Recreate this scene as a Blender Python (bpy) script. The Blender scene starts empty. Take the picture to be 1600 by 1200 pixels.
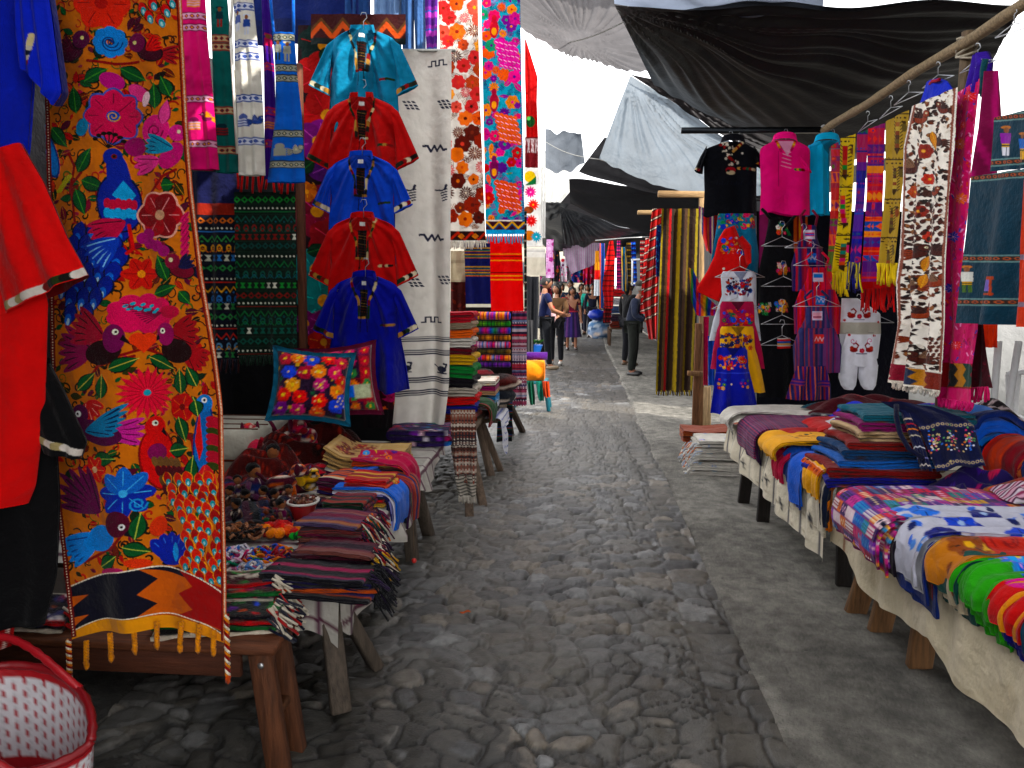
import bpy, bmesh, math, random
import numpy as np
from math import sin, cos, pi, radians, atan
RS = np.random.RandomState(7); random.seed(7)
SC = bpy.context.scene; COL = SC.collection
# ---------------------------------------------------------------- camera model (used for measuring the photograph)
FPX = 1200.0
PIT = atan(155/FPX); YAW = atan(105/FPX*cos(PIT)); CAM = np.array([0, 0, 1.6])
FW = np.array([-sin(YAW)*cos(PIT), cos(YAW)*cos(PIT), -sin(PIT)])
RT = np.array([cos(YAW), sin(YAW), 0.0])
UP = np.array([-sin(YAW)*sin(PIT), cos(YAW)*sin(PIT), cos(PIT)])
def on(x, y, pl):
    x = np.asarray(x, float); y = np.asarray(y, float)
    r = FW + ((x-800)/FPX)[..., None]*RT + ((600-y)/FPX)[..., None]*UP
    p0, n = pl
    t = ((p0-CAM)@n)/(r@n)
    return CAM + r*t[..., None]
def PlY(d): return np.array([0, d, 0.]), np.array([0, -1., 0])
def PlX(x): return np.array([x, 0, 0.]), np.array([-1. if x > 0 else 1., 0, 0])
def PlZ(z): return np.array([0, 0, z*1.0]), np.array([0, 0, 1.])
def PlV(xa, ya, xb, yb):
    n = np.array([yb-ya, -(xb-xa), 0.]); n /= np.linalg.norm(n)
    p = np.array([xa, ya, 0.])
    if (CAM-p)@n < 0: n = -n
    return p, n
def PY(x, y, d): return on(x, y, PlY(d))
def PZ(x, y, z): return on(x, y, PlZ(z))
def PX(x, y, X): return on(x, y, PlX(X))
def hx(h):
    if not isinstance(h, str): return np.array(h, float)
    h = h.lstrip('#')
    if len(h) == 3: h = ''.join(c*2 for c in h)
    c = np.array([int(h[i:i+2], 16)/255 for i in (0, 2, 4)])
    return np.where(c <= .04045, c/12.92, ((c+.055)/1.055)**2.4)
# ---------------------------------------------------------------- materials (all read the colour attribute of the mesh)
MATS = {}
def make_mat(name, rough=.85, spec=.3, transl=0., bump=(), tint=.12, tintscale=9., metal=0., sheen=0., streak=None, coat=0., weave=0):
    m = bpy.data.materials.new(name); m.use_nodes = True
    nt = m.node_tree; N = nt.nodes; L = nt.links; N.clear()
    out = N.new('ShaderNodeOutputMaterial'); b = N.new('ShaderNodeBsdfPrincipled')
    at = N.new('ShaderNodeAttribute'); at.attribute_name = 'Col'
    tc = N.new('ShaderNodeTexCoord')
    mp = N.new('ShaderNodeMapping'); L.new(tc.outputs['Object'], mp.inputs['Vector'])
    if streak: mp.inputs['Scale'].default_value = streak
    nz = N.new('ShaderNodeTexNoise'); nz.inputs['Scale'].default_value = tintscale; nz.inputs['Detail'].default_value = 5
    L.new(mp.outputs[0], nz.inputs['Vector'])
    mr = N.new('ShaderNodeMapRange'); mr.inputs[1].default_value = .3; mr.inputs[2].default_value = .7
    mr.inputs[3].default_value = 1-tint; mr.inputs[4].default_value = 1+tint
    L.new(nz.outputs['Fac'], mr.inputs[0])
    mx = N.new('ShaderNodeVectorMath'); mx.operation = 'SCALE'
    L.new(at.outputs['Color'], mx.inputs[0]); L.new(mr.outputs[0], mx.inputs['Scale'])
    col = mx.outputs[0]
    L.new(col, b.inputs['Base Color'])
    b.inputs['Roughness'].default_value = rough; b.inputs['Specular IOR Level'].default_value = spec
    b.inputs['Metallic'].default_value = metal
    if sheen: b.inputs['Sheen Weight'].default_value = sheen; b.inputs['Sheen Roughness'].default_value = .5
    if coat: b.inputs['Coat Weight'].default_value = coat
    prev = None
    for sc, dist in bump:
        n2 = N.new('ShaderNodeTexNoise'); n2.inputs['Scale'].default_value = sc; n2.inputs['Detail'].default_value = 3
        L.new((mp if streak else tc).outputs[0 if streak else 'Object'], n2.inputs['Vector'])
        bp = N.new('ShaderNodeBump'); bp.inputs['Distance'].default_value = dist; bp.inputs['Strength'].default_value = 1
        L.new(n2.outputs['Fac'], bp.inputs['Height'])
        if prev: L.new(prev.outputs[0], bp.inputs['Normal'])
        prev = bp
    if weave:
        for k, dr in enumerate(('X', 'Z')):
            w = N.new('ShaderNodeTexWave'); w.bands_direction = dr; w.inputs['Scale'].default_value = weave; w.inputs['Distortion'].default_value = 1.5
            L.new(tc.outputs['Object'], w.inputs['Vector'])
            bp = N.new('ShaderNodeBump'); bp.inputs['Distance'].default_value = .0004; bp.inputs['Strength'].default_value = .6
            L.new(w.outputs['Fac'], bp.inputs['Height'])
            if prev: L.new(prev.outputs[0], bp.inputs['Normal'])
            prev = bp
    if prev: L.new(prev.outputs[0], b.inputs['Normal'])
    sh = b.outputs[0]
    if transl:
        t = N.new('ShaderNodeBsdfTranslucent'); L.new(col, t.inputs['Color'])
        ms = N.new('ShaderNodeMixShader'); ms.inputs[0].default_value = transl
        L.new(sh, ms.inputs[1]); L.new(t.outputs[0], ms.inputs[2]); sh = ms.outputs[0]
    L.new(sh, out.inputs['Surface'])
    MATS[name] = m
    return m
make_mat('cloth', .9, .15, 0, ((5, .035), (17, .009), (60, .004)), .10, 14, sheen=.08, weave=110)
make_mat('thin', .9, .15, .32, ((4, .06), (13, .016), (45, .003)), .08, 10, sheen=.05)
make_mat('pile', .95, .1, 0, ((18, .02), (130, .006)), .22, 40, sheen=.1)
make_mat('wood', .75, .3, 0, ((14, .004), (60, .002)), .38, 7, streak=(9, 9, 1.1))
make_mat('woodx', .75, .3, 0, ((14, .004), (60, .002)), .35, 7, streak=(1.1, 9, 9))
make_mat('tarp', .5, .4, .12, ((2, .05), (60, .003)), .2, 4)
make_mat('sheer', .5, .4, .6, ((3, .03), (40, .004)), .15, 5)
make_mat('plastic', .4, .5, 0, ((40, .001),), .08, 20)
make_mat('metal', .35, .5, 0, ((40, .0006),), .15, 30, metal=.9)
make_mat('stone', .56, .5, 0, ((30, .003), (120, .0016), (9, .008)), .3, 24)
make_mat('concrete', .85, .3, 0, ((6, .03), (30, .016), (150, .006)), .42, 11)
make_mat('plaster', .9, .2, 0, ((8, .01), (60, .003)), .12, 2)
make_mat('skin', .55, .4, 0, ((60, .001),), .06, 14)
make_mat('hair', .5, .4, 0, ((120, .004),), .3, 60)
make_mat('leafy', .6, .3, .3, (), .2, 6)
# ---------------------------------------------------------------- object helpers
ORG = {}
def link(o, name, parent, base):
    COL.objects.link(o)
    if parent is not None:
        o.parent = parent; ORG[o.name] = ORG[parent.name]
    else:
        o.location = base; ORG[o.name] = np.array(base, float)
    return o
def tag(o, label, cat, group=None, kind=None):
    if kind: o['kind'] = kind
    if label: o['label'] = label
    if cat: o['category'] = cat
    if group: o['group'] = group
    return o
def thing(name, label, cat, loc, group=None):
    o = bpy.data.objects.new(name, None); o.empty_display_size = .05
    loc = np.array(loc, float); COL.objects.link(o); o.location = loc; ORG[o.name] = loc
    return tag(o, label, cat, group)
def mesh(name, V, Fq, mat='cloth', parent=None, col=(.5, .5, .5), smooth=True, tris=None):
    V = np.asarray(V, float).reshape(-1, 3)
    if parent is not None: base = ORG[parent.name]
    else:
        base = np.array([(V[:, 0].min()+V[:, 0].max())/2, (V[:, 1].min()+V[:, 1].max())/2, V[:, 2].min()])
    me = bpy.data.meshes.new(name)
    L = V-base
    if isinstance(Fq, np.ndarray) and Fq.ndim == 2:
        k = Fq.shape[1]; nf = len(Fq)
        me.vertices.add(len(L)); me.vertices.foreach_set('co', L.astype(np.float32).ravel())
        me.loops.add(nf*k); me.loops.foreach_set('vertex_index', Fq.astype(np.int32).ravel())
        me.polygons.add(nf)
        me.polygons.foreach_set('loop_start', (np.arange(nf)*k).astype(np.int32))
        me.polygons.foreach_set('loop_total', np.full(nf, k, np.int32))
        me.update(calc_edges=True)
    else:
        me.from_pydata([tuple(p) for p in L], [], [tuple(int(i) for i in f) for f in Fq])
    if smooth: me.polygons.foreach_set('use_smooth', [True]*len(me.polygons))
    ca = me.color_attributes.new('Col', 'FLOAT_COLOR', 'POINT')
    c = np.ones((len(L), 4), np.float32); c[:, :3] = np.asarray(col, float) if np.ndim(col) > 1 else hx(col)
    if mat in ('cloth', 'thin', 'pile'):                        # cloth: extra contrast and saturation put into the colours
        lu = c[:, :3]@np.array([.3, .55, .15], np.float32); c[:, :3] = np.clip(lu[:, None]+(c[:, :3]-lu[:, None])*1.14, 0, 1)**1.12
    ca.data.foreach_set('color', c.ravel())
    me.materials.append(MATS[mat]); me.update()
    return link(bpy.data.objects.new(name, me), name, parent, base)
def gridF(ny, nx, off=0, flip=False, wrap=False):
    j, i = np.mgrid[0:ny-1, 0:(nx if wrap else nx-1)]
    a = j*nx+i; b = j*nx+(i+1) % nx
    q = np.stack([a, b, b+nx, a+nx], -1).reshape(-1, 4)
    if flip: q = q[:, ::-1]
    return q+off
class MB:
    """collects quads/tris with vertex colours, built as ONE mesh"""
    def __init__(s): s.V = []; s.F = []; s.C = []; s.n = 0
    def add(s, V, Fs, col):
        V = np.asarray(V, float).reshape(-1, 3); k = len(V)
        s.V.append(V); s.F += [tuple(int(i)+s.n for i in f) for f in Fs]
        c = hx(col) if np.ndim(col) < 2 else np.asarray(col)
        s.C.append(np.broadcast_to(c, (k, 3))); s.n += k
        return s
    def grid(s, G, col, wrap=False):
        G = np.asarray(G); ny, nx = G.shape[:2]
        return s.add(G.reshape(-1, 3), gridF(ny, nx, wrap=wrap), col if np.ndim(col) < 3 else np.asarray(col).reshape(-1, 3))
    def box(s, c, d, col, rz=0, bev=.004, rx=0):
        bm = bmesh.new(); bmesh.ops.create_cube(bm, size=1)
        for v in bm.verts: v.co.x *= d[0]; v.co.y *= d[1]; v.co.z *= d[2]
        if bev: bmesh.ops.bevel(bm, geom=bm.edges[:], offset=min(bev, min(d)*.3), segments=1, affect='EDGES')
        V = np.array([v.co[:] for v in bm.verts]); bm.verts.index_update(); Fs = [[v.index for v in f.verts] for f in bm.faces]; bm.free()
        if rx: V = V@np.array([[1, 0, 0], [0, cos(rx), -sin(rx)], [0, sin(rx), cos(rx)]]).T
        if rz: V = V@np.array([[cos(rz), -sin(rz), 0], [sin(rz), cos(rz), 0], [0, 0, 1]]).T
        return s.add(V+np.array(c), Fs, col)
    def beam(s, p, q, w, h, col, bev=.004, upv=(0, 0, 1)):
        p = np.array(p, float); q = np.array(q, float); d = q-p; L = np.linalg.norm(d); d /= L
        u = np.array(upv, float)
        if abs(u@d) > .95: u = np.array([0, 1., 0])
        r = np.cross(d, u); r /= np.linalg.norm(r); u = np.cross(r, d)
        n0 = s.n; s.box((0, 0, 0), (w, L, h), col, bev=bev)
        M = np.stack([r, d, u], 1); s.V[-1] = s.V[-1]@M.T+(p+q)/2
        return s
    def tube(s, pts, r, col, n=8, cap=True):
        P = np.asarray(pts, float); m = len(P)
        R = np.full(m, r) if np.ndim(r) == 0 else np.asarray(r, float)
        T = np.gradient(P, axis=0); T /= np.linalg.norm(T, axis=1)[:, None]+1e-9
        u = np.array([0, 0, 1.]) if abs(T[0][2]) < .9 else np.array([1., 0, 0])
        G = np.zeros((m, n, 3)); a = np.arange(n)*2*pi/n
        for i in range(m):
            r1 = np.cross(T[i], u); r1 /= np.linalg.norm(r1)+1e-9; u = np.cross(r1, T[i])
            G[i] = P[i]+R[i]*(np.cos(a)[:, None]*r1+np.sin(a)[:, None]*u)
        c = col
        Fs = [tuple(f) for f in gridF(m, n, wrap=True)]
        if cap: Fs += [tuple(range(n-1, -1, -1)), tuple(range((m-1)*n, m*n))]
        if np.ndim(col) == 2: c = np.repeat(np.asarray(col), n, 0)
        return s.add(G.reshape(-1, 3), Fs, c)
    def ell(s, c, r, col, n=14, m=9, rot=None, colf=None, noise=0):
        th = np.linspace(0, pi, m); ph = np.arange(n)*2*pi/n
        G = np.stack([np.sin(th)[:, None]*np.cos(ph), np.sin(th)[:, None]*np.sin(ph), np.repeat(np.cos(th)[:, None], n, 1)], -1)
        if colf is not None: cc = colf(G.reshape(-1, 3))
        else: cc = col
        if noise: G = G*(1+noise*RS.randn(m, n, 1))
        V = G.reshape(-1, 3)*np.array(r)
        if rot is not None: V = V@rot.T
        return s.add(V+np.array(c), gridF(m, n, wrap=True)[:, ::-1], cc)
    def build(s, name, mat='cloth', parent=None, smooth=True):
        return mesh(name, np.concatenate(s.V), s.F, mat, parent, np.concatenate(s.C), smooth)
def rotz(a): return np.array([[cos(a), -sin(a), 0], [sin(a), cos(a), 0], [0, 0, 1]])
def rotx(a): return np.array([[1, 0, 0], [0, cos(a), -sin(a)], [0, sin(a), cos(a)]])
def roty(a): return np.array([[cos(a), 0, sin(a)], [0, 1, 0], [-sin(a), 0, cos(a)]])
# ---------------------------------------------------------------- canvas: patterns woven / embroidered into a cloth
class Cv:
    def __init__(s, x0, y0, x1, y1, bg, s_=2.):
        s.x0, s.y0, s.x1, s.y1, s.s = x0, y0, x1, y1, s_
        s.nx = max(2, int((x1-x0)*s_)+1); s.ny = max(2, int((y1-y0)*s_)+1)
        s.a = np.zeros((s.ny, s.nx, 3)); s.a[:] = hx(bg); s.h = np.zeros((s.ny, s.nx))
    def win(s, xa, ya, xb, yb):
        i0 = max(0, int((xa-s.x0)*s.s)); i1 = min(s.nx, int((xb-s.x0)*s.s)+2)
        j0 = max(0, int((ya-s.y0)*s.s)); j1 = min(s.ny, int((yb-s.y0)*s.s)+2)
        if i1 <= i0 or j1 <= j0: return None
        X, Y = np.meshgrid(s.x0+np.arange(i0, i1)/s.s, s.y0+np.arange(j0, j1)/s.s)
        return (slice(j0, j1), slice(i0, i1)), X, Y
    def put(s, sl, M, col, h=1.):
        s.a[sl][M] = hx(col)
        if h is not None: s.h[sl][M] = h
    def poly(s, pts, col, h=1.):
        P = np.asarray(pts, float); w = s.win(P[:, 0].min(), P[:, 1].min(), P[:, 0].max(), P[:, 1].max())
        if w is None: return s
        sl, X, Y = w; M = np.zeros(X.shape, bool); n = len(P)
        for i in range(n):
            x1, y1 = P[i]; x2, y2 = P[(i+1) % n]
            if y1 == y2: continue
            c = ((y1 > Y) != (y2 > Y)) & (X < (x2-x1)*(Y-y1)/(y2-y1)+x1); M ^= c
        s.put(sl, M, col, h); return s
    def rect(s, xa, ya, xb, yb, col, h=.0):
        w = s.win(xa, ya, xb, yb)
        if w is None: return s
        sl, X, Y = w; s.put(sl, (X >= xa) & (X < xb) & (Y >= ya) & (Y < yb), col, h); return s
    def ell(s, x, y, rx, ry, col, ang=0, h=1., pw=2):
        R = max(rx, ry); w = s.win(x-R, y-R, x+R, y+R)
        if w is None: return s
        sl, X, Y = w; c, d = cos(ang), sin(ang); U = (X-x)*c+(Y-y)*d; Vv = -(X-x)*d+(Y-y)*c
        s.put(sl, np.abs(U/max(rx, 1e-6))**pw+np.abs(Vv/max(ry, 1e-6))**pw <= 1, col, h); return s
    def line(s, pts, wd, col, h=.6):
        P = np.asarray(pts, float)
        for (x1, y1), (x2, y2) in zip(P[:-1], P[1:]):
            w = s.win(min(x1, x2)-wd, min(y1, y2)-wd, max(x1, x2)+wd, max(y1, y2)+wd)
            if w is None: continue
            sl, X, Y = w; dx, dy = x2-x1, y2-y1; L = dx*dx+dy*dy+1e-9
            t = np.clip(((X-x1)*dx+(Y-y1)*dy)/L, 0, 1)
            s.put(sl, np.hypot(X-x1-t*dx, Y-y1-t*dy) <= wd/2, col, h)
        return s
    def petal(s, x, y, ang, L, W, col, line=None):
        c, d = cos(ang), sin(ang)
        s.ell(x+c*L*.52, y+d*L*.52, L*.5, W*.5, col, ang, pw=1.7)
        if line is not None: s.line([(x+c*L*.1, y+d*L*.1), (x+c*L*.85, y+d*L*.85)], max(1./s.s, L*.035), line)
        return s
    def flower(s, x, y, r, n, col, cen, line=None, edge=None, w=1.0, a0=0.):
        W = 2*r*sin(pi/n)*w
        if edge is not None:
            for k in range(n): s.petal(x, y, a0+k*2*pi/n, r*1.08, W*1.15, edge)
        for k in range(n): s.petal(x, y, a0+k*2*pi/n, r, W, col[k % len(col)] if isinstance(col, (list, tuple)) else col, line)
        s.ell(x, y, r*.22, r*.22, cen); return s
    def burst(s, x, y, r, n, col, cen, col2=None):
        for k in range(n):
            a = k*2*pi/n; s.poly([(x+cos(a-.5*pi/n)*r*.2, y+sin(a-.5*pi/n)*r*.2), (x+cos(a-.8*pi/n)*r*.72, y+sin(a-.8*pi/n)*r*.72), (x+cos(a)*r, y+sin(a)*r), (x+cos(a+.8*pi/n)*r*.72, y+sin(a+.8*pi/n)*r*.72), (x+cos(a+.5*pi/n)*r*.2, y+sin(a+.5*pi/n)*r*.2)], col)
        s.ell(x, y, r*.6, r*.6, col)
        if col2 is not None:
            for k in range(n): a = (k+.5)*2*pi/n; s.line([(x+cos(a)*r*.2, y+sin(a)*r*.2), (x+cos(a)*r*.75, y+sin(a)*r*.75)], r*.03, col2)
        s.ell(x, y, r*.12, r*.12, cen); return s
    def leaf(s, xa, ya, xb, yb, w, col='#125a2c', vein='#7fb23c', edge='#0b1c12'):
        a = math.atan2(yb-ya, xb-xa); L = math.hypot(xb-xa, yb-ya)
        t = np.linspace(0, 1, 12); sh = np.sin(pi*t**.8)*w/2
        def pl(k):
            up = [(xa+cos(a)*L*q-sin(a)*z*k, ya+sin(a)*L*q+cos(a)*z*k) for q, z in zip(t, sh)]
            dn = [(xa+cos(a)*L*q+sin(a)*z*k, ya+sin(a)*L*q-cos(a)*z*k) for q, z in zip(t, sh)]
            return up+dn[::-1]
        if edge is not None: s.poly(pl(1.25), edge)
        s.poly(pl(1), col)
        if vein is not None: s.line([(xa, ya), (xb, yb)], max(1.1/s.s, w*.07), vein)
        return s
    def curl(s, x, y, r, a0, turns, wd, col, sg=1):
        t = np.linspace(0, 1, 16); R = r*(1-.8*t); A = a0+sg*turns*2*pi*t
        return s.line(np.stack([x+R*np.cos(A), y+R*np.sin(A)], 1), wd, col)
    def zig(s, y, amp, per, th, col, x0=None, x1=None, ph=0):
        x0 = s.x0 if x0 is None else x0; x1 = s.x1 if x1 is None else x1
        w = s.win(x0, y-amp-th, x1, y+amp+th)
        if w is None: return s
        sl, X, Y = w; z = y+amp*(2*np.abs(((X-x0)/per+ph) % 1-.5)*2-1)
        s.put(sl, (np.abs(Y-z) <= th/2) & (X >= x0) & (X <= x1), col, .3); return s
    def dots(s, y, per, r, col, x0=None, x1=None, ph=0.):
        x0 = s.x0 if x0 is None else x0; x1 = s.x1 if x1 is None else x1
        for x in np.arange(x0+per*(.5+ph), x1, per): s.ell(x, y, r, r, col)
        return s
    def diam(s, y, per, rx, ry, col, x0=None, x1=None, ph=0.):
        x0 = s.x0 if x0 is None else x0; x1 = s.x1 if x1 is None else x1
        for x in np.arange(x0+per*(.5+ph), x1, per): s.poly([(x-rx, y), (x, y-ry), (x+rx, y), (x, y+ry)], col)
        return s
    def vstripes(s, cols, wd=None, x0=None, x1=None, y0=-9e9, y1=9e9):
        x = s.x0 if x0 is None else x0; X1 = s.x1 if x1 is None else x1; k = 0
        while x < X1:
            c = cols[k % len(cols)]; w = c[1] if isinstance(c, tuple) else wd; cc = c[0] if isinstance(c, tuple) else c
            s.rect(x, max(y0, s.y0), min(x+w, X1), min(y1, s.y1+1), cc); x += w; k += 1
        return s
    def hstripes(s, cols, wd=None, y0=None, y1=None, x0=-9e9, x1=9e9):
        y = s.y0 if y0 is None else y0; Y1 = s.y1 if y1 is None else y1; k = 0
        while y < Y1:
            c = cols[k % len(cols)]; w = c[1] if isinstance(c, tuple) else wd; cc = c[0] if isinstance(c, tuple) else c
            s.rect(max(x0, s.x0), y, min(x1, s.x1+1), min(y+w, Y1+1), cc); y += w; k += 1
        return s
    def scatter(s, n, pal, rmin, rmax, kinds='fblc', seed=1, dark='#10131c', box=None):
        """embroidery fill: flowers, birds, leaves, curls"""
        R = random.Random(seed); bx = box or (s.x0, s.y0, s.x1, s.y1); pts = []
        for _ in range(n):
            best = None
            for _t in range(8):
                q = (R.uniform(bx[0], bx[2]), R.uniform(bx[1], bx[3]))
                d = min([math.hypot(q[0]-p[0], q[1]-p[1]) for p in pts] or [99])
                if best is None or d > best[0]: best = (d, q)
            x, y = best[1]; pts.append((x, y)); r = R.uniform(rmin, rmax); c = R.choice(pal); c2 = R.choice(pal); k = R.choice(kinds)
            if k == 'f': s.flower(x, y, r, R.choice((5, 6, 8)), c, c2, dark if R.random() < .5 else None, a0=R.random()*3)
            elif k == 's': s.burst(x, y, r, R.choice((10, 12, 14)), c, c2, dark)
            elif k == 'b': s.bird(x, y, r*1.5, R.choice((-1, 1)), (c, c2, R.choice(pal)))
            elif k == 'l':
                a = R.random()*6.28; s.leaf(x-cos(a)*r, y-sin(a)*r, x+cos(a)*r, y+sin(a)*r, r*.8, c, c2, None)
            elif k == 'c': s.curl(x, y, r, R.random()*6, 1, max(1.1/s.s, r*.2), c, R.choice((-1, 1)))
            elif k == 'd':
                for q in range(3): s.line([(x+q*r*.5, y-r), (x+q*r*.5+r*.4, y+r)], max(1./s.s, r*.25), c)
        return s
    def bird(s, x, y, r, f, cols, edge='#130f18'):
        """small embroidered bird: f=+1 looks right"""
        b, w, t = cols
        X = lambda q: x+f*q*r
        for k in range(4): s.petal(X(-.35), y+r*.1, (pi if f > 0 else 0)+f*(-.5+.28*k), r*.95, r*.26, t, edge)
        s.ell(x, y+r*.05, r*.62, r*.4, edge, f*-.25); s.ell(x, y+r*.05, r*.56, r*.35, b, f*-.25)
        s.ell(X(.45), y-r*.38, r*.33, r*.3, edge); s.ell(X(.45), y-r*.38, r*.28, r*.26, b)
        for k in range(4): s.petal(X(.15), y-r*.05, (pi if f > 0 else 0)+f*(.15+.3*k), r*.75, r*.24, w, edge)
        s.poly([(X(.68), y-r*.48), (X(1.02), y-r*.32), (X(.66), y-r*.28)], edge)
        s.ell(X(.5), y-r*.42, r*.08, r*.08, '#f3e9c8'); s.ell(X(.51), y-r*.42, r*.04, r*.04, edge)
        return s
    def sample(s, x, y):
        fx = np.clip((x-s.x0)*s.s, 0, s.nx-1.001); fy = np.clip((y-s.y0)*s.s, 0, s.ny-1.001)
        i = fx.astype(int); j = fy.astype(int); a = (fx-i)[..., None]; b = (fy-j)[..., None]
        A = s.a
        c = (A[j, i]*(1-a)+A[j, i+1]*a)*(1-b)+(A[j+1, i]*(1-a)+A[j+1, i+1]*a)*b
        return c, s.h[j, i]
# ---------------------------------------------------------------- hanging cloth measured on the photograph
def edges(rows, nv):
    R = np.array([r if len(r) == 4 else (r[1], r[0], r[2], r[0]) for r in rows], float)
    m = (R[:, :2]+R[:, 2:])/2; d = np.concatenate([[0], np.cumsum(np.hypot(*np.diff(m, axis=0).T))]); d /= d[-1]
    t = np.linspace(0, 1, nv)
    if len(R) > 2:
        E = np.stack([np.interp(t, d, R[:, k]) for k in range(4)], 1)
        k = max(1, nv//40); ker = np.ones(2*k+1)/(2*k+1)
        Ep = np.pad(E, ((k, k), (0, 0)), mode='reflect', reflect_type='odd')
        return np.stack([np.convolve(Ep[:, q], ker, 'valid') for q in range(4)], 1)
    return np.stack([np.interp(t, d, R[:, k]) for k in range(4)], 1)
def noise1(n, k, seed):
    r = np.random.RandomState(seed); t = np.linspace(0, 1, n); z = np.zeros(n)
    for q in range(1, k+1): z += r.randn()/q*np.sin(2*pi*(q*t+r.rand()))
    return z
def hang(name, rows, pl, paint, parent=None, s=.8, rip=.01, nrip=4, bulge=0, back=None, relief=0., mat='cloth', seed=None, bend=0, hem=0, diag=.3, cs=2., minn=6, rgrow=.5, crease=0):
    """cloth between a left and a right edge given in photo pixels, lying on plane pl; paint(cv) draws its pattern"""
    seed = seed if seed is not None else abs(hash((name, rows[0]))) % 9999 if False else (seed or int(sum(rows[0])+rows[-1][0]) % 9999)
    R = np.array([r if len(r) == 4 else (r[1], r[0], r[2], r[0]) for r in rows], float)
    Hh = max(abs(R[-1, 1]-R[0, 1]), abs(R[-1, 3]-R[0, 3])); Wd = np.hypot(R[:, 2]-R[:, 0], R[:, 3]-R[:, 1]).max()
    nv = max(minn, int(Hh*s)); nu = max(minn, int(Wd*s))
    E = edges(rows, nv); u = np.linspace(0, 1, nu)[None, :]; v = np.linspace(0, 1, nv)[:, None]
    x = E[:, 0:1]*(1-u)+E[:, 2:3]*u; y = E[:, 1:2]*(1-u)+E[:, 3:4]*u
    rs = np.random.RandomState(seed)
    if bend: y = y+bend*np.sin(pi*u)*(1-v)                      # top edge dips
    if hem: y = y+hem*v*noise1(nu, 3, seed+5)[None, :]
    P = on(x, y, pl); n = pl[1]
    z = np.zeros((nv, nu))
    for k in range(nrip):
        f = rs.uniform(.6, 3.2); ph = rs.rand()*6.28; z += rs.uniform(.4, 1)*np.sin(2*pi*(f*u+diag*rs.uniform(-1, 1)*v)+ph)
    z = z*rip/max(1, nrip**.5)*(1-rgrow+rgrow*2*v)
    if crease:
        A = np.arctan2(v+.08, u-.5); z = z+crease*nrip**.5/max(rip, 1e-6)*rip*(np.sin(A*15+seed)+.6*np.sin(A*26+seed*2))*np.clip(v*3, 0, 1)*np.exp(-v*1.2)
    bl = bulge*np.sqrt(np.clip(1-(2*u-1)**2, 0, 1))*np.ones((nv, 1))
    if callable(paint):
        cv = Cv(x.min()-1, y.min()-1, x.max()+1, y.max()+1, '#888', cs); paint(cv); c, h = cv.sample(x, y)
        if relief:                                              # satin-stitch threads: their shading put into the colour as stripes, relief waved too
            th = 2.2*np.sin(x/23+1)*np.cos(y/19)+.5*np.sin(x/7+y/9); c = c*(1+(h > .5)*.17*np.sin((x*np.cos(th)+y*np.sin(th))*1.9))[..., None]; h = h*(1+.5*np.sin((x*np.cos(th)+y*np.sin(th))*1.9))
    else: c = np.broadcast_to(hx(paint), (nv, nu, 3)); h = np.zeros((nv, nu))
    G = P+n*(z+bl+h*relief)[..., None]
    V = G.reshape(-1, 3); Fq = gridF(nv, nu); C = c.reshape(-1, 3)
    if back is not None:                                        # rear panel, so a garment is a closed tube
        G2 = P+n*(z*.6-bl-.012*np.sin(pi*u)*np.ones((nv, 1)))[..., None]
        V = np.concatenate([V, G2.reshape(-1, 3)]); Fq = np.concatenate([Fq, gridF(nv, nu, nv*nu, True)])
        C = np.concatenate([C, np.broadcast_to(hx(back), (nv*nu, 3))])
    return mesh(name, V, Fq, mat, parent, C)
def one(o, label, cat, group=None): return tag(o, label, cat, group)
def wire(name, pts, r, col, mat='metal', parent=None, n=6):
    m = MB(); m.tube(pts, r, col, n); return m.build(name, mat, parent)
def hanger(x, y, w, pl, label, top=None, group='wire hangers', col='#9aa0a8', tilt=0):
    """wire hanger; (x,y) = photo pixel of its neck, w = width in px; hook up to y-top"""
    top = top or w*.28
    a = tilt
    q = [(x-w/2, y+w*.22-a), (x, y), (x+w/2, y+w*.22+a), (x-w/2, y+w*.22-a)]
    hk = [(x, y), (x, y-top*.55), (x+top*.18, y-top*.75), (x+top*.12, y-top), (x-top*.08, y-top*1.02), (x-top*.16, y-top*.86)]
    P = on([p[0] for p in q], [p[1] for p in q], pl); Hk = on([p[0] for p in hk], [p[1] for p in hk], pl)
    m = MB()
    for i in range(3): m.tube(np.linspace(P[i], P[i+1], 4), .0026, col, 6)
    m.tube(Hk, .0024, col, 6)
    o = m.build('wire_hanger', 'metal'); return tag(o, label, 'hanger', group)
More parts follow.
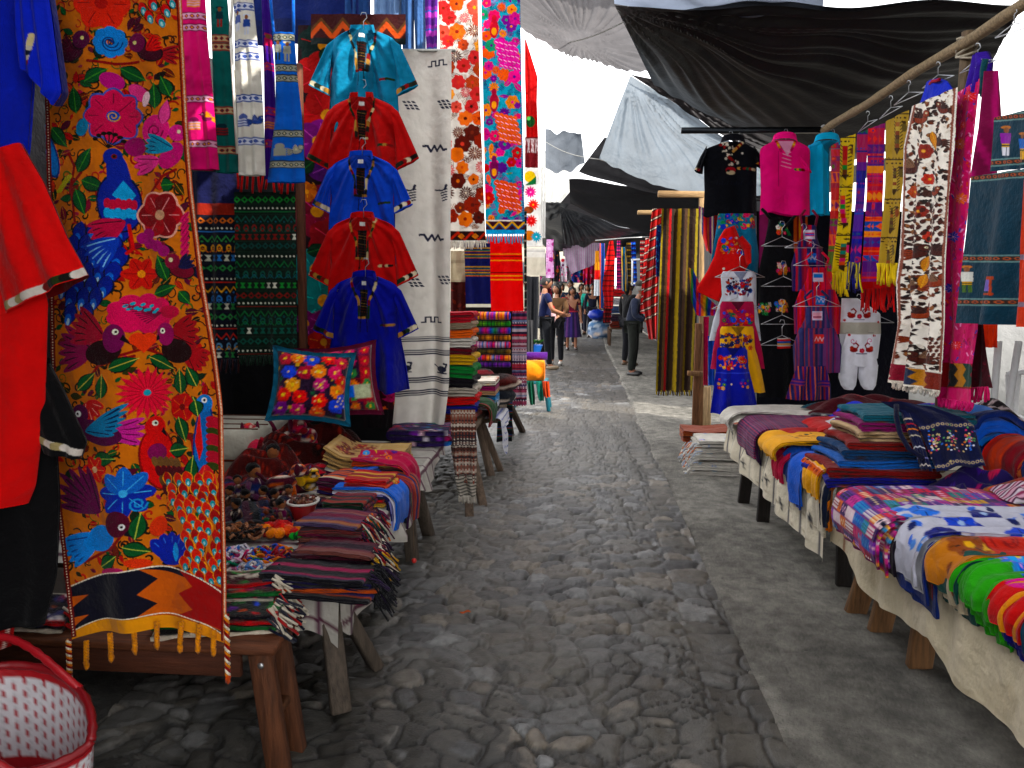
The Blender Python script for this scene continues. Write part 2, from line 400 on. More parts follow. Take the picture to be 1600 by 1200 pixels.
# ---------------------------------------------------------------- folded / draped cloth: a thick ribbon along a profile
def smooth_poly(P, n):
    P = np.asarray(P, float); d = np.concatenate([[0], np.cumsum(np.linalg.norm(np.diff(P, axis=0), axis=1))])
    t = np.linspace(0, d[-1], n); Q = np.stack([np.interp(t, d, P[:, k]) for k in range(P.shape[1])], 1)
    k = max(1, n//(3*len(P))); ker = np.ones(2*k+1)/(2*k+1); Qp = np.pad(Q, ((k, k), (0, 0)), mode='reflect', reflect_type='odd')
    return np.stack([np.convolve(Qp[:, q], ker, 'valid') for q in range(P.shape[1])], 1)
def ribbon(name, o, ang, prof, ht, width, paint, parent=None, nw=None, wav=.006, mat='cloth', seed=1, raw=False, lay=None, taper=0, smooth=True, bow=0., res=.012):
    """prof: list of (a,z) in the vertical plane turned by ang about z through o; width runs across it. paint(a_len, w) or colour"""
    Q = np.asarray(prof, float) if raw else smooth_poly(prof, max(24, int(np.linalg.norm(np.diff(np.asarray(prof), axis=0), axis=1).sum()/res)))
    n = len(Q); T = np.gradient(Q, axis=0); T /= np.linalg.norm(T, axis=1)[:, None]+1e-9; Nn = np.stack([-T[:, 1], T[:, 0]], 1)
    nw = nw or max(6, int(width/res)); w = np.linspace(-.5, .5, nw)
    rs = np.random.RandomState(seed); d = np.concatenate([[0], np.cumsum(np.linalg.norm(np.diff(Q, axis=0), axis=1))])
    wz = sum(rs.randn()*.5/k*np.sin(2*pi*(k*w[None, :]*1.3+rs.rand()+d[:, None]*rs.uniform(-2, 2))) for k in (1, 2, 3))*wav
    sides = []
    for sg in (1, -1):
        A = Q[:, None, 0]+Nn[:, None, 0]*(sg*ht+wz); Z = Q[:, None, 1]+Nn[:, None, 1]*(sg*ht+wz)
        A = A+bow*(np.cos(pi*w)[None, :]-.5)
        ww = width*(1-taper*np.linspace(0, 1, n))[:, None]*w[None, :]+.004*np.sin(d[:, None]*60+rs.rand()*6)
        ca, sa = cos(ang), sin(ang)
        sides.append(np.stack([o[0]+A*ca-ww*sa, o[1]+A*sa+ww*ca, o[2]+Z], -1))
    if callable(paint):
        c = paint(d/d[-1], w+.5, d, width)
    elif isinstance(paint, Cv): c = paint.sample(*np.meshgrid(w+.5, d/d[-1]))[0]
    else: c = np.broadcast_to(hx(paint), (n, nw, 3))
    c = np.asarray(c).reshape(-1, 3); k = n*nw
    V = np.concatenate([s_.reshape(-1, 3) for s_ in sides])
    Fq = [gridF(n, nw, 0, True), gridF(n, nw, k)]
    i = np.arange(n-1)
    for e, fl in ((0, 0), (nw-1, 1)):
        q = np.stack([i*nw+e, (i+1)*nw+e, (i+1)*nw+e+k, i*nw+e+k], 1); Fq.append(q if not fl else q[:, ::-1])
    j = np.arange(nw-1)
    for r0, fl in ((0, 1), ((n-1)*nw, 0)):
        q = np.stack([r0+j, r0+j+1, r0+j+1+k, r0+j+k], 1); Fq.append(q if not fl else q[:, ::-1])
    return mesh(name, V, np.concatenate(Fq), mat, parent, np.concatenate([c, c]), smooth)
def serp(L, h, n):
    """serpentine profile: n layers folded inside length L and height h, first visible fold at a=0"""
    t = h/n; pts = []
    for k in range(n):
        z = t*(k+.5); a0, a1 = (t*.5, L-t*.5)
        xs = np.linspace(a0, a1, 14) if k % 2 == 0 else np.linspace(a1, a0, 14)
        pts += [(x, z) for x in xs]
        if k < n-1:
            xe = pts[-1][0]; sg = 1 if k % 2 == 0 else -1
            for q in np.linspace(-pi/2, pi/2, 5)[1:-1]: pts.append((xe+sg*t*.5*cos(q), z+t*.5+t*.5*sin(q)))
    return np.array(pts)
def ufold(L, h, n):
    """n sheets wrapped round one another: every sheet folds at a=0 (rounded front)"""
    pass
def folded(name, o, ang, L, W, h, paint, n=3, seed=1, mat='cloth', parent=None, wav=.004, bow=.0):
    P = serp(L, h, n); rs = np.random.RandomState(seed)
    P = P + np.stack([np.zeros(len(P)), .004*np.sin(P[:, 0]/L*5+rs.rand()*6)], 1)
    return ribbon(name, o, ang, P, h/n*.42, W, paint, parent, wav=wav, mat=mat, seed=seed, raw=True, bow=bow)
def stripes1(seq, along=True):
    """colour function for ribbons: list of (colour, metres) repeated along the strip (or across its width)"""
    cs = [hx(c) for c, _ in seq]; ws = np.cumsum([w for _, w in seq])
    def f(t, w, d, width):
        q = (d if along else w*width) % ws[-1]; idx = np.searchsorted(ws, q, side='right'); idx = np.minimum(idx, len(cs)-1)
        c = np.array(cs)[idx]
        return np.repeat(c[:, None], len(w), 1) if along else np.repeat(c[None], len(t), 0)
    return f
def canvas_paint(W, H, bg, draw, s=300.):
    """draw(cv) in metres: x across the width, y along the strip"""
    cv = Cv(0, 0, W, H, bg, s); draw(cv)
    def f(t, w, d, width):
        X, Y = np.meshgrid(w*width, d); return cv.sample(X, Y)[0]
    return f
def jit(c, a=.06, rs=random): c = hx(c); return np.clip(c*(1+rs.uniform(-a, a)*2), 0, 1)
# ================================================================ SETTING: ground
def vor(x, y, cell, seed, jx=.42):
    rs = np.random.RandomState(seed); N = 256
    jit_ = rs.uniform(-jx, jx, (N, N, 2)); rnd = rs.rand(N, N, 4)
    gx, gy = x/cell[0], y/cell[1]; ix, iy = np.floor(gx).astype(int), np.floor(gy).astype(int)
    f1 = np.full(x.shape, 9.); f2 = f1.copy(); ida = np.zeros(x.shape, int); idb = ida.copy(); cxx = f1.copy(); cyy = f1.copy()
    for a in (-2, -1, 0, 1, 2):
        for b in (-2, -1, 0, 1, 2):
            u, v = (ix+a) % N, (iy+b) % N; r = rnd[u, v]
            th = (r[..., 2]-.5)*1.6; dx = gx-(ix+a+.5+jit_[u, v, 0]); dy = gy-(iy+b+.5+jit_[u, v, 1])
            e = .72+.6*r[..., 3]; px_, py_ = dx*np.cos(th)+dy*np.sin(th), -dx*np.sin(th)+dy*np.cos(th)
            d = np.hypot(px_*e, py_/e)/(.6+.9*r[..., 1])
            m = d < f1; f2 = np.where(m, f1, np.minimum(f2, d)); f1 = np.where(m, d, f1)
            ida = np.where(m, u, ida); idb = np.where(m, v, idb); cxx = np.where(m, dx, cxx); cyy = np.where(m, dy, cyy)
    return f1, f2, rnd[ida, idb], cxx, cyy, ida, idb
def snoise(x, y, seed, k=5, base=1.):
    rs = np.random.RandomState(seed); z = 0*x
    for i in range(k*3):
        f = base*2**(i/3); a = rs.rand()*6.28; z = z+rs.randn()/(2**(i/3))**.8*np.sin(f*(x*cos(a)+y*sin(a))*2*pi/3+rs.rand()*6.28)
    return z
CURB = .70
def build_cobbles():
    xs = np.linspace(-1.75, CURB+.03, 310); ys = [1.25]
    while ys[-1] < 34: ys.append(ys[-1]+max(.0062, .0048*ys[-1]))
    X, Y = np.meshgrid(xs, np.array(ys))
    wob = .03*snoise(X, Y, 3, 3, 1.5); X1, Y1 = X+wob, Y+.02*snoise(X, Y, 8, 3, 2)
    f1, f2, r, dx, dy, ia, ib = vor(X1, Y1, (.128, .094), 11)
    f1e, f2e, re, dxe, dye, _, _ = vor((X1-CURB+.19)*1.0+50*.19, Y1, (.19, .15), 23, .12)
    edge = X > CURB-.19
    f1 = np.where(edge, f1e, f1); f2 = np.where(edge, f2e, f2); r = np.where(edge[..., None], re, r); dx = np.where(edge, dxe, dx); dy = np.where(edge, dye, dy)
    g = np.clip((f2-f1)/.34, 0, 1); prof = np.minimum(1-(1-g)**3, 1-np.clip(f1/.72, 0, 1.3)**7)
    rise = .012+.012*r[..., 0]; tilt = (dx*(r[..., 1]-.5)+dy*(r[..., 2]-.5))*.014
    st = rise*prof+tilt*prof-.012+.0018*snoise(X, Y, 5, 3, 14)
    dirt = -.0035+.0105*snoise(X, Y, 31, 4, .55)+.0016*snoise(X, Y, 9, 3, 12)-.012*(1-np.clip((f2-f1)/.09, 0, 1))
    isst = st > dirt; fade = np.clip(1.15-Y/16, .12, 1); Z = np.maximum(st, dirt)*fade+.008*snoise(X, Y, 17, 2, .4)
    pal = np.array([hx(c) for c in ('#5b5d60', '#63625f', '#48494c', '#6c6760', '#5c5e61', '#52504d', '#7a7d80', '#706a61')])
    c = pal[(r[..., 3]*7.99).astype(int)]*(.55+1.0*r[..., 0])[..., None]
    dc = hx('#504e48')*np.clip(.86+.16*snoise(X, Y, 41, 4, 1.3), .5, 1.25)[..., None]*np.clip(.2+.8*np.clip((f2-f1)/.15, 0, 1), 0, 1)[..., None]
    k = np.clip((st-dirt)/.004, 0, 1)[..., None]
    dust = np.clip(.34+.34*snoise(X, Y, 77, 4, .7), 0, .9)[..., None]
    c = c*(1-dust)+hx('#5f5c55')*dust
    C = np.clip((dc*(1-k)+c*k)*.53*np.array([1.05, 1., .93]), 0, 1)
    o = mesh('cobbled_alley', np.stack([X, Y, Z], -1).reshape(-1, 3), gridF(len(ys), len(xs)), 'stone', None, C.reshape(-1, 3)); o['kind'] = 'structure'
build_cobbles()
def build_pavement():
    xs = np.concatenate([np.linspace(CURB-.02, 1.9, 170), np.linspace(1.95, 9, 30)]); ys = [1.0]
    while ys[-1] < 36: ys.append(ys[-1]+max(.008, .005*ys[-1]))
    X, Y = np.meshgrid(xs, np.array(ys)); w1 = .05*snoise(X, Y, 6, 4, 1.2)
    f1, f2, r, *_ = vor(X+w1, Y+w1, (.55, .8), 5)
    cr = np.where(r[..., 0] > .45, np.clip((f2-f1)/.009, 0, 1), 1); edge = np.clip((X-CURB-.02*snoise(X, Y, 4, 4, 2))/.035, 0, 1)
    Z = .018*edge-.006*(1-cr)*(r[..., 0] > .45)+.004*snoise(X, Y, 12, 4, 2)+.0016*snoise(X, Y, 13, 3, 16)-.008*(1-edge)
    # a few stones of the old paving show through the worn concrete beside the right-hand table
    s1, s2, rr, *_ = vor(X, Y, (.2, .12), 44); worn = snoise(X, Y, 91, 3, .8)-(X < 1.3)*3-(Y > 3.2)*3 > .1
    Z = Z+np.where(worn, .012*np.clip((s2-s1)/.3, 0, 1), 0)
    b = np.clip(.95+.11*snoise(X, Y, 61, 5, .8)+.05*snoise(X, Y, 62, 3, 9)-.16*np.clip(snoise(X, Y, 63, 3, .5)+(X-1.2)*.8, 0, 1)+.07*np.random.RandomState(1).randn(*X.shape), .2, 1.2)
    C = hx('#66635c')*b[..., None]*(.45+.55*cr)[..., None]**(.6)
    C = np.where((worn & ((s2-s1) < .1))[..., None], C*.5, C)
    o = mesh('concrete_pavement', np.stack([X, Y, Z], -1).reshape(-1, 3), gridF(len(ys), len(xs)), 'concrete', None, np.clip(C, 0, 1).reshape(-1, 3)); o['kind'] = 'structure'
build_pavement()
def build_ground():
    v = np.array([[-900, -300, -.06], [900, -300, -.06], [900, 1500, -.06], [-900, 1500, -.06]], float)
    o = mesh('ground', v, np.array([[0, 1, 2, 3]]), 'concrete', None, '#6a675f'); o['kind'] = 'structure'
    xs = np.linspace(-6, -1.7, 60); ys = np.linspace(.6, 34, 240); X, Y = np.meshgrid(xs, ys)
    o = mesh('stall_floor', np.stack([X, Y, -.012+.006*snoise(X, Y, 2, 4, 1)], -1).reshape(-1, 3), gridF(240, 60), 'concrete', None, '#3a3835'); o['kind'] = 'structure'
build_ground()
# ================================================================ LEFT STALLS : hanging textiles
def fringe(parent, rows, pl, n, L, col, r=.004, tw=0, name='fringe', jitter=.25, seed=3):
    """row of hanging threads below the last edge given as (xa,ya,xb,yb) photo px; L in px"""
    rs = random.Random(seed); m = MB(); xa, ya, xb, yb = rows; nn = pl[1]
    for k in range(n):
        t = (k+.5)/n; x = xa+(xb-xa)*t; y = ya+(yb-ya)*t-1; l = L*rs.uniform(1-jitter, 1+jitter*.4); dx = rs.uniform(-.12, .12)*L
        ys = np.linspace(0, 1, 5); P = on(x+dx*ys**2, y+l*ys, pl)+nn*(.002+.004*np.sin(ys*4+rs.random()*6))[:, None]
        m.tube(P, r, jit(col[k % len(col)] if isinstance(col, (list, tuple)) else col, .1, rs), 5)
    return m.build(name, 'cloth', parent)
def trim(cv, pts, wd, cols=('#1a1410', '#b98c4a', '#8a1a1a', '#2a2a22', '#d8c89a', '#23401f'), step=7, seed=1):
    rs = random.Random(seed); P = np.asarray(pts, float)
    for a, b in zip(P[:-1], P[1:]):
        L = np.hypot(*(b-a)); n = max(1, int(L/step))
        for k in range(n): cv.line([a+(b-a)*(k/n), a+(b-a)*((k+1)/n)], wd, rs.choice(cols), .3)
    return cv
def shirt(label, cx, yt, k, d, col, hem=185, dark=None, group='column of hanging cotton shirts', open_=.5, hw=(52, 58), lace='#15100e', slv=1., sleeves=(1, 1), cuffcols=None, back=None, name='shirt', pocket=True, rip=.02, mat='thin', pl=None, seed=None):
    pl = pl or PlY(d); seed = seed or int(cx+yt)
    X = lambda q: cx+q*k; Y = lambda q: yt+q*k
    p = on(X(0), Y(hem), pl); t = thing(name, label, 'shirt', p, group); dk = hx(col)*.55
    def body(cv):
        cv.rect(cv.x0, cv.y0, cv.x1, cv.y1, col)
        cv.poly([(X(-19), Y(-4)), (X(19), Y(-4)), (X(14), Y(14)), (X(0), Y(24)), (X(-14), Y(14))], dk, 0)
        cv.rect(X(-4), Y(3), X(4), Y(9), '#e8e6e0')
        w = open_*9
        cv.poly([(X(-w), Y(16)), (X(w), Y(16)), (X(w*.8), Y(58)), (X(-w*.8), Y(58))], lace, .3)
        rs = random.Random(seed)
        for q in range(9): cv.line([(X(-w*.9), Y(20+q*4.3)), (X(w*.9), Y(22+q*4.3))], .8*k, rs.choice(('#5d2a1c', '#8a6a3a', '#2a1a12', '#5a1814')), .5)
        trim(cv, [(X(-20), Y(-2)), (X(-17), Y(14)), (X(-w-2), Y(34)), (X(-w-1), Y(60))], 3.8*k, seed=seed)
        trim(cv, [(X(20), Y(-2)), (X(17), Y(14)), (X(w+2), Y(34)), (X(w+1), Y(60)), (X(-w-1), Y(60))], 3.8*k, seed=seed+1)
        for sx in (-1, 1): cv.line([(X(sx*w*.5), Y(58)), (X(sx*5), Y(82))], 1.2*k, lace)
        if pocket: trim(cv, [(X(26), Y(72)), (X(46), Y(71))], 4*k, seed=seed+2, step=5)
    hang('body', [(Y(-4), X(-20), X(20)), (Y(6), X(-44), X(44)), (Y(13), X(-hw[0]), X(hw[0])), (Y(60), X(-hw[0]), X(hw[0])), (Y(hem), X(-hw[1]), X(hw[1]))], pl, body, t, s=1., rip=rip, nrip=6, bulge=.03, back=dk, mat=mat, seed=seed, hem=2.5, crease=.007)
    for sg, on_ in zip((-1, 1), sleeves):
        if not on_: continue
        cu = [(X(sg*(52+36*slv)), Y(86*slv+4)), (X(sg*(50+1*slv)), Y(110*slv))]
        def sl(cv):
            n = np.array(cu); off = np.array([0, -6*k]); trim(cv, n+off, 7*k, cuffcols or ('#1a1410', '#b98c4a', '#8a1a1a', '#2a2a22', '#e6dcc0', '#1f3520'), step=6*k, seed=seed+4+sg)
        r = [(X(sg*40), Y(5), X(sg*50), Y(48)), (X(sg*56), Y(18), X(sg*50.5), Y(66)), (*cu[0], *cu[1])]
        hang('sleeve', r, pl, lambda cv: (cv.rect(cv.x0, cv.y0, cv.x1, cv.y1, col), sl(cv)), t, s=1., rip=.010, bulge=.02, back=dk, mat=mat, seed=seed+sg)
    # standing collar
    m = MB(); c = on(X(0), Y(-2), pl)+pl[1]*.0; sc = np.linalg.norm(on(X(1), Y(0), pl)-on(X(0), Y(0), pl)); a = np.linspace(-.15*pi, 1.15*pi, 18)
    ex = on(X(1), Y(0), pl)-on(X(0), Y(0), pl)
    G = []
    for hgt in (0, 6, 11):
        G.append([c+ex*cos(q)*(20-hgt*.25)+pl[1]*(-sin(q)*.05+.03)+np.array([0, 0, sc*(hgt-3+4*sin(q))]) for q in a])
    m.grid(np.array(G), col); m.build('collar', mat, t)
    return t
# ---- the big mustard runner with embroidered birds, hung in front of the first bench
def paint_tap(cv):
    S = '#8f1b16'; LF = '#0f5c2e'
    R = random.Random(5)
    for _ in range(520):
        x, y = R.uniform(55, 360), R.uniform(-40, 905); c = R.choice(('#2a2408', '#1b260e', '#a01f16', '#241a08', '#5c6a2a', '#40160a', '#14100a', '#b8301a'))
        cv.curl(x, y, R.uniform(6, 13), R.random()*6, R.uniform(.5, 1.1), R.uniform(1.6, 3.4), c, R.choice((-1, 1)))
    for _ in range(330):
        x, y = R.uniform(60, 355), R.uniform(-40, 900); a = R.random()*6.28; r = R.uniform(8, 15)
        cv.leaf(x, y, x+cos(a)*r, y+sin(a)*r, r*.5, R.choice((LF, '#1d3b1a', '#c22a18', '#6b1238', '#b01a4c', '#2b2a10')), None, None)
    for _ in range(300):
        x, y = R.uniform(60, 355), R.uniform(-40, 900); a = R.random()*6.28; r = R.uniform(15, 26)
        cv.leaf(x, y, x+cos(a)*r, y+sin(a)*r, r*.42, R.choice((LF, '#12301a', '#b81c14', '#c8401a', '#5a1030', '#8a1438', '#1a1410', '#3a3a10', '#7a2a10')), R.choice(('#d89a30', '#2a1408', None)), '#1a0f08')
    for p in ([(110, 300), (118, 260), (108, 240)], [(118, 345), (112, 290), (130, 270)], [(140, 96), (180, 100), (215, 96)], [(175, 560), (222, 545), (270, 562)], [(310, 760), (300, 690), (285, 660)], [(130, 600), (160, 570), (210, 556)], [(236, 300), (255, 275), (275, 265)], [(130, 880), (185, 850), (200, 830)], [(205, 395), (198, 360), (186, 340)]):
        cv.line(p, 4.5, S)
    fl = cv.flower
    fl(160, 6, 42, 6, '#e0401a', '#b82a14', '#a02010')
    for x, y in ((225, 15), (242, 8), (262, 18), (254, 34), (236, 28), (270, 4)):
        cv.leaf(x-6, y-12, x+2, y+10, 13, '#d4281c', None); cv.ell(x, y+3, 4.5, 7, '#2aa6b8', -.3); cv.ell(x, y+4, 2, 4, '#bfe6e6', -.3)
    cv.bird(112, 82, 36, 1, ('#4d0d2e', '#5c1230', '#5a1518')); cv.bird(234, 80, 36, -1, ('#4a0f26', '#d02a1c', '#a81a2c'))
    cv.ell(213, 66, 14, 15, '#7a1550'); cv.ell(209, 66, 3, 3, '#f0e2a0'); cv.ell(130, 63, 14, 14, '#5e1046'); cv.ell(132, 61, 3, 3, '#f0e2a0')
    for k in range(8): cv.ell(173+cos(k*.785)*15, 66+sin(k*.785)*15, 10, 10, '#2b8fdc')
    for r in (17, 11, 5): cv.curl(173, 66, r, 0, 1, 1.6, '#123a80')
    for q in ((136, 128, 170, 108), (186, 106, 228, 126), (122, 178, 117, 136), (243, 170, 241, 130), (266, 150, 252, 120), (76, 198, 106, 230), (124, 270, 146, 232), (130, 282, 170, 296), (120, 296, 136, 336), (292, 225, 290, 255), (252, 290, 272, 288)): cv.leaf(*q, 20, LF, '#4f9a3c')
    cv.ell(176, 127, 18, 13, '#c02a86', .4); cv.ell(216, 145, 20, 11, '#e24c92', .6); cv.ell(228, 155, 6, 12, '#f5d0d8', .3)
    fl(178, 182, 41, 8, '#cf1a5c', '#2b4fae', '#7d0f3a', '#4a5fb4'); cv.curl(178, 182, 9, 0, 1.5, 1.6, '#d8a83a')
    cv.ell(243, 203, 22, 24, '#e03a88', .5); cv.leaf(255, 195, 262, 156, 16, '#e0559a', None, '#8f1850'); cv.curl(242, 205, 14, 0, 1.5, 2.2, '#8f1850'); cv.ell(210, 229, 17, 15, '#9a1a66')
    for k in range(3): cv.petal(252, 250, pi-.5+.28*k, 46, 14, '#e24a96', '#8f1850')
    cv.ell(268, 243, 24, 15, '#c81e7c', -.9); cv.ell(277, 208, 13, 13, '#d83a90'); cv.ell(280, 206, 3, 3, '#f0e2c0'); cv.poly([(286, 205), (296, 209), (286, 214)], '#14101a')
    for k in range(4): cv.petal(272, 232, pi-.1+.2*k, 46, 12, '#1b93b4', '#0b3a66')
    cv.ell(132, 200, 10, 14, '#2187b0', .3)
    # blue parrot
    cv.ell(66, 235, 18, 46, '#0f3e80', -.45); cv.ell(66, 235, 15, 42, '#2a7cc4', -.45); cv.ell(57, 203, 15, 15, '#2f8fd0'); cv.ell(57, 202, 4, 4, '#eee'); cv.ell(58, 202, 2, 2, '#111')
    for k, c in enumerate(('#a01a4c', '#c0285c', '#3f5a1c', '#a01a4c', '#3f5a1c')): cv.ell(50+k*3, 228+k*13, 13, 8, c, .3); cv.line([(40+k*3, 233+k*13), (62+k*3, 235+k*13)], 1.4, '#1a1020')
    for k in range(4): cv.ell(92+k*5, 296-k*6, 8, 4, '#b8b02a', -.5)
    # navy peacock
    for k in range(7):
        a = -2.5+.33*k; cv.line([(172, 232), (172+cos(a)*22, 232+sin(a)*22)], 1.6, '#18140e'); cv.ell(172+cos(a)*23, 232+sin(a)*23, 4, 3, '#18140e')
    dr = [(x, y) for y0, xs in ((372, (122, 146, 168, 186)), (392, (110, 132, 154, 176)), (412, (100, 124, 148, 168, 184)), (434, (112, 136, 158, 176)), (456, (92, 118, 142, 166)), (474, (106, 128, 150)), (498, (104, 134))) for y, xs in ((y0, xs),) for x in xs]
    for x, y in dr:
        cv.leaf(x+9, y-26, x-1, y+13, 21, '#152a96', None, '#0a1238'); cv.ell(x, y+2, 6, 10, '#2b74d8', .25); cv.ell(x, y+5, 2.6, 6, '#bfe0f4', .25)
    cv.ell(188, 318, 32, 46, '#0a1244', -.15); cv.ell(188, 318, 29, 43, '#1b2f9c', -.15)
    cv.poly([(168, 240), (186, 236), (196, 255), (204, 285), (172, 295), (170, 268)], '#1b2f9c'); cv.ell(178, 246, 13, 14, '#1b2f9c'); cv.ell(180, 245, 4, 4, '#7a2416'); cv.ell(180, 245, 2, 2, '#000')
    cv.poly([(166, 250), (160, 262), (168, 256)], '#18140e')
    cv.poly([(178, 305), (192, 282), (210, 305), (203, 314), (188, 314)], '#3aa8dc')
    for r, c in ((318, '#c02048'), (333, '#3aa8dc')):
        for k in range(6): cv.ell(172+k*7, r+2*(k % 2), 5, 8, c)
    for k in range(5): cv.petal(196, 345, 2.2+.2*k, 56, 14, '#c02050', '#5a0a2c')
    for k in range(5): cv.petal(188, 372, 2.0+.22*k, 58, 13, '#1f48b8', '#8cc4ee')
    cv.line([(200, 352), (206, 388), (198, 396)], 5, '#c8281c'); cv.line([(206, 388), (218, 398)], 3, '#c8281c')
    fl(250, 336, 36, 6, ['#b01a2c', '#8c1422'], '#e0b090', '#e49a9a', '#e8b0a0')
    for x, y in ((220, 372), (232, 380), (244, 384), (256, 392), (230, 366)): cv.ell(x, y, 10, 9, '#a81e76')
    for k in range(7): cv.petal(296, 330+k*10, 2.2, 22, 8, '#d02a6c', '#7a0f3c')
    # middle field
    fl(218, 428, 27, 6, '#d2331c', '#f0a030', '#7c120c', w=.7)
    cv.leaf(262, 438, 244, 398, 22, LF, '#5aa83e'); cv.leaf(238, 460, 276, 446, 16, LF, '#5aa83e'); cv.leaf(280, 455, 298, 475, 16, LF, '#5aa83e')
    cv.bird(285, 420, 34, -1, ('#7c1030', '#1c1c4e', '#15163a')); cv.ell(270, 408, 12, 12, '#8c1a40'); cv.ell(268, 406, 3.4, 3.4, '#eee6c0')
    for k in range(9):
        a = k*.7; cv.ell(222+cos(a)*36, 490+sin(a)*20, 15, 12, '#dd2468')
    cv.ell(222, 490, 42, 25, '#dd2468'); cv.ell(265, 487, 16, 10, '#c21a4c')
    for k in range(11): cv.line([(250, 489), (195+k*3, 474+k*3.2)], 1.6, '#7c1040'); cv.ell(198+k*4.5, 478+5*sin(k*2.2)+k*.6, 4, 2.4, '#2aa6c0', -.4)
    for k in range(9): cv.ell(258+k*3, 512, 2, 2, '#f2c020')
    for k in range(6): cv.petal(150, 548, pi-.55+.24*k, 64, 16, '#8c1a52', '#3a0a26')
    for k in range(5): cv.petal(170, 525, pi-.15+.24*k, 62, 17, '#a81a3c', '#3a0612')
    cv.ell(165, 550, 30, 19, '#2c0a10', -.2); cv.ell(183, 528, 16, 22, '#7c145a'); cv.ell(186, 518, 4.5, 4.5, '#f0f0e0'); cv.ell(187, 518, 2, 2, '#111'); cv.poly([(196, 522), (208, 540), (192, 530)], '#16101a')
    for k in range(5): cv.petal(290, 548, .1+.26*k, 40, 15, '#b01e2c', '#4a0a0a')
    for k in range(5): cv.petal(268, 522, -.75+.3*k, 44, 16, '#a8182c', '#3a0612')
    cv.ell(275, 548, 26, 19, '#2a0a0c', .2); cv.ell(257, 522, 15, 18, '#a01a66'); cv.ell(252, 517, 4.5, 4.5, '#f0f0e0'); cv.ell(252, 517, 2, 2, '#111'); cv.poly([(245, 522), (231, 538), (247, 530)], '#16101a')
    cv.ell(214, 530, 11, 10, '#e4502a'); cv.ell(230, 530, 11, 10, '#e4502a'); cv.poly([(205, 534), (240, 534), (222, 552)], '#e4502a')
    for q in ((176, 576, 216, 560), (230, 558, 270, 576), (120, 610, 152, 582), (163, 622, 165, 584), (283, 616, 280, 576), (308, 604, 292, 572), (314, 650, 302, 620)): cv.leaf(*q, 19, LF, '#c8c060')
    cv.burst(228, 614, 42, 20, '#e0204c', '#1fa0b4', '#b01030')
    for k in range(4): cv.petal(135, 628, .2+.5*k, 34, 15, '#c8242c', '#f0b0a0')
    fl(285, 636, 22, 5, '#c41e20', '#7c0f0a', '#f08040')
    # lower birds
    for k in range(4): cv.petal(175, 672, -.35+.26*k, 52, 13, '#c83a98', '#6a0f4a')
    cv.ell(160, 676, 38, 18, '#5c1248', .15); cv.ell(124, 648, 15, 16, '#5c1248'); cv.poly([(118, 655), (150, 655), (150, 690), (128, 678)], '#5c1248'); cv.ell(121, 647, 5, 5, '#eee'); cv.ell(120, 647, 2, 2, '#111'); cv.poly([(110, 650), (104, 660), (114, 658)], '#15101a')
    for k in range(6): cv.petal(132, 674, -.55+.12*k, 84-k*6, 12, '#1b84b0', '#0a2a58')
    cv.leaf(148, 716, 188, 714, 20, LF, '#a8c060'); fl(150, 733, 22, 6, '#d8321c', '#f4c8a0', '#f0a060', w=.7)
    cv.ell(246, 718, 28, 50, '#8c1010', -.15); cv.ell(246, 718, 25, 47, '#d42420', -.15); cv.ell(240, 668, 15, 17, '#d42420'); cv.ell(239, 662, 4.5, 4.5, '#f0f0e0'); cv.ell(240, 662, 2, 2, '#111'); cv.poly([(252, 668), (258, 684), (248, 676)], '#15101a')
    cv.ell(243, 708, 14, 14, '#8a1a5c')
    for rr, c in ((724, '#7c5a34'), (738, '#5c0f1e'), (754, '#6a4a2c'), (768, '#5a1420')):
        for k in range(5): cv.ell(240+k*9+(rr-724)*.35, rr, 5, 10, c, -.4)
    cv.ell(318, 690, 16, 64, '#0f3a80', .08); cv.ell(318, 690, 13, 60, '#2470b8', .08); cv.ell(320, 630, 13, 14, '#2a84cc'); cv.ell(320, 625, 4.5, 4.5, '#eee'); cv.ell(320, 625, 2, 2, '#111')
    cv.poly([(312, 640), (305, 690), (312, 720), (318, 700)], '#d42a24')
    for k in range(9): cv.ell(334, 656+k*9, 12, 6, ('#b81c3c', '#b81c3c', '#3c4a18')[k % 3], .2)
    for k in range(4): cv.petal(322, 725, 1.2+.22*k, 40, 15, '#d8323c', '#f06a4a')
    for q in ((262, 706, 294, 700), (278, 652, 290, 690), (296, 756, 302, 712), (305, 625, 310, 650), (216, 840, 222, 800), (200, 850, 234, 862), (158, 886, 190, 864)): cv.leaf(*q, 20, LF, '#b8c860')
    for k in range(8): cv.petal(200, 768, k*.785, 40, 24, '#1b35a8' if k < 5 else '#2a6fc8', '#5ab4ec')
    cv.ell(200, 768, 6, 6, '#58b8ee'); cv.curl(218, 786, 12, 0, 1.6, 2.6, '#3a9ada')
    for k in range(7): cv.petal(160, 800, pi+.1+.19*k, 92-6*abs(k-3), 15, '#6c1450', '#35082c')
    for k in range(5): cv.petal(158, 836, 2.3+.16*k, 70, 18, '#2a8edc', '#1050a0')
    cv.ell(160, 840, 28, 20, '#2a8edc', -.4); cv.ell(190, 815, 20, 20, '#5c0f30'); cv.ell(199, 819, 5, 5, '#eee'); cv.ell(199, 819, 2, 2, '#111'); cv.poly([(206, 826), (214, 836), (202, 832)], '#15101a')
    for k in range(5): cv.petal(265, 880, -pi/2-.7+.35*k, 46, 22, '#1a2fa8', '#3f74d8')
    cv.ell(265, 868, 20, 18, '#1a2fa8'); cv.petal(272, 880, -1.6, 30, 10, '#3aa0e4'); cv.ell(245, 824, 12, 16, '#d84a20', .3); cv.ell(220, 877, 18, 7, '#d84a20', .2); cv.ell(180, 890, 22, 6, '#c03070', -.2)
    R.seed(3)
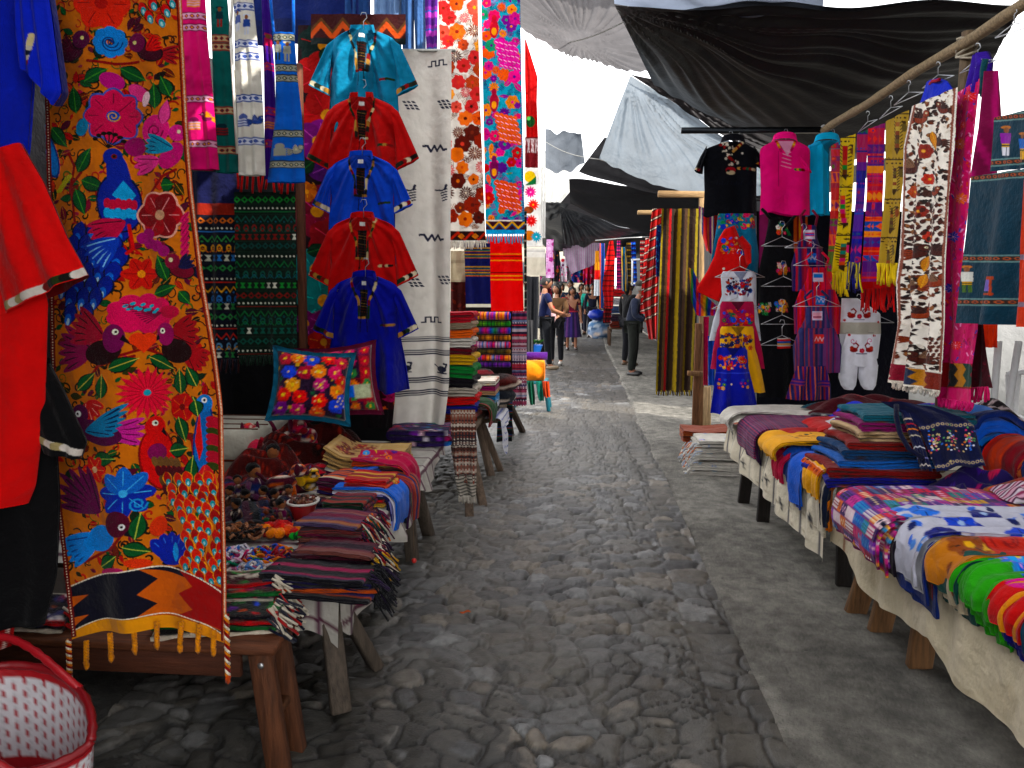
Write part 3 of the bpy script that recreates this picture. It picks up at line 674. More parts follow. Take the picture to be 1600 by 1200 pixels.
    for y in range(752, 905, 15):
        for x in range(262+int((y-752)*.12), 354, 17):
            xx = x+(y // 15 % 2)*8
            if (xx-262) < (905-y)*-.1+6: continue
            if xx < 285 and y > 800: continue
            xx += R.uniform(-4, 4); y2 = y; y = y+R.uniform(-4, 4); cv.leaf(xx-5, y-14, xx+2, y+11, R.uniform(11, 16), R.choice(('#c8281c', '#d83a1c', '#a81a18')), None, '#e8a020'); cv.ell(xx, y+4, 4.6, 6.4, '#1f96a4', -.2); cv.ell(xx, y+5, 1.8, 3, '#a8dce0'); y = y2
    # woven end band
    T = lambda u: 926-40*sin(pi*min(1, max(0, u))*.92+.1)+6*(u > .8)*(u-.8)*5; B = lambda u: 998-34*sin(pi*min(1, max(0, u))*.9+.1)
    xs = np.linspace(60, 365, 60); U = (xs-100)/250
    cv.poly([(x, T(u)) for x, u in zip(xs, U)]+[(x, 1030) for x in xs[::-1]], '#e6a012', 0)
    cv.poly([(x, T(u)) for x, u in zip(xs, U)]+[(x, B(u)) for x, u in zip(xs[::-1], U[::-1])], '#131326', 0)
    def blk(x0, c):
        pts = []
        for f in np.linspace(0, 1, 9):
            x = x0+(24 if int(round(f*8)) % 4 == 2 else (0 if int(round(f*8)) % 4 == 0 else 12)); u = (x-100)/250; pts.append((x, T(u)+(B(u)-T(u))*f))
        cv.poly(pts+[(375, B(1.05)), (375, T(1.05))], c, 0)
    blk(220, '#c8690f'); blk(275, '#a3191a')
    for f in (.33, .8):
        u0 = .0; y = T(u0)+(B(u0)-T(u0))*f; cv.poly([(98, y-8), (134, y-14), (112, y+3), (100, y+14)], '#c8690f', 0)
    for fn in (T, B):
        for k in range(46):
            u = k/46; x = 100+u*250; cv.line([(x, fn(u)), (x+3.2, fn(u+.013))], 2.2, '#efe6d4')
    for xa, sg in ((352, 0),):
        pass
rowsT = [(-45, 58, 282), (60, 62, 287), (200, 66, 294), (300, 68, 302), (430, 70, 318), (560, 72, 340), (640, 73, 350), (760, 78, 352), (900, 94, 356), (1004, 106, 356)]
tp = on(230, 1000, PlY(2.12))
t = thing('embroidered_runner', 'long mustard runner embroidered with birds and flowers hanging in front of the wooden bench', 'textile', tp)
def tapp(cv):
    cv.rect(cv.x0, cv.y0, cv.x1, cv.y1, '#d07c08', 0); paint_tap(cv)
    ys = [r[0] for r in rowsT]
    for y in np.arange(-44, 1000, 2.2):
        xr = np.interp(y, ys, [r[2] for r in rowsT]); xl = np.interp(y, ys, [r[1] for r in rowsT])
        cv.rect(xr-9, y, xr-6, y+2.3, '#7c1414', .5); cv.rect(xr-6, y, xr+3, y+2.3, '#c45a12', .8)
        k = int(y/2.2) % 2; cv.rect(xr-4, y, xr-1.5, y+1.3, '#f2e2c8', 1.2); cv.rect(xl, y, xl+8, y+2.3, '#7a1a10', .6)
        if k: cv.rect(xl+3, y, xl+5, y+2, '#e8d8c0', 1)
o = hang('cloth', rowsT, PlY(2.12), tapp, t, s=1.5, rip=.02, nrip=5, relief=.0022, cs=2.4, bend=0, diag=.2)
me = o.data
# arch of the lower hem
co = np.zeros(len(me.vertices)*3, np.float32); me.vertices.foreach_get('co', co); co = co.reshape(-1, 3); zt = co[:, 2].max(); zb = co[:, 2].min()
f = np.clip((.16-(co[:, 2]-zb))/.16, 0, 1); xx = (co[:, 0]-co[:, 0].min())/(co[:, 0].max()-co[:, 0].min()); 
xb = np.clip((co[:, 0]-co[f > .5][:, 0].min())/(co[f > .5][:, 0].max()-co[f > .5][:, 0].min()), 0, 1)
co[:, 2] += f*.052*np.sin(pi*xb)*f; me.vertices.foreach_set('co', co.ravel())
for k, (x, y, L) in enumerate(((135, 1008, 42), (172, 996, 42), (209, 984, 42), (245, 978, 40), (283, 978, 46), (311, 982, 42), (334, 992, 36))):
    m = MB(); P = []
    for q in range(2):
        a = np.linspace(0, 1, 22); c = PY(x+a*2*sin(k), y-6+a*L*.75, 2.108)
        c = c+np.stack([.0045*np.cos(a*22+q*pi), .0045*np.sin(a*22+q*pi), 0*a], 1); m.tube(c, .0048, '#d8920c', 6)
    e = PY(x+2*sin(k), y-6+L*.86, 2.108); m.ell(e, (.0085, .0085, .018), '#d08a0c', noise=.12); m.build('tassel', 'pile', t)
for x, y, L in ((107, 1000, 58), (354, 960, 95)):
    m = MB(); a = np.linspace(0, 1, 40)
    for q, c in enumerate(('#8c1a14', '#d88a10', '#e8dcc8')):
        p = PY(x+a*2, y+a*L, 2.102)+np.stack([.0055*np.cos(a*34+q*2.09), .0055*np.sin(a*34+q*2.09), 0*a], 1); m.tube(p, .004, c, 5)
    m.ell(PY(x+2, y+L+4, 2.102), (.009, .009, .018), '#c85a14', noise=.15); m.build('braid', 'pile', t)
# ---- cropped shirts at the picture edge
tt = thing('shirt', 'royal blue short-sleeved shirt with striped cuff hanging over the mustard runner', 'shirt', PY(0, 380, 1.97), 'shirts beside the bench')
hang('body', [(-40, -120, 46), (120, -120, 44), (240, -120, 36), (400, -120, 6), (560, -120, -8)], PlY(1.97), '#0d2fb8', tt, s=.6, rip=.03, bulge=.05, back='#081c70', seed=4)
hang('sleeve', [(30, -60, 70, -60), (34, 60, 84, 20), (42, 112, 100, 148), (62, 108, 100, 150)][:3]+[(60, 112, 86, 166)], PlY(1.93), lambda cv: (cv.rect(cv.x0, cv.y0, cv.x1, cv.y1, '#0e33c4'), trim(cv, [(58, 106), (62, 60)], 6, ('#c8c0b0', '#8a1a1a', '#16203a', '#d8c89a'))), tt, s=.8, rip=.012, bulge=.04, back='#0a2280', seed=9)
G = []
for q in (): G.append([PY(80+20*cos(q+.6), 112+50*sin(q), 1.90)+np.array([0, .05*cos(q), 0])+np.array([0, 0, z]) for z in (0, .012, .024)])

tt = thing('shirt', 'scarlet shirt with dark patterned cuff hanging below the royal blue shirt', 'shirt', PY(0, 780, 1.9), 'shirts beside the bench')
def cuffp(a, b, col, w=13):
    return lambda cv: (cv.rect(cv.x0, cv.y0, cv.x1, cv.y1, col), trim(cv, [a, b], w, ('#16120e', '#16120e', '#a89a72', '#2d3b18', '#7a1a1a', '#d8d0c8'), 11, 5))
hang('body', [(405, -130, 50), (470, -130, 74), (640, -130, 68), (760, -130, 52), (788, -130, 40)], PlY(1.92), '#d8102c', tt, s=.7, rip=.02, bulge=.04, back='#700818', seed=5)
hang('sleeve', [(-20, 250, 34, 224), (-20, 330, 70, 285), (-10, 420, 108, 375), (8, 492, 138, 430)], PlY(1.89), cuffp((6, 482), (134, 424), '#d8102c'), tt, s=.9, rip=.012, bulge=.03, back='#700818', seed=6)
tt = thing('shirt', 'black shirt with striped cuff hanging lowest at the bench, below the scarlet shirt', 'shirt', PY(0, 980, 1.95), 'shirts beside the bench')
hang('body', [(560, -130, 76), (780, -130, 88), (900, -130, 84), (978, -130, 66)], PlY(1.97), '#0a0a0e', tt, s=.5, rip=.02, bulge=.05, back='#060608', seed=7, mat='cloth')
hang('sleeve', [(40, 600, 76, 568), (50, 640, 100, 612), (56, 680, 122, 660), (62, 690, 136, 690), (70, 704, 128, 716)], PlY(1.95), cuffp((62, 680), (130, 706), '#0a0a0e', 11), tt, s=.8, rip=.01, bulge=.03, back='#060608', seed=8, mat='cloth')
o = hang('embroidered_runner', [(740, -40, 16), (840, -40, 28), (920, -40, 30), (1012, -40, 14)], PlY(2.0), lambda cv: (cv.rect(cv.x0, cv.y0, cv.x1, cv.y1, '#a8101c'), [cv.ell(12, y, 6, 9, '#d8c818') for y in (815, 868, 888, 908)], cv.scatter(30, ['#d8c818', '#1d6a30', '#d02a6c', '#e86a1a'], 3, 7, 'fl', 4, box=(-20, 790, 14, 960)), [cv.rect(np.interp(y, [740, 840, 920, 1012], [9, 21, 23, 7]), y, np.interp(y, [740, 840, 920, 1012], [11.5, 23.5, 25.5, 9.5]), y+1.6, '#f0e0d8') for y in np.arange(740, 1012, 3)]), s=.9, rip=.012)
one(o, 'narrow red runner with yellow flowers hanging beside the black shirt at the picture edge', 'textile')
# ---- aprons
def apron(label, rows, d, col, band, motif, seed, strap=None, figs=()):
    p = on((rows[-1][1]+rows[-1][2])/2, rows[-1][0], PlY(d)); t = thing('apron', label, 'apron', p, 'woven aprons hanging in a row')
    rs = random.Random(seed)
    def pt(cv):
        cv.rect(cv.x0, cv.y0, cv.x1, cv.y1, col)
        for y in band:
            cv.rect(cv.x0, y-5, cv.x1, y+5, motif[0]); cv.rect(cv.x0, y-6, cv.x1, y-4.4, motif[1]); cv.rect(cv.x0, y+4.4, cv.x1, y+6, motif[1])
            cv.diam(y, 9, 4, 3.4, motif[1]); cv.diam(y, 9, 2, 1.7, motif[2])
        for (x, y, k) in figs:
            c1, c2, c3 = (rs.choice(motif) for _ in range(3))
            if k == 'p': cv.ell(x, y-16, 6, 2, c3); cv.ell(x, y-13, 3, 3.5, '#8a5a3a'); cv.poly([(x-5, y-10), (x+5, y-10), (x+6, y+2), (x-6, y+2)], c1); cv.rect(x-4, y+2, x-1, y+14, c2); cv.rect(x+1, y+2, x+4, y+14, c2)
            elif k == 'b': cv.bird(x, y, 13, rs.choice((-1, 1)), (c1, c2, c3), '#223')
            else: cv.rect(x-9, y-3, x+9, y+6, c1); cv.ell(x, y-6, 8, 5, c2); cv.hstripes([(c1, 2), (c3, 2)], y0=y-3, y1=y+8, x0=x-10, x1=x+10)
    hang('skirt', rows, PlY(d), pt, t, s=1., rip=.012, nrip=4, bulge=.025, back=hx(col)*.6, seed=seed, mat='thin')
    if strap:
        for a, b in strap: MB().tube(PY(np.array([a[0], b[0]]), np.array([a[1], b[1]]), d), .008, col, 6).build('strap', 'cloth', t)
    return t
apron('bright pink apron with thin patterned bands, next to the mustard runner', [(-40, 282, 318), (60, 284, 324), (150, 290, 332), (265, 296, 341)], 4.0, '#e0127e', (27, 45, 156, 226), ('#e8b8d0', '#8a1a5c', '#e8a020'), 3, None, ((306, 4, 'h'), (306, 195, 'h'), (325, 185, 'b')))
apron('teal green apron between the bright pink and the white aprons', [(-40, 328, 352), (60, 331, 360), (150, 334, 366), (270, 338, 372)], 4.12, '#06726c', (62, 75, 174, 236), ('#c8b890', '#a02a2a', '#0a3a44'), 5, None, ((346, 30, 'p'), (350, 205, 'h')))
apron('white apron with blue figures woven in bands', [(-40, 364, 392), (78, 366, 404), (100, 366, 408), (180, 370, 412), (274, 372, 415)], 3.98, '#e4e0d6', (12, 70, 90, 155, 222), ('#d8dcea', '#33509a', '#5a6aa8'), 6, (((364, -30), (360, 60)), ((361, 60), (371, 240))), ((374, 36, 'p'), (388, 42, 'p'), (382, 190, 'h'), (404, 190, 'b')))
apron('purple apron half hidden between the white and the bright blue aprons', [(-40, 408, 420), (60, 410, 424), (105, 412, 428), (280, 414, 432)], 4.15, '#43128a', (106, 175, 226), ('#7a3a8a', '#c02a5c', '#e0902a'), 7, None, ((421, 72, 'p'), (424, 195, 'h')))
apron('bright blue apron with grey bands, last of the row before the shirts', [(52, 427, 460), (120, 430, 465), (180, 430, 472), (285, 417, 478)], 4.02, '#0c6cc8', (60, 108, 124, 210, 258), ('#a8a89a', '#33423a', '#d8cfae'), 8, (((428, 56), (420, -30)), ((459, 54), (458, -30))), ((437, 82, 'p'), (451, 84, 'p'), (440, 236, 'h'), (466, 236, 'b')))
# ---- dark woven cloths at the back of the first stall
def guat(cv, base, pal, per=16, seed=2, y0=None, dots='#d8d8c8'):
    rs = random.Random(seed); y = cv.y0 if y0 is None else y0; k = 0
    while y < cv.y1:
        c = rs.choice(pal); c2 = rs.choice(pal); m = k % 5
        cv.rect(cv.x0, y-per*.5, cv.x1, y-per*.42, hx(base)*2)
        if m == 0: cv.diam(y, 11, 5.5, per*.36, c); cv.diam(y, 11, 2.4, per*.16, base)
        elif m == 1: cv.dots(y, 6.5, 1.5, dots); cv.rect(cv.x0, y+per*.3, cv.x1, y+per*.4, c)
        elif m == 2: cv.zig(y, per*.28, 12, 3, c); cv.dots(y+per*.3, 12, 1.4, c2)
        elif m == 3:
            for x in np.arange(cv.x0+6, cv.x1, 13): cv.ell(x, y, 4, per*.38, c); cv.ell(x, y, 2, per*.2, base); cv.line([(x-5, y+per*.4), (x, y), (x+5, y+per*.4)], 1.4, c2)
        else:
            for x in np.arange(cv.x0+5, cv.x1, 10): cv.poly([(x-4, y-4), (x+4, y-4), (x+1, y), (x+4, y+5), (x-4, y+5), (x-1, y)], c if rs.random() < .8 else dots)
        y += per*rs.uniform(.75, 1.15); k += 1
t = thing('woven_cloth', 'navy handwoven cloth with rows of orange, blue and green figures below the pink apron', 'textile', PY(340, 560, 4.7), 'dark handwoven cloths')
hang('cloth', [(268, 300, 374), (420, 300, 374), (562, 300, 374)], PlY(4.7), lambda cv: (cv.rect(cv.x0, cv.y0, cv.x1, cv.y1, '#0d0f1f'), cv.rect(cv.x0, cv.y0, cv.x1, 325, '#0f1440'), cv.rect(cv.x0, 318, cv.x1, 336, '#8a2a12'), guat(cv, '#0d0f1f', ['#c06a1c', '#3a78b8', '#3a8a4c', '#b8342a', '#d8a02a', '#6a9ac0'], 15, 2, 345)), t, s=1., rip=.02, cs=2.5)
fringe(t, (300, 562, 374, 562), PlY(4.69), 26, 22, ['#101426', '#3a1418', '#101426'], .006)
t = thing('woven_cloth', 'dark green handwoven cloth with white dot rows and red top fringe behind the blue apron', 'textile', PY(420, 560, 4.62), 'dark handwoven cloths')
hang('cloth', [(300, 366, 462), (420, 369, 463), (556, 373, 464)], PlY(4.62), lambda cv: (cv.rect(cv.x0, cv.y0, cv.x1, cv.y1, '#0c2117'), guat(cv, '#0c2117', ['#14584a', '#1b6a3a', '#155a66', '#2a8a3c', '#7a1f1a', '#0f4a44'], 15, 9, 312)), t, s=1., rip=.02, cs=2.5)
fringe(t, (368, 268, 462, 268), PlY(4.61), 12, 34, '#b81a22', .008)
fringe(t, (373, 556, 464, 556), PlY(4.61), 24, 16, '#0e2a1c', .006)
o = MB().beam(PY(474, 545, 4.75), PY(466, 100, 4.75), .045, .045, '#5e3420').beam(PY(474, 545, 4.75), PY(474, 560, 4.75)-np.array([0, 0, 1.1]), .045, .045, '#5e3420').build('stall_post', 'wood'); one(o, 'thin brown wooden post between the green woven cloth and the floral backdrop', 'post')
# big floral backdrop
def paint_flor(cv):
    cv.rect(cv.x0, cv.y0, cv.x1, cv.y1, '#240a14')
    for x, y, r, c, c2 in ((505, 70, 40, '#0f2a26', '#9a1a1a'), (500, 118, 38, '#b81822', '#e04050'), (545, 100, 40, '#a8141e', '#d83040'), (510, 180, 44, '#c01420', '#d8183a'), (495, 220, 34, '#8c1a86', '#d860c0'), (520, 255, 40, '#5a1a70', '#b050c0'), (495, 330, 42, '#8a1238', '#c83a7a'), (520, 375, 40, '#a8162c', '#e04860'), (492, 420, 36, '#128a8c', '#54d0c8'), (505, 470, 44, '#0f8a88', '#3ac0b8'), (480, 300, 16, '#e07a14', '#f0b040'), (540, 440, 20, '#c02020', '#e86040'), (548, 470, 16, '#b81c1c', '#e05a3a'), (480, 505, 20, '#7a1268', '#b850a8'), (500, 505, 20, '#8a1470', '#c860b0'), (505, 535, 26, '#c0301a', '#e88030'), (560, 300, 40, '#3a0f4a', '#8a3a9a'), (560, 180, 40, '#6a0f1c', '#b02a3a')):
        for k in range(4): cv.curl(x, y, r*1.05-k*3, -1+k*.1, .35, 1.3, c2)
        cv.flower(x, y, r, 6, [c, hx(c)*.75], '#e8a020', c2, None, a0=x)
    for q in ((470, 270, 492, 250), (530, 300, 555, 330), (480, 395, 510, 385), (520, 500, 548, 495), (540, 380, 560, 350), (500, 95, 520, 70)): cv.leaf(*q, 18, '#123a22', '#2f7a3c')
o = hang('floral_backdrop', [(40, 466, 620), (300, 462, 618), (560, 462, 616)], PlY(5.2), paint_flor, s=.8, rip=.03)
one(o, 'dark backdrop cloth with huge red, purple and turquoise flowers behind the shirt column', 'textile')
o = hang('embroidered_runner', [(560, 566, 618), (625, 566, 617), (668, 568, 613)], PlY(5.1), lambda cv: (cv.rect(cv.x0, cv.y0, cv.x1, cv.y1, '#3a0a16'), cv.scatter(16, ['#a01a2c', '#c02a6a', '#7a1230', '#d0602a'], 4, 9, 'fl', 8, box=(565, 600, 620, 648)), cv.rect(560, 640, 620, 700, '#140a10')), s=.8)
one(o, 'dark red cloth hanging below the lowest blue shirt', 'textile')
t = thing('woven_cloth', 'dark red cloth with orange zigzag hanging above the topmost turquoise shirt', 'textile', PY(560, 60, 5.12))
hang('cloth', [(22, 486, 634), (40, 486, 634), (70, 486, 634)], PlY(5.12), lambda cv: (cv.rect(cv.x0, cv.y0, cv.x1, cv.y1, '#3a0c0e'), cv.zig(48, 10, 34, 12, '#b8521a'), cv.zig(40, 10, 34, 6, '#5a3a1c'), cv.rect(cv.x0, 60, cv.x1, 72, '#0c1a1a')), t, s=.8)
# ---- column of shirts
SHC = [('topmost shirt of the column, turquoise with dark lace-up neck', 568, 52, 1.02, 5.02, '#0f86a8', 175), ('upper red shirt of the column, below the turquoise one', 567, 157, 1.0, 4.95, '#c0161c', 165), ('bright blue shirt between the two red ones in the column', 566, 248, .98, 4.88, '#0b50c4', 165), ('lower red shirt of the column, above the navy tunic', 568, 344, 1.0, 4.81, '#c4101e', 160), ('long deep blue tunic at the bottom of the shirt column', 571, 436, 1.0, 4.74, '#0b1c9a', 176)]
for i, (lb, cx, yt, k, d, c, hm) in enumerate(SHC):
    shirt(lb, cx, yt, k, d, c, hm, slv=(.88, 1.0, .8, .95, .86)[i], hw=(50, 66) if i == 4 else (50, 58), seed=11+i*7, open_=.75, rip=(.05, .036, .045, .04, .05)[i])
    hanger(cx, yt-2, 96*k, PlY(d+.012), 'wire hanger inside the '+('topmost turquoise', 'upper red', 'bright blue', 'lower red', 'long deep blue')[i]+' shirt of the column', top=30)
# ---- white curtain with navy figures
def paint_cur(cv):
    cv.rect(cv.x0, cv.y0, cv.x1, cv.y1, '#d4d0c8'); nv = '#23263c'
    def meander(x, y, k=1.):
        P = [(0, 4), (5, 4), (5, -4), (12, -4), (12, 4), (18, 4), (18, -4), (25, -4), (25, 4), (31, 4)]
        cv.line([(x+a*k, y+b*k) for a, b in P], 2.6*k, nv)
    def wing(x, y): cv.line([(x, y-4), (x+6, y-5), (x+11, y+4), (x+17, y-5), (x+22, y+4), (x+28, y-4), (x+33, y+4), (x+38, y+3)], 3.6, nv)
    def bars(x, y):
        for j in range(3):
            for i in range(3): cv.poly([(x+i*7+j*3, y+j*5), (x+i*7+5+j*3, y+j*5), (x+i*7+8+j*3, y+j*5+3.4), (x+i*7+3+j*3, y+j*5+3.4)], nv)
    def duck(x, y): cv.ell(x, y, 9, 5, nv); cv.line([(x+7, y-2), (x+9, y-8), (x+4, y-9)], 3, nv); cv.line([(x-8, y-2), (x-14, y-6)], 2, nv); cv.line([(x-9, y+6), (x+9, y+6)], 1.6, nv)
    meander(668, 98); bars(628, 158); bars(682, 157); wing(660, 231); wing(604, 232)
    for x in (640, 690):
        for q in range(5): cv.line([(x-2+q, 298+q*4), (x+9, 296+q*4)], 2.2, nv)
        cv.line([(x-12, 296), (x+2, 298)], 2.4, nv); cv.line([(x+6, 296), (x+8, 290)], 4, nv)
    wing(655, 371); bars(634, 435); bars(682, 431); meander(658, 500); duck(690, 577); duck(634, 575)
    for y in (530, 551, 594, 614):
        for q in (-3.2, 0, 3.2): cv.rect(cv.x0, y+q-1, cv.x1, y+q+1, nv)
t = thing('curtain', 'white cotton curtain with small navy figures and navy stripes beside the shirt column', 'curtain', PY(660, 690, 5.3))
hang('cloth', [(78, 590, 706), (300, 600, 705), (520, 608, 704), (600, 613, 703), (688, 612, 692)], PlY(5.3), paint_cur, t, s=.9, rip=.05, nrip=6, diag=.04, rgrow=.5, seed=21, mat='thin', cs=2.4)
m = MB().beam(PY(560, 79, 5.32), PY(712, 79, 5.32), .02, .02, '#8a8a86'); m.build('rail', 'metal', t)
# denim and purple things above
for i, (x0, x1, c, lb) in enumerate(((540, 578, '#2a4a7c', 'dark blue jeans leg hanging left of the faded ones above the shirts'), (584, 626, '#7a94b8', 'faded light blue jeans hanging above the turquoise shirt'), (628, 664, '#4a6a98', 'mid blue jeans hanging above the white curtain'))):
    t = thing('jeans', lb, 'jeans', PY((x0+x1)/2, 85, 5.5), 'hanging jeans')
    for sx in (0, 1):
        a = x0+sx*(x1-x0)*.5; b = a+(x1-x0)*.52; hang('leg', [(-60, a, b), (20, a, b), (86, a+2, b)], PlY(5.5+.01*sx), c, t, s=.6, rip=.03, bulge=.05, back=hx(c)*.5, seed=31+i+sx)
o = hang('shawl', [(-60, 664, 684), (20, 664, 684), (82, 666, 683)], PlY(5.45), lambda cv: (cv.rect(cv.x0, cv.y0, cv.x1, cv.y1, '#5c2a86'), cv.hstripes([('#5c2a86', 12), ('#8a3a9a', 6), ('#3a5aa8', 3), ('#b04ab0', 8)], y0=-60, y1=90)), s=.7, rip=.02); one(o, 'purple striped shawl hanging between the jeans and the orange floral runner', 'textile')
o = hang('backdrop_cloth', [(-60, 380, 560), (30, 380, 560), (70, 380, 560)], PlY(5.45), lambda cv: cv.hstripes([('#0c1a4a', 50), ('#10225c', 40)], y0=-60, y1=90), s=.4, rip=.03); one(o, 'deep navy cloth hung high behind the aprons', 'textile')
# ---- two tall embroidered runners beyond the curtain
W_OR = ['#c0521c', '#8a2a14', '#d8742c', '#5c1c14', '#d0483c', '#7a3020', '#e0943c', '#3c1a16']
def p_orange(cv):
    cv.rect(cv.x0, cv.y0, cv.x1, cv.y1, '#e2dcd2')
    R = random.Random(12)
    for _ in range(260):
        x, y = R.uniform(683, 760), R.uniform(-40, 362); a = R.random()*3.1; c = R.choice(('#6a3a28', '#4a2a20', '#a07a60'))
        for q in range(4): cv.line([(x+q*2.2*sin(a), y-q*2.2*cos(a)), (x+9*cos(a)+q*2.2*sin(a), y+9*sin(a)-q*2.2*cos(a))], .9, c)
    for j in range(20):
        for i in range(3):
            y = -30+j*19.5+R.uniform(-4, 4); x = 690+i*25+(j % 2)*10+R.uniform(-4, 4); k = R.random(); lo = y > 190
            pal = W_OR[1:6] if lo else ['#d8602c', '#e0743c', '#c83c3c', '#e8a04c', '#b04a2c', '#d85a4c']
            if k < .72: cv.flower(x, y, R.uniform(9, 14), R.choice((5, 6, 7)), R.choice(pal), R.choice(W_OR), '#3a1812' if R.random() < .6 else None, a0=R.random())
            else: cv.burst(x, y, R.uniform(9, 13), 14, R.choice(('#7a4a38', '#c86a6a', '#5a3a30')), '#e8d8c0', '#e2dcd2')
    cv.rect(cv.x0, 358, cv.x1, 361, '#e8e0d4'); cv.rect(cv.x0, 361, cv.x1, 377, '#2a1210'); cv.zig(369, 6, 22, 5, '#a8301a'); cv.diam(369, 22, 6, 5, '#c87a2a', ph=.25); cv.rect(cv.x0, 376, cv.x1, 390, '#e2dcd2')
    for y in np.arange(-40, 362, 2): cv.rect(np.interp(y, [0, 380], [745, 758]), y, np.interp(y, [0, 380], [748, 761]), y+2.1, '#b08a70')
t = thing('embroidered_runner', 'tall white runner embroidered with orange and brown flowers beyond the white curtain', 'textile', PY(730, 378, 6.2), 'tall embroidered runners')
hang('cloth', [(-42, 683, 746), (150, 690, 750), (378, 700, 759)], PlY(6.2), p_orange, t, s=1.1, rip=.012, cs=3, mat='thin')
fringe(t, (702, 377, 759, 377), PlY(6.19), 24, 13, '#e0d8cc', .005)
def p_multi(cv):
    cv.rect(cv.x0, cv.y0, cv.x1, cv.y1, '#16a0b8')
    PAL = ['#c81a86', '#e0308c', '#7a1a8c', '#e0641c', '#12946c', '#d8206a', '#5a1a86', '#e08a1c', '#c02020']
    R = random.Random(6)
    for _ in range(300):
        x, y = R.uniform(748, 818), R.uniform(-40, 350); a = R.uniform(-.6, 2); c = R.choice(('#1d3a78', '#0f6a7a', '#8a1a7c', '#127a5a'))
        for q in range(4): cv.line([(x+q*2*sin(a), y-q*2*cos(a)), (x+7*cos(a)+q*2*sin(a), y+7*sin(a)-q*2*cos(a))], 1, c)
    cv.scatter(95, PAL, 5, 11, 'fslff', 15, '#5a1050', box=(750, -40, 816, 346))
    for y, c, t2 in ((45, '#c02a3c', '#d8309a'), (160, '#a01a3c', '#e0641c'), (265, '#7a1458', '#d8561c')):
        cv.ell(772, y, 7, 15, c); cv.ell(772, y-16, 4, 6, c); cv.ell(772, y+4, 4, 6, '#e8a02a'); 
        for j in range(5):
            for i in range(5): xx = 776+i*7+j*2; yy = y+20+j*9+i*1.5; cv.ell(xx, yy, 4.2, 5, t2, .5); cv.line([(xx-2, yy), (xx+2, yy+2)], 1, '#f0c0d8')
    cv.rect(cv.x0, 344, cv.x1, 346, '#e8e0d4'); cv.rect(cv.x0, 346, cv.x1, 359, '#3a1020'); cv.zig(352, 5, 20, 5, '#d0a02a'); cv.zig(355, 5, 20, 3, '#1a4a7a'); cv.rect(cv.x0, 359, cv.x1, 380, '#2a9ac8')
    for y in np.arange(-40, 346, 2): x = np.interp(y, [0, 370], [812, 816]); cv.rect(x, y, x+6, y+2.1, '#4a86a8' if int(y) % 4 else '#2a5a86')
t = thing('embroidered_runner', 'tall turquoise runner densely embroidered with pink, purple and orange birds', 'textile', PY(786, 366, 6.35), 'tall embroidered runners')
hang('cloth', [(-42, 751, 812), (180, 755, 816), (366, 759, 820)], PlY(6.35), p_multi, t, s=1.1, rip=.012, cs=3, mat='thin')
fringe(t, (760, 366, 818, 366), PlY(6.34), 15, 15, '#4aa8cc', .006)
# cloths underneath
o = hang('woven_cloth', [(392, 704, 734), (440, 704, 734), (440.5, 704, 733)], PlY(6.9), lambda cv: cv.hstripes([('#cfc3a6', 26), ('#b8ac92', 5)], y0=380), s=.9); one(o, 'plain cream cloth below the orange floral runner', 'textile')
o = hang('woven_cloth', [(380, 725, 766), (430, 727, 766), (475, 728, 767)], PlY(6.75), lambda cv: (cv.rect(cv.x0, cv.y0, cv.x1, cv.y1, '#151c66'), [cv.hstripes([('#c8a02a', 2), ('#151c66', 2), ('#2f8a6a', 1.5), ('#c8642a', 1.5)], y0=y, y1=y+7) for y in (387, 397, 416, 425)]), s=1., rip=.015); one(o, 'navy cloth with thin golden stripes between the cream and the orange cloths', 'textile')
o = hang('woven_cloth', [(370, 762, 815), (430, 765, 817), (486, 767, 818)], PlY(6.85), lambda cv: (cv.rect(cv.x0, cv.y0, cv.x1, cv.y1, '#e0260c'), [cv.rect(cv.x0, y, cv.x1, y+1.8, c) for y, c in ((396, '#e89a1c'), (400, '#7a1a0c'), (406, '#e89a1c'), (425, '#7a1a0c'), (430, '#e89a1c'), (436, '#e89a1c'))]), s=1., rip=.02, mat='thin'); one(o, 'bright orange-red cloth with thin yellow stripes below the turquoise runner', 'textile')
o = hang('woven_cloth', [(436, 704, 730), (470, 704, 728), (500, 704, 728)], PlY(7.0), lambda cv: (cv.rect(cv.x0, cv.y0, cv.x1, cv.y1, '#4a1410'), cv.scatter(14, ['#7a2a1c', '#2a0c0c', '#8a3a24'], 3, 6, 'lc', 3)), s=.9); one(o, 'dark brown-red patterned cloth beside the stack of folded textiles', 'textile')
# striped long runner at stall corner
def p_str(cv):
    R = random.Random(2); y = cv.y0
    while y < cv.y1:
        h = R.choice((1.5, 2, 3, 4)); cv.rect(cv.x0, y, cv.x1, y+h, R.choice(('#b8a8b8', '#8a2a44', '#4a3a66', '#c8b8c0', '#a04a66', '#2a2440', '#7a8aa8', '#b83a4a'))); y += h
        if R.random() < .4: cv.dots(y-1, 4, 1, R.choice(('#e8d8e0', '#2a2440')))
o = hang('striped_runner', [(486, 797, 823), (560, 799, 823), (634, 801, 823)], PlY(7.6), p_str, s=1.2, rip=.012); one(o, 'long narrow runner with fine pink, white and navy stripes at the stall corner', 'textile')
o = hang('striped_runner', [(330, 818, 823), (420, 819, 823), (486, 819, 823)], PlY(6.7), lambda cv: cv.hstripes([('#173a2a', 6), ('#c8c0b0', 2), ('#3a1a1a', 5)], y0=330), s=1); one(o, 'thin dark strip of cloth hanging beside the orange-red cloth', 'textile')
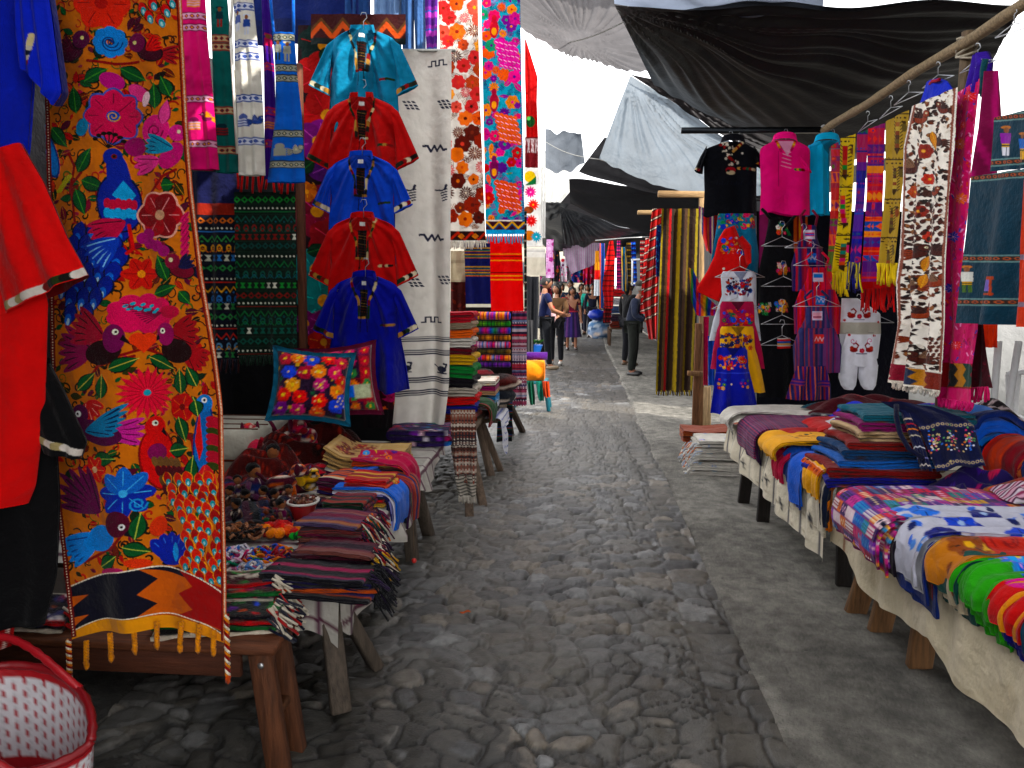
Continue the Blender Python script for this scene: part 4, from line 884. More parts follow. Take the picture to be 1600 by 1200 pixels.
# farther hanging pieces on the left side
t = thing('scarf', 'red scarf with white fringe hanging high beyond the turquoise runner', 'scarf', PY(829, 262, 8.6))
hang('cloth', [(62, 820, 822), (120, 820, 840), (160, 821, 839), (216, 822, 841)], PlY(8.6), lambda cv: (cv.rect(cv.x0, cv.y0, cv.x1, cv.y1, '#a81420'), cv.ell(829, 190, 7, 9, '#1a4a24'), cv.ell(826, 185, 3, 3, '#6ad06a')), t, s=1.1, mat='thin')
hang('fringed_end', [(214, 820, 841), (262, 820, 841)], PlY(8.55), lambda cv: (cv.rect(cv.x0, cv.y0, cv.x1, cv.y1, '#7a1220'), [cv.line([(x, 217), (x+4*sin(x), 238)], 1.2, '#d8c8c8') for x in range(820, 842, 2)]), t, s=1)
def p_wh(cv):
    cv.rect(cv.x0, cv.y0, cv.x1, cv.y1, '#e8e6e0'); cv.ell(828, 276, 9, 9, '#e0c01c'); cv.poly([(820, 290), (838, 275), (838, 288)], '#1a6a3a'); cv.burst(829, 300, 10, 12, '#c81a7c', '#e8a0c8'); cv.burst(833, 320, 10, 12, '#e0341c', '#e8a020'); cv.ell(826, 328, 8, 6, '#7a3a14'); cv.burst(830, 345, 10, 12, '#d01a2c', '#e86a6a'); cv.ell(827, 368, 9, 8, '#c8781c'); cv.burst(838, 370, 9, 12, '#1a9ab0', '#eee'); cv.burst(820, 340, 6, 9, '#2a3a9a', '#ddd')
o = hang('flower_cloth', [(262, 819, 842), (330, 819, 845), (385, 819, 848)], PlY(9.0), p_wh, s=1.3, mat='thin'); one(o, 'white panel embroidered with a sun and bright flowers beyond the tall runners', 'textile')
o = hang('cream_cloth', [(388, 821, 852), (410, 822, 852), (431, 822, 853)], PlY(10), lambda cv: cv.hstripes([('#d8d4cc', 5), ('#b8b4b0', 2), ('#dcd8d0', 9), ('#cfc8b8', 40)], y0=386), s=1, mat='thin'); one(o, 'pale cream cloth hanging above the people on the stall side', 'textile')
o = hang('scarf', [(374, 854, 865), (400, 853, 864), (434, 853, 866)], PlY(12), lambda cv: (cv.rect(cv.x0, cv.y0, cv.x1, cv.y1, '#d0a0c8'), cv.scatter(20, ['#c050a0', '#e8c0e0', '#b03a8a'], 2, 4, 'fl', 4)), s=1, mat='thin'); one(o, 'pale pink patterned scarf hanging near the end of the stalls', 'scarf')
# ================================================================ LEFT STALLS : tables and goods
WD = '#4a2c1a'; WG = '#4c4238'
def leg_beam(parent, p, q, w, d, col, mat='wood', name='leg'):
    m = MB(); m.beam(p, q, w, d, col, .006); return m.build(name, mat, parent)
BZ = .47
t = thing('bench', 'low varnished brown wooden bench below the mustard runner', 'bench', (-1.6, 2.33, 0))
MB().box((-1.62, 2.33, BZ-.014), (1.36, .25, .028), '#5a3018', bev=.006).build('seat', 'woodx', t)
MB().box((-1.64, 2.245, BZ-.028-.045), (1.15, .022, .09), '#4a2412').box((-1.64, 2.415, BZ-.028-.045), (1.15, .022, .09), '#40200f').build('apron_board', 'woodx', t)
for y, sx in ((2.245, .015), (2.41, .0)):
    for x in (-1.015, -2.2): leg_beam(t, (x+sx, y, BZ-.03), (x+.05+sx, y, -.01), .072, .05, '#55301a')
m = MB().beam((-.985, 2.26, .2), (-.985, 2.4, .2), .04, .025, '#5e3a20'); m.build('stretcher', 'wood', t)
m = MB().ell((-.99, 2.217, .405), (.011, .006, .011), '#b8b8b8'); m.build('screw', 'metal', t)
def draped(name, label, edge, xin, z, hem, paint, seed=1, cat='tablecloth', nu=90, rip=.012, mat='cloth', front=None, r=.022, su=3.0, flare=.03, thick=.004, kz=0):
    """cloth over a table whose alley edge is the line edge=((x,y),(x,y)); hem(u) = drop below the top; paint(cv) in metres: x along the edge, y across from xin outwards"""
    (xa, ya), (xb, yb) = edge; L = math.hypot(xb-xa, yb-ya); u = np.linspace(0, 1, nu)
    sg = -1 if xin > xa else 1                                  # outward direction in x
    topn = 26; hn = 26; W = abs(xin-(xa+xb)/2)
    drop = np.array([hem(q) for q in u]); rs = np.random.RandomState(seed)
    rp = sum(rs.uniform(.5, 1)*np.sin(2*pi*(f*u+rs.rand())) for f in (L*1.6, L*3.1, L*4.7))*rip
    rows, cs = [], []; mx = drop.max()
    cv = Cv(0, 0, L, W+mx+.05, '#c8c4b8', 220); paint(cv)
    ex = xa+(xb-xa)*u; ey = ya+(yb-ya)*u
    for q in np.linspace(0, 1, topn):
        x = xin+(ex-xin)*q; rows.append(np.stack([x, ey, z+.004+.004*np.sin(u*L*9+q*7)+0*u], 1)); cs.append(cv.sample(u*L, W*q+0*u)[0])
    for q in np.linspace(0.02, 1, hn):
        d = drop*q; a = np.minimum(d/r, pi/2); off = np.where(d < r*pi/2, r*np.sin(a), r); dz = np.where(d < r*pi/2, r*(1-np.cos(a)), d-r*pi/2+r)
        off = off+(rp+flare)*np.clip((d-.02)/.15, 0, 1)
        rows.append(np.stack([ex+sg*off, ey+.008*np.sin(u*40+q*3)*q, z+.004-dz], 1)); cs.append(cv.sample(u*L, W+d)[0])
    G = np.array(rows); n, k = G.shape[:2]
    o = mesh(name, G.reshape(-1, 3), gridF(n, k), mat, None, np.array(cs).reshape(-1, 3))
    return tag(o, label, cat)
TZ = .5
# trestle table carrying the trinkets
def trestle(label, x0, x1, y0, y1, z, legs, col=WG, top='#5a4a3a', name='trestle_table', lw=.075):
    t = thing(name, label, 'table', ((x0+x1)/2, (y0+y1)/2, 0))
    MB().box(((x0+x1)/2, (y0+y1)/2, z-.02), (x1-x0, y1-y0, .035), top).build('tabletop', 'wood', t)
    for p, q in legs: leg_beam(t, p, q, lw, .05, col)
    return t
trestle('grey-brown trestle table under the striped toys and purses', -2.35, -.94, 2.78, 5.2, TZ, [((-.98, 2.82, TZ-.04), (-.88, 2.66, -.01)), ((-1.0, 2.86, TZ-.04), (-.84, 3.02, -.01)), ((-1.0, 4.3, TZ-.04), (-.95, 4.25, -.01)), ((-1.0, 4.5, TZ-.04), (-.94, 4.7, -.01)), ((-2.2, 2.85, TZ-.04), (-2.3, 2.75, -.01)), ((-2.2, 5.1, TZ-.04), (-2.25, 5.2, -.01))])
def pst(cv):
    cv.rect(0, 0, 9, 9, '#b4b0a8')
    for y in np.arange(.1, cv.y1, .19): cv.rect(0, y, cv.x1, y+.022, '#5a3040')
    for x in np.arange(.08, cv.x1, .21): cv.rect(x, 0, x+.028, cv.y1, '#5a3548')
draped('tablecloth', 'white cotton tablecloth with purple stripes under the toys and purses', ((-.93, 2.76), (-.96, 5.22)), -2.35, TZ, lambda u: .20-.10*u+.05*sin(u*19)+.07*math.exp(-((u-.03)/.04)**2), pst, 3, nu=120, rip=.02)
# front drop of the same table: short cloth with purple stripes
V = []; nx, nz = 70, 18; xs = np.linspace(-2.3, -.9, nx)
G = np.array([[(x, 2.745-.03*q+.012*sin(x*31)*q-.01*sin(x*13)*q, TZ+.006-.012*(q == 0)-(.22+.07*(x > -1.02)*((x+1.02)/.12)+.012*sin(x*9))*q) for x in xs] for q in np.linspace(0, 1, nz)])
c = np.array([[hx('#5a3548') if (x % .2) < .03 else (hx('#5a3040') if abs(q-.75) < .04 else hx('#b4b0a8')) for x in xs] for q in np.linspace(0, 1, nz)])
o = mesh('cloth_valance', G.reshape(-1, 3), gridF(nz, nx), 'cloth', None, c.reshape(-1, 3)); tag(o, 'white purple-striped cloth hanging at the front of the toy table behind the bench', 'tablecloth')
def fmats(label, cxy, z, ang, L, W, n, pal, seed, edge='#c8c0b0', cat='mat'):
    t = thing('fringed_mats', label, cat, (cxy[0], cxy[1], z))
    rs = random.Random(seed)
    for k in range(n):
        c = rs.choice(pal)
        def dr(cv, k=k):
            cv.rect(0, 0, 9, 9, rs.choice(('#14101a', '#3a0c14', '#101a14'))); cv.scatter(26, pal, .012, .028, 'fld', seed+k); cv.hstripes([(edge, .006), ('#14101a', .05)], y0=0, y1=.07); cv.rect(0, 0, .01, 9, (edge, '#1c5a2c', '#a01a24', '#14101a')[k % 4]); cv.rect(W-.008, 0, 9, 9, edge)
        o = (cxy[0]+rs.uniform(-.02, .02), cxy[1]+rs.uniform(-.02, .02), z+k*.018)
        ribbon('mat', o, ang+rs.uniform(-.15, .15), [(0, 0), (L*.3, .004+.01*rs.random()), (L*.6, .0), (L, -.002)], .007, W, canvas_paint(W, L, '#14101a', dr, 240), t, wav=.006, seed=seed+k, mat='pile')
    m = MB()
    for k in range(n*16):
        q = rs.uniform(-.5, .5)*W; zz = z+rs.uniform(0, n*.018); ca, sa = cos(ang), sin(ang); p = np.array([cxy[0]+L*ca-q*sa, cxy[1]+L*sa+q*ca, zz]); e = p+np.array([.05*ca+rs.uniform(-.02, .02), .05*sa+rs.uniform(-.02, .02), -rs.uniform(.02, .07)])
        m.tube([p-(e-p)*.3, p, e], .0045, rs.choice((edge, edge, '#101428', '#a02a2a', '#3a3a44')), 5)
    m.build('fringe', 'cloth', t); return t
PALG = ['#1d7a34', '#c81e2c', '#2a4ac0', '#d8d0c0', '#c01a7a', '#e0601a', '#5a1a7a']
fmats('pile of black embroidered mats with white fringe on the bench end', (-1.38, 2.33), BZ+.01, .12, .40, .2, 4, PALG, 3)
fmats('red and green embroidered mats crumpled behind the fringed pile on the bench', (-1.36, 2.42), BZ+.07, .25, .34, .14, 3, ['#c81e2c', '#1d7a34', '#d8d0c0', '#a01a5c'], 8)
fmats('small striped mats lying on the bench beside the black shirt', (-1.95, 2.33), BZ+.01, .1, .28, .2, 3, ['#7a1a3c', '#c8c0c0', '#3a3a6a', '#8a4a2a'], 12)
# ---- red and white woven basket
t = thing('basket', 'red and white woven plastic basket with red handles at the foot of the bench', 'basket', (-1.47, 1.74, 0))
nth, nz_ = 156, 56; Rx, Ry = .235, .16
def bpt(q, zf, sc=1.):
    f = .72+.28*zf; tilt = .06; f2 = f*(1-zf*(1-abs(sin(q))**.55))
    return np.array([-1.47+Rx*f*sc*cos(q), 1.74+Ry*(f*(1-zf)+f2*zf)*sc*sin(q), .04+.45*zf+tilt*cos(q)*-zf*.9-.05*sin(q)*-zf])
def bcol(i, j):
    zf = j/(nz_-1)
    if zf > .94 or zf < .03: return hx('#a80f1a')
    if .42 < zf < .5: return hx('#b0101c')
    return hx('#a81420') if (i % 3 == 0 and (j+(i//3) % 2*2) % 4 < 2) else hx('#d8d4d8')*(1 if (j % 2 or i % 4) else .8)
for nm, sc in (('outer_weave', 1.), ('inner_weave', .965)):
    G = np.array([[bpt(i*2*pi/nth, j/(nz_-1), sc+(.012 if ((i//2+j//2) % 2) else 0)) for i in range(nth)] for j in range(nz_)])
    C = np.array([[bcol(i, j) for i in range(nth)] for j in range(nz_)])
    mesh(nm, G.reshape(-1, 3), gridF(nz_, nth, wrap=True), 'plastic', t, C.reshape(-1, 3))
m = MB(); m.tube([bpt(q, 1.0, .985) for q in np.linspace(0, 2*pi, 60)], .012+.002*np.sin(np.arange(60)*2.6), '#8a0c16', 8); m.build('rim', 'plastic', t)
MB().ell((-1.47, 1.74, .05), (.18, .12, .02), '#c8c4c8').build('bottom', 'plastic', t)
for sg in (-1, 1):
    m = MB(); P = []
    for q in np.linspace(0, pi, 30): a = (pi/2)*sg*-1; P.append(bpt(a+.55*cos(q), 1.0, 1.0)+np.array([-.10*sin(q), 0, .085*sin(q)]))
    m.tube(P, .011+.0015*np.sin(np.arange(30)*2.9), '#b00e1c', 8); m.build('handle', 'plastic', t)
# ---- toys, purses and trinkets on the trestle table
TP = ['#7a1024', '#a01a3a', '#3a1446', '#5a1030', '#c02a4c', '#2a1a5a', '#8a3a1a', '#401020', '#b04a2a']
def stripe_colf(pal, seed, f=7.):
    rs = random.Random(seed); cs = [hx(rs.choice(pal)) for _ in range(9)]+[hx('#d8c8b8')]
    ax = np.array([rs.uniform(-.4, .4), rs.uniform(-.4, .4), 1.]); 
    return lambda P: np.array([cs[int(abs(v)) % len(cs)] for v in (P@ax+2)*f])
def toy(kind, label, x, y, s, ang, seed, z=TZ+.01, pal=TP, group='striped cloth toys'):
    p = PZ(x, y, z+.02); p = np.array([p[0], p[1], z]); t = thing('stuffed_toy', label, 'toy', p, group); s = s*1.45; R = rotz(ang); cf = stripe_colf(pal, seed)
    T = lambda q: p+R@(np.array(q)*s)
    m = MB()
    def lim(a, b, r): m.tube([T(a), (T(a)+T(b))/2+np.array([0, 0, s*.03]), T(b)], [r*s*1.1, r*s, r*s*.85], random.Random(seed+int(a[0]*90)).choice(pal), 7)
    if kind == 'dog':
        m.ell(T((0, 0, .55)), np.array((.5, .24, .26))*s, None, colf=cf, rot=R)
        for ax_ in (-.32, .32):
            for ay in (-.14, .14): lim((ax_, ay, .45), (ax_*1.25, ay*1.3, .08), .1)
        lim((-.45, 0, .65), (-.75, 0, .95), .06)
        m.build('body', 'pile', t); h = MB(); h.ell(T((.55, 0, .92)), np.array((.27, .2, .22))*s, None, colf=stripe_colf(pal, seed+1), rot=R); h.ell(T((.76, 0, .85)), np.array((.14, .11, .1))*s, pal[0], rot=R); hd = h.build('head', 'pile', t)
        for sy in (-1, 1): MB().ell(T((.5, sy*.19, .98)), np.array((.1, .05, .2))*s, pal[3 % len(pal)], rot=R).build('ear', 'pile', hd); MB().ell(T((.7, sy*.11, .98)), np.array((.035, .035, .035))*s, '#e8e0d0').build('eye', 'plastic', hd)
    elif kind == 'doll':
        m.ell(T((0, 0, .35)), np.array((.26, .18, .36))*s, None, colf=cf, rot=R)
        for sy in (-1, 1): lim((0, sy*.2, .55), (.15, sy*.42, .25), .08); lim((.05, sy*.12, .15), (.4, sy*.16, .06), .1)
        m.build('body', 'pile', t); h = MB().ell(T((.02, 0, .86)), np.array((.19, .18, .2))*s, '#8a5a3c', rot=R).build('head', 'pile', t)
        MB().ell(T((-.03, 0, .94)), np.array((.21, .2, .17))*s, '#0f0a0a', noise=.05).build('hair', 'pile', h)
    else:
        m.ell(T((0, 0, .4)), np.array((.42, .34, .38))*s, None, colf=cf, rot=R); m.ell(T((.3, 0, .72)), np.array((.2, .2, .2))*s, None, colf=stripe_colf(pal, seed+3), rot=R); lim((-.3, 0, .4), (-.7, 0, .55), .14)
        m.build('body', 'pile', t); MB().tube([T((.46, 0, .74)), T((.64, 0, .68))], [.07*s, .01*s], '#c8781a', 6).build('beak', 'pile', t)
        for sy in (-1, 1): MB().ell(T((-.05, sy*.33, .45)), np.array((.3, .06, .2))*s, pal[2], rot=R).build('wing', 'pile', t)
    return t
toy('dog', 'red striped cloth dog sitting highest among the toys', 448, 712, .16, -.6, 1, z=TZ+.05)
toy('bird', 'round red-striped cloth bird right beside the sitting cloth dog', 478, 718, .17, -.9, 2, z=TZ+.03)
toy('dog', 'crimson striped cloth animal with raised legs beside the white crate', 400, 730, .16, 2.2, 3, z=TZ+.02, pal=['#a01030', '#c83050', '#e0603a', '#5a1030'])
toy('doll', 'dark red cloth doll leaning between the animals', 428, 745, .13, -1.2, 4)
toy('dog', 'small magenta cloth animal at the edge of the mustard runner', 372, 725, .13, -2.0, 5, pal=['#a01a4a', '#6a1030', '#c03a6a'])
toy('doll', 'dark blue cloth doll lying in front of the dogs', 398, 775, .12, -.4, 6, pal=['#1c2a5a', '#2a3a7a', '#5a2a4a'])
toy('bird', 'yellow and black striped cloth bee among the purses', 483, 762, .10, -.6, 7, pal=['#d8a81a', '#101010', '#e0b828', '#181410'], z=TZ+.03)
toy('dog', 'dark maroon cloth animal with orange ear in the middle of the toys', 440, 775, .11, .4, 8, pal=['#4a1024', '#c8641a', '#2a1030'])
for i, (x, y, c) in enumerate(((372, 772, '#3a2a5a'), (360, 790, '#5a1a2c'), (385, 795, '#26406a'), (412, 790, '#7a1a34'), (430, 795, '#1c1c3a'), (452, 788, '#8a2a1c'), (370, 812, '#241a2c'), (440, 812, '#5a1440'))):
    toy('doll', ('dark violet', 'brownish red', 'slate blue', 'wine red', 'black-blue', 'rust red', 'nearly black', 'plum')[i]+' small worry doll lying in the loose pile of dolls', x, y, .075, random.uniform(-3, 3), 20+i, pal=[c, hx(c)*.6, hx(c)*1.5, '#c8b8a8'] if False else [c, '#201018', c, '#6a4a3a'], group='small worry dolls')
def block(name, label, x, y, z, L, W, h, ang, paint, n=3, seed=1, cat='textile', group=None, mat='cloth', wav=.004):
    p = PZ(x, y, z); t = folded(name, (p[0], p[1], z), ang, L, W, h, paint, n, seed, mat, None, wav); return tag(t, label, cat, group)
# cloth covered crate at the back with pillows
t = thing('crate', 'crate covered by a white cloth with brown stripes behind the toys', 'crate', (-2.12, 4.55, TZ))
G = MB().box((-2.12, 4.5, TZ+.13), (.5, .6, .26), '#b0aca0', bev=.03); G.build('cloth_cover', 'cloth', t)
m = MB()
for q in (-.22, -.07, .1, .24): m.box((-2.12, 4.5+q, TZ+.262), (.51, .012, .006), '#5a3424', bev=0)
m.box((-2.12, 4.197, TZ+.09), (.49, .006, .012), '#5a2a1c', bev=0); m.build('stripe', 'cloth', t)
def cushion(label, c, w, h, th, rot, paint, edge, seed, fl=.03):
    n = 40; t = thing('cushion', label, 'cushion', c, 'embroidered cushions'); u = np.linspace(-1, 1, n); U, Vv = np.meshgrid(u, u)
    pinch = 1-.10*(1-np.abs(U)**2)*np.abs(Vv)**6; pin2 = 1-.10*(1-np.abs(Vv)**2)*np.abs(U)**6
    D = th*np.sqrt(np.clip((1-U**4)*(1-Vv**4), 0, 1)); cv = Cv(0, 0, 1, 1, '#888', 300); paint(cv)
    c0 = cv.sample((U+1)/2, (1-Vv)/2)[0]
    X = U*w/2*pin2; Z = Vv*h/2*pinch
    F = np.stack([X, -D, Z], -1)@rot.T+c; B = np.stack([X, D, Z], -1)@rot.T+c
    mesh('cover', np.concatenate([F.reshape(-1, 3), B.reshape(-1, 3)]), np.concatenate([gridF(n, n), gridF(n, n, n*n, True)]), 'pile', t, np.concatenate([c0.reshape(-1, 3), np.broadcast_to(hx(edge), (n*n, 3))]))
    m = MB(); ring = [(a, -1) for a in u]+[(1, a) for a in u]+[(a, 1) for a in -u]+[(-1, a) for a in -u]
    G = []
    for e, k in ((0, 0), (.5, .01), (1., 0)):
        row = []
        for i, (a, b) in enumerate(ring):
            s1 = 1-.10*(1-abs(b)**2)*abs(a)**6; s2 = 1-.10*(1-abs(a)**2)*abs(b)**6
            row.append(rot@np.array([a*w/2*s1*(1+e*fl*2/w*abs(a)**3), k+.006*sin(i*.9)*e, b*h/2*s2*(1+e*fl*2/h*abs(b)**3)])+c)
        G.append(row)
    m.grid(np.array(G), edge); m.build('flange', 'cloth', t)
def p_pil(cv):
    cv.rect(0, 0, 1, 1, '#2a1430'); R = random.Random(4)
    for _ in range(60): cv.ell(R.random(), R.random(), .03, .03, R.choice(('#1a6aa0', '#c8a02a', '#1c5a3a', '#a02a5c')))
    fl = [(.12, .15, '#b01a3c'), (.3, .12, '#e07a1a'), (.48, .14, '#2a4ac0'), (.7, .1, '#e03020'), (.88, .15, '#c81a4a'), (.18, .36, '#2a4ad0'), (.4, .35, '#a81a3c'), (.58, .32, '#e8861a'), (.8, .32, '#d81a6a'), (.92, .45, '#c82020'), (.25, .55, '#e8a020'), (.62, .52, '#c01a7a'), (.36, .72, '#e02818'), (.85, .6, '#e8861a'), (.62, .76, '#e03020'), (.14, .7, '#d8341c'), (.85, .82, '#2a4ad0'), (.35, .92, '#c81a7a'), (.95, .72, '#2a4ac0'), (.6, .95, '#e8641a'), (.12, .9, '#7a1a8a')]
    for x, y, c in fl: cv.flower(x, y, .105, R.choice((5, 6, 8)), c, '#f0d040', '#f0e0a0' if R.random() < .4 else '#1a0a14', None, a0=R.random())
cushion('cushion with bright embroidered flowers and teal edge on the goods table', PY(487, 603, 4.3), .42, .39, .085, rotz(.35)@rotx(-.35)@roty(.12), p_pil, '#0c5a72', 1)
def p_pil2(cv):
    R = random.Random(9)
    for i in range(5):
        for j in range(6): cv.rect(i*.2, j*.17, i*.2+.2, j*.17+.17, R.choice(('#6a0f24', '#8a1430', '#3a0f3a', '#a01a2c', '#1a4a8a', '#2a1030', '#7a1a4a'))); cv.flower(i*.2+.1, j*.17+.085, .07, 6, R.choice(('#c8283c', '#c81a6a', '#e0781a', '#3a8a4a', '#3a6ac8')), '#e0c040')
    cv.rect(.42, .6, .7, .78, '#1a6ad0'); cv.rect(.7, .6, .95, .8, '#b8c0a0')
cushion('dark red patchwork cushion leaning behind the flowered one', PY(530, 596, 4.55), .44, .41, .08, rotz(.2)@rotx(-.25)@roty(-.1), p_pil2, '#5a1030', 2)
def heap(name, label, x, y, z, rx, ry, h, col, seed, cat='textile', ang=0., mat='cloth', group=None):
    """crumpled cloth lying on a table"""
    rs = np.random.RandomState(seed); n = 44; u = np.linspace(-1, 1, n); U, Vv = np.meshgrid(u, u); R = np.hypot(U, Vv); A = np.arctan2(Vv, U)
    rim = 1+.12*np.sin(3*A+seed)+.08*np.sin(5*A+seed*2); f = np.clip(1-(np.maximum(abs(U), abs(Vv)))**3, 0, 1)
    Z = h*(.25+.75*f)*f**.3*(1+.35*np.sin(U*4+seed)*np.cos(Vv*3+seed*1.7))+h*.18*np.sin(U*9+Vv*6+seed)*f
    X = U*rx*(1+.1*np.sin(Vv*3+seed)); Y = Vv*ry*(1+.1*np.sin(U*3+seed*2)); ca, sa = cos(ang), sin(ang)
    if callable(col): cv = Cv(0, 0, 1, 1, '#888', 240); col(cv); C = cv.sample((U+1)/2, (1-Vv)/2)[0].reshape(-1, 3)
    else: C = hx(col)
    o = mesh(name, np.stack([x+X*ca-Y*sa, y+X*sa+Y*ca, z+np.maximum(Z, .003)], -1).reshape(-1, 3), gridF(n, n), mat, None, C); return tag(o, label, cat, group)

# dark red tie-dyed blankets heaped below the cushions
def p_tie(cv, c='#3a0c0a', sd=1): cv.rect(0, 0, 1, 1, c); cv.scatter(40, ['#7a1c12', '#1c0806', '#a8341c', '#54140e', '#2a0a08'], .03, .09, 'lfc', sd); [cv.line([(x, 0), (x+.3, 1)], .012, '#8a2a1a') for x in (.1, .32, .55, .8)]
for x, y, d, rx, ry, hh, an, c, lb in ((470, 682, 4.4, .36, .17, .22, .75, '#3a0c0a', 'dark red tie-dyed blanket heaped highest below the cushions'), (505, 690, 4.62, .26, .13, .16, .5, '#2c0f0a', 'dark brown blanket crumpled behind the placemats'), (415, 706, 4.1, .22, .15, .15, 1.0, '#48100c', 'dark red blanket crumpled next to the white crate')):
    p = PY(x, y, d); heap('blanket', lb, p[0], p[1], TZ+.01, rx, ry, hh, lambda cv, c=c, d=d: p_tie(cv, c, int(d*9)), int(x), 'blanket', an, 'pile', 'dark crumpled blankets')
for i, (x, y, c, lb) in enumerate(((375, 765, ['#2a1430', '#7a1a34', '#1c2a5a'], 'violet and wine woven pouches heaped under the cloth dogs'), (420, 770, ['#5a0f24', '#a02a3a', '#2a0a14'], 'wine red woven pouches heaped in the middle of the toy table'), (455, 752, ['#1a1430', '#5a1a44', '#8a3a1a'], 'dark pouches heaped beside the yellow bee'), (385, 812, ['#14181c', '#3a1a2a', '#1c2a3a'], 'nearly black pouches under the worry dolls'), (440, 800, ['#4a1a14', '#1c1c34', '#7a2a1c'], 'rust and navy pouches under the worry dolls'), (500, 745, ['#7a1430', '#c02a3a', '#3a0f24'], 'crimson pouches heaped before the placemats'))):
    p = PZ(x, y, TZ); heap('woven_pouches', lb, p[0], p[1], TZ+.008, .17, .13, .055, lambda cv, c=c, i=i: ([cv.rect(0, q, 1, q+.06, c[int(q*40) % 3]) for q in np.arange(0, 1, .06)], cv.scatter(40, c+['#c8a08a', '#c8701a', '#2a5a8a'], .015, .035, 'dl', i)), 30+i, 'pouch', i*.7, 'pile', 'heaps of woven pouches')
# placemats
def p_plm(cv, seed=1):
    cv.rect(0, 0, 9, 9, '#b89a68'); cv.rect(.02, .02, .40, .28, '#c8ac7c'); cv.rect(.035, .035, .385, .265, '#b89868'); R = random.Random(seed)
    for _ in range(40): cv.curl(R.uniform(.05, .37), R.uniform(.05, .25), .02, R.random()*6, .8, .005, '#6a3a1c')
    for _ in range(13): cv.flower(R.uniform(.07, .35), R.uniform(.07, .23), R.uniform(.022, .034), 6, R.choice(('#8a1a1c', '#a82a20', '#6a1018')), '#d8a84a', '#3a0c0c')
t = thing('placemats', 'stack of cream placemats embroidered with dark red flowers', 'placemat', PZ(585, 715, TZ+.02))
p = np.array([-1.43, 4.33, 0])
for k in range(9):
    ribbon('placemat', (p[0]+random.uniform(-.01, .01), p[1]+random.uniform(-.01, .01), TZ+.012+k*.0145), .1+random.uniform(-.05, .05), [(0, .02+.006*k), (.1, .004), (.25, 0), (.43, .004)], .0065, .42, canvas_paint(.42, .43, '#b89a68', lambda cv, k=k: (cv.rect(0, 0, 9, 9, ('#c8c0b0', '#5a1a3a', '#c8c4bc')[k % 3]) if k < 3 else p_plm(cv, k))), t, seed=k)
block('folded_textile', 'many-coloured folded cloth at the far corner of the toy table', 612, 690, TZ+.02, .42, .34, .11, .1, canvas_paint(.4, 1.5, '#2a1a4a', lambda cv: cv.scatter(300, ['#a01a5c', '#2a6ab0', '#c8c0c8', '#6a2a8a', '#c8642a', '#1c7a6a', '#d02a4a', '#20204a'], .012, .03, 'dlf', 3)), 3, 5, mat='pile')
# folded purses etc
PUR = ['#8a1430', '#b8242c', '#2a1a5a', '#5a1440', '#c8641a', '#1c1c3a', '#c8b8a0', '#7a1a5a']
def stripe_rand(pal, seed, w=(.004, .02)):
    rs = random.Random(seed); return stripes1([(rs.choice(pal), rs.uniform(*w)) for _ in range(40)], False)
for i, (x, y, L, W, n, a, lb, pal) in enumerate(((512, 768, .2, .2, 5, -.25, 'stack of red striped woven purses behind the blue sheet', PUR), (548, 778, .22, .2, 6, -.15, 'taller stack of red checked purses next to the blue fabric', ['#b8242c', '#d8562a', '#8a1420', '#c8a04a']), (515, 800, .2, .18, 4, -.1, 'stack of purple and green striped purses in the middle of the table', ['#3a1440', '#1c3a2a', '#6a1a3a', '#8a2a1a']))):
    p = PZ(x, y, TZ+.02); t = thing('purses', lb, 'purse', (p[0], p[1], TZ), 'stacks of woven purses')
    for k in range(n): folded('purse', (p[0]+random.uniform(-.012, .012), p[1]+random.uniform(-.012, .012), TZ+.012+k*.022), a+random.uniform(-.1, .1), L, W, .02, stripe_rand(pal, i*9+k), 2, k, parent=t)
block('folded_cloth', 'small bright blue folded cloth behind the purses', 545, 752, TZ+.05, .16, .14, .07, -.1, canvas_paint(.2, .6, '#0f5cb0', lambda cv: cv.hstripes([('#0f5cb0', .05), ('#1a2a6a', .01)], y0=0)), 3, 3)
def drape(label, xe, y, w, z, layers, L=.5, ang=pi, cat='textile', name='draped_textile', group=None, t_=.014, seed=1, matl='cloth', mat0=None, stag=.0):
    """cloths lying on a table and bending down over its alley edge at x=xe; ang=pi: the edge faces -x"""
    t = thing(name, label, cat, (xe, y, z), group); sg = -1 if ang else 1
    for k, (paint, drop) in enumerate(layers):
        d = k*t_; zz = .012+(len(layers)-k)*t_
        pr = [(-L, zz), (-L*.5, zz+.004), (-.06, zz+.002), (-.015-d*.2, zz-.012), (.02-d, zz-.05), (.025-d, -drop*.5), (.012-d, -drop)]
        ribbon('outer_layer' if k == 0 else 'inner_layer', (xe, y-stag*k, z), ang, pr, .0055, w*(1-.02*k), paint, t, res=.0055, seed=seed+k, wav=.016, mat=matl if k else (mat0 or matl))
    return t
drape('bright blue cloth with white edge hanging over the table corner beside the purses', -.90, 3.72, .26, TZ+.02, [('#0f66c4', .12), ('#c8c4d0', .13), ('#8a8ac0', .15), ('#141a5a', .18), ('#0c1240', .19)], .3, 0, seed=4)
drape('dark striped red, blue and purple scarf hanging over the table edge under the magenta cloth', -.90, 4.0, .34, TZ+.03, [(stripe_rand(['#14143a', '#3a1440', '#8a2a2a', '#1c2a6a', '#a04a2a'], 4), .2), ('#101030', .17)], .4, 0, seed=7)
drape('magenta embroidered cloth hanging over the table corner on the placemats', -.93, 4.14, .26, TZ+.1, [(canvas_paint(.32, .8, '#a80f4a', lambda cv: cv.scatter(26, ['#1a4ab0', '#e0781a', '#c8c01a', '#2a8ac8', '#5a1a7a'], .012, .022, 'flc', 4, box=(.03, .03, .29, .2))), .2), ('#c8501a', .16)], .3, 0, seed=14)
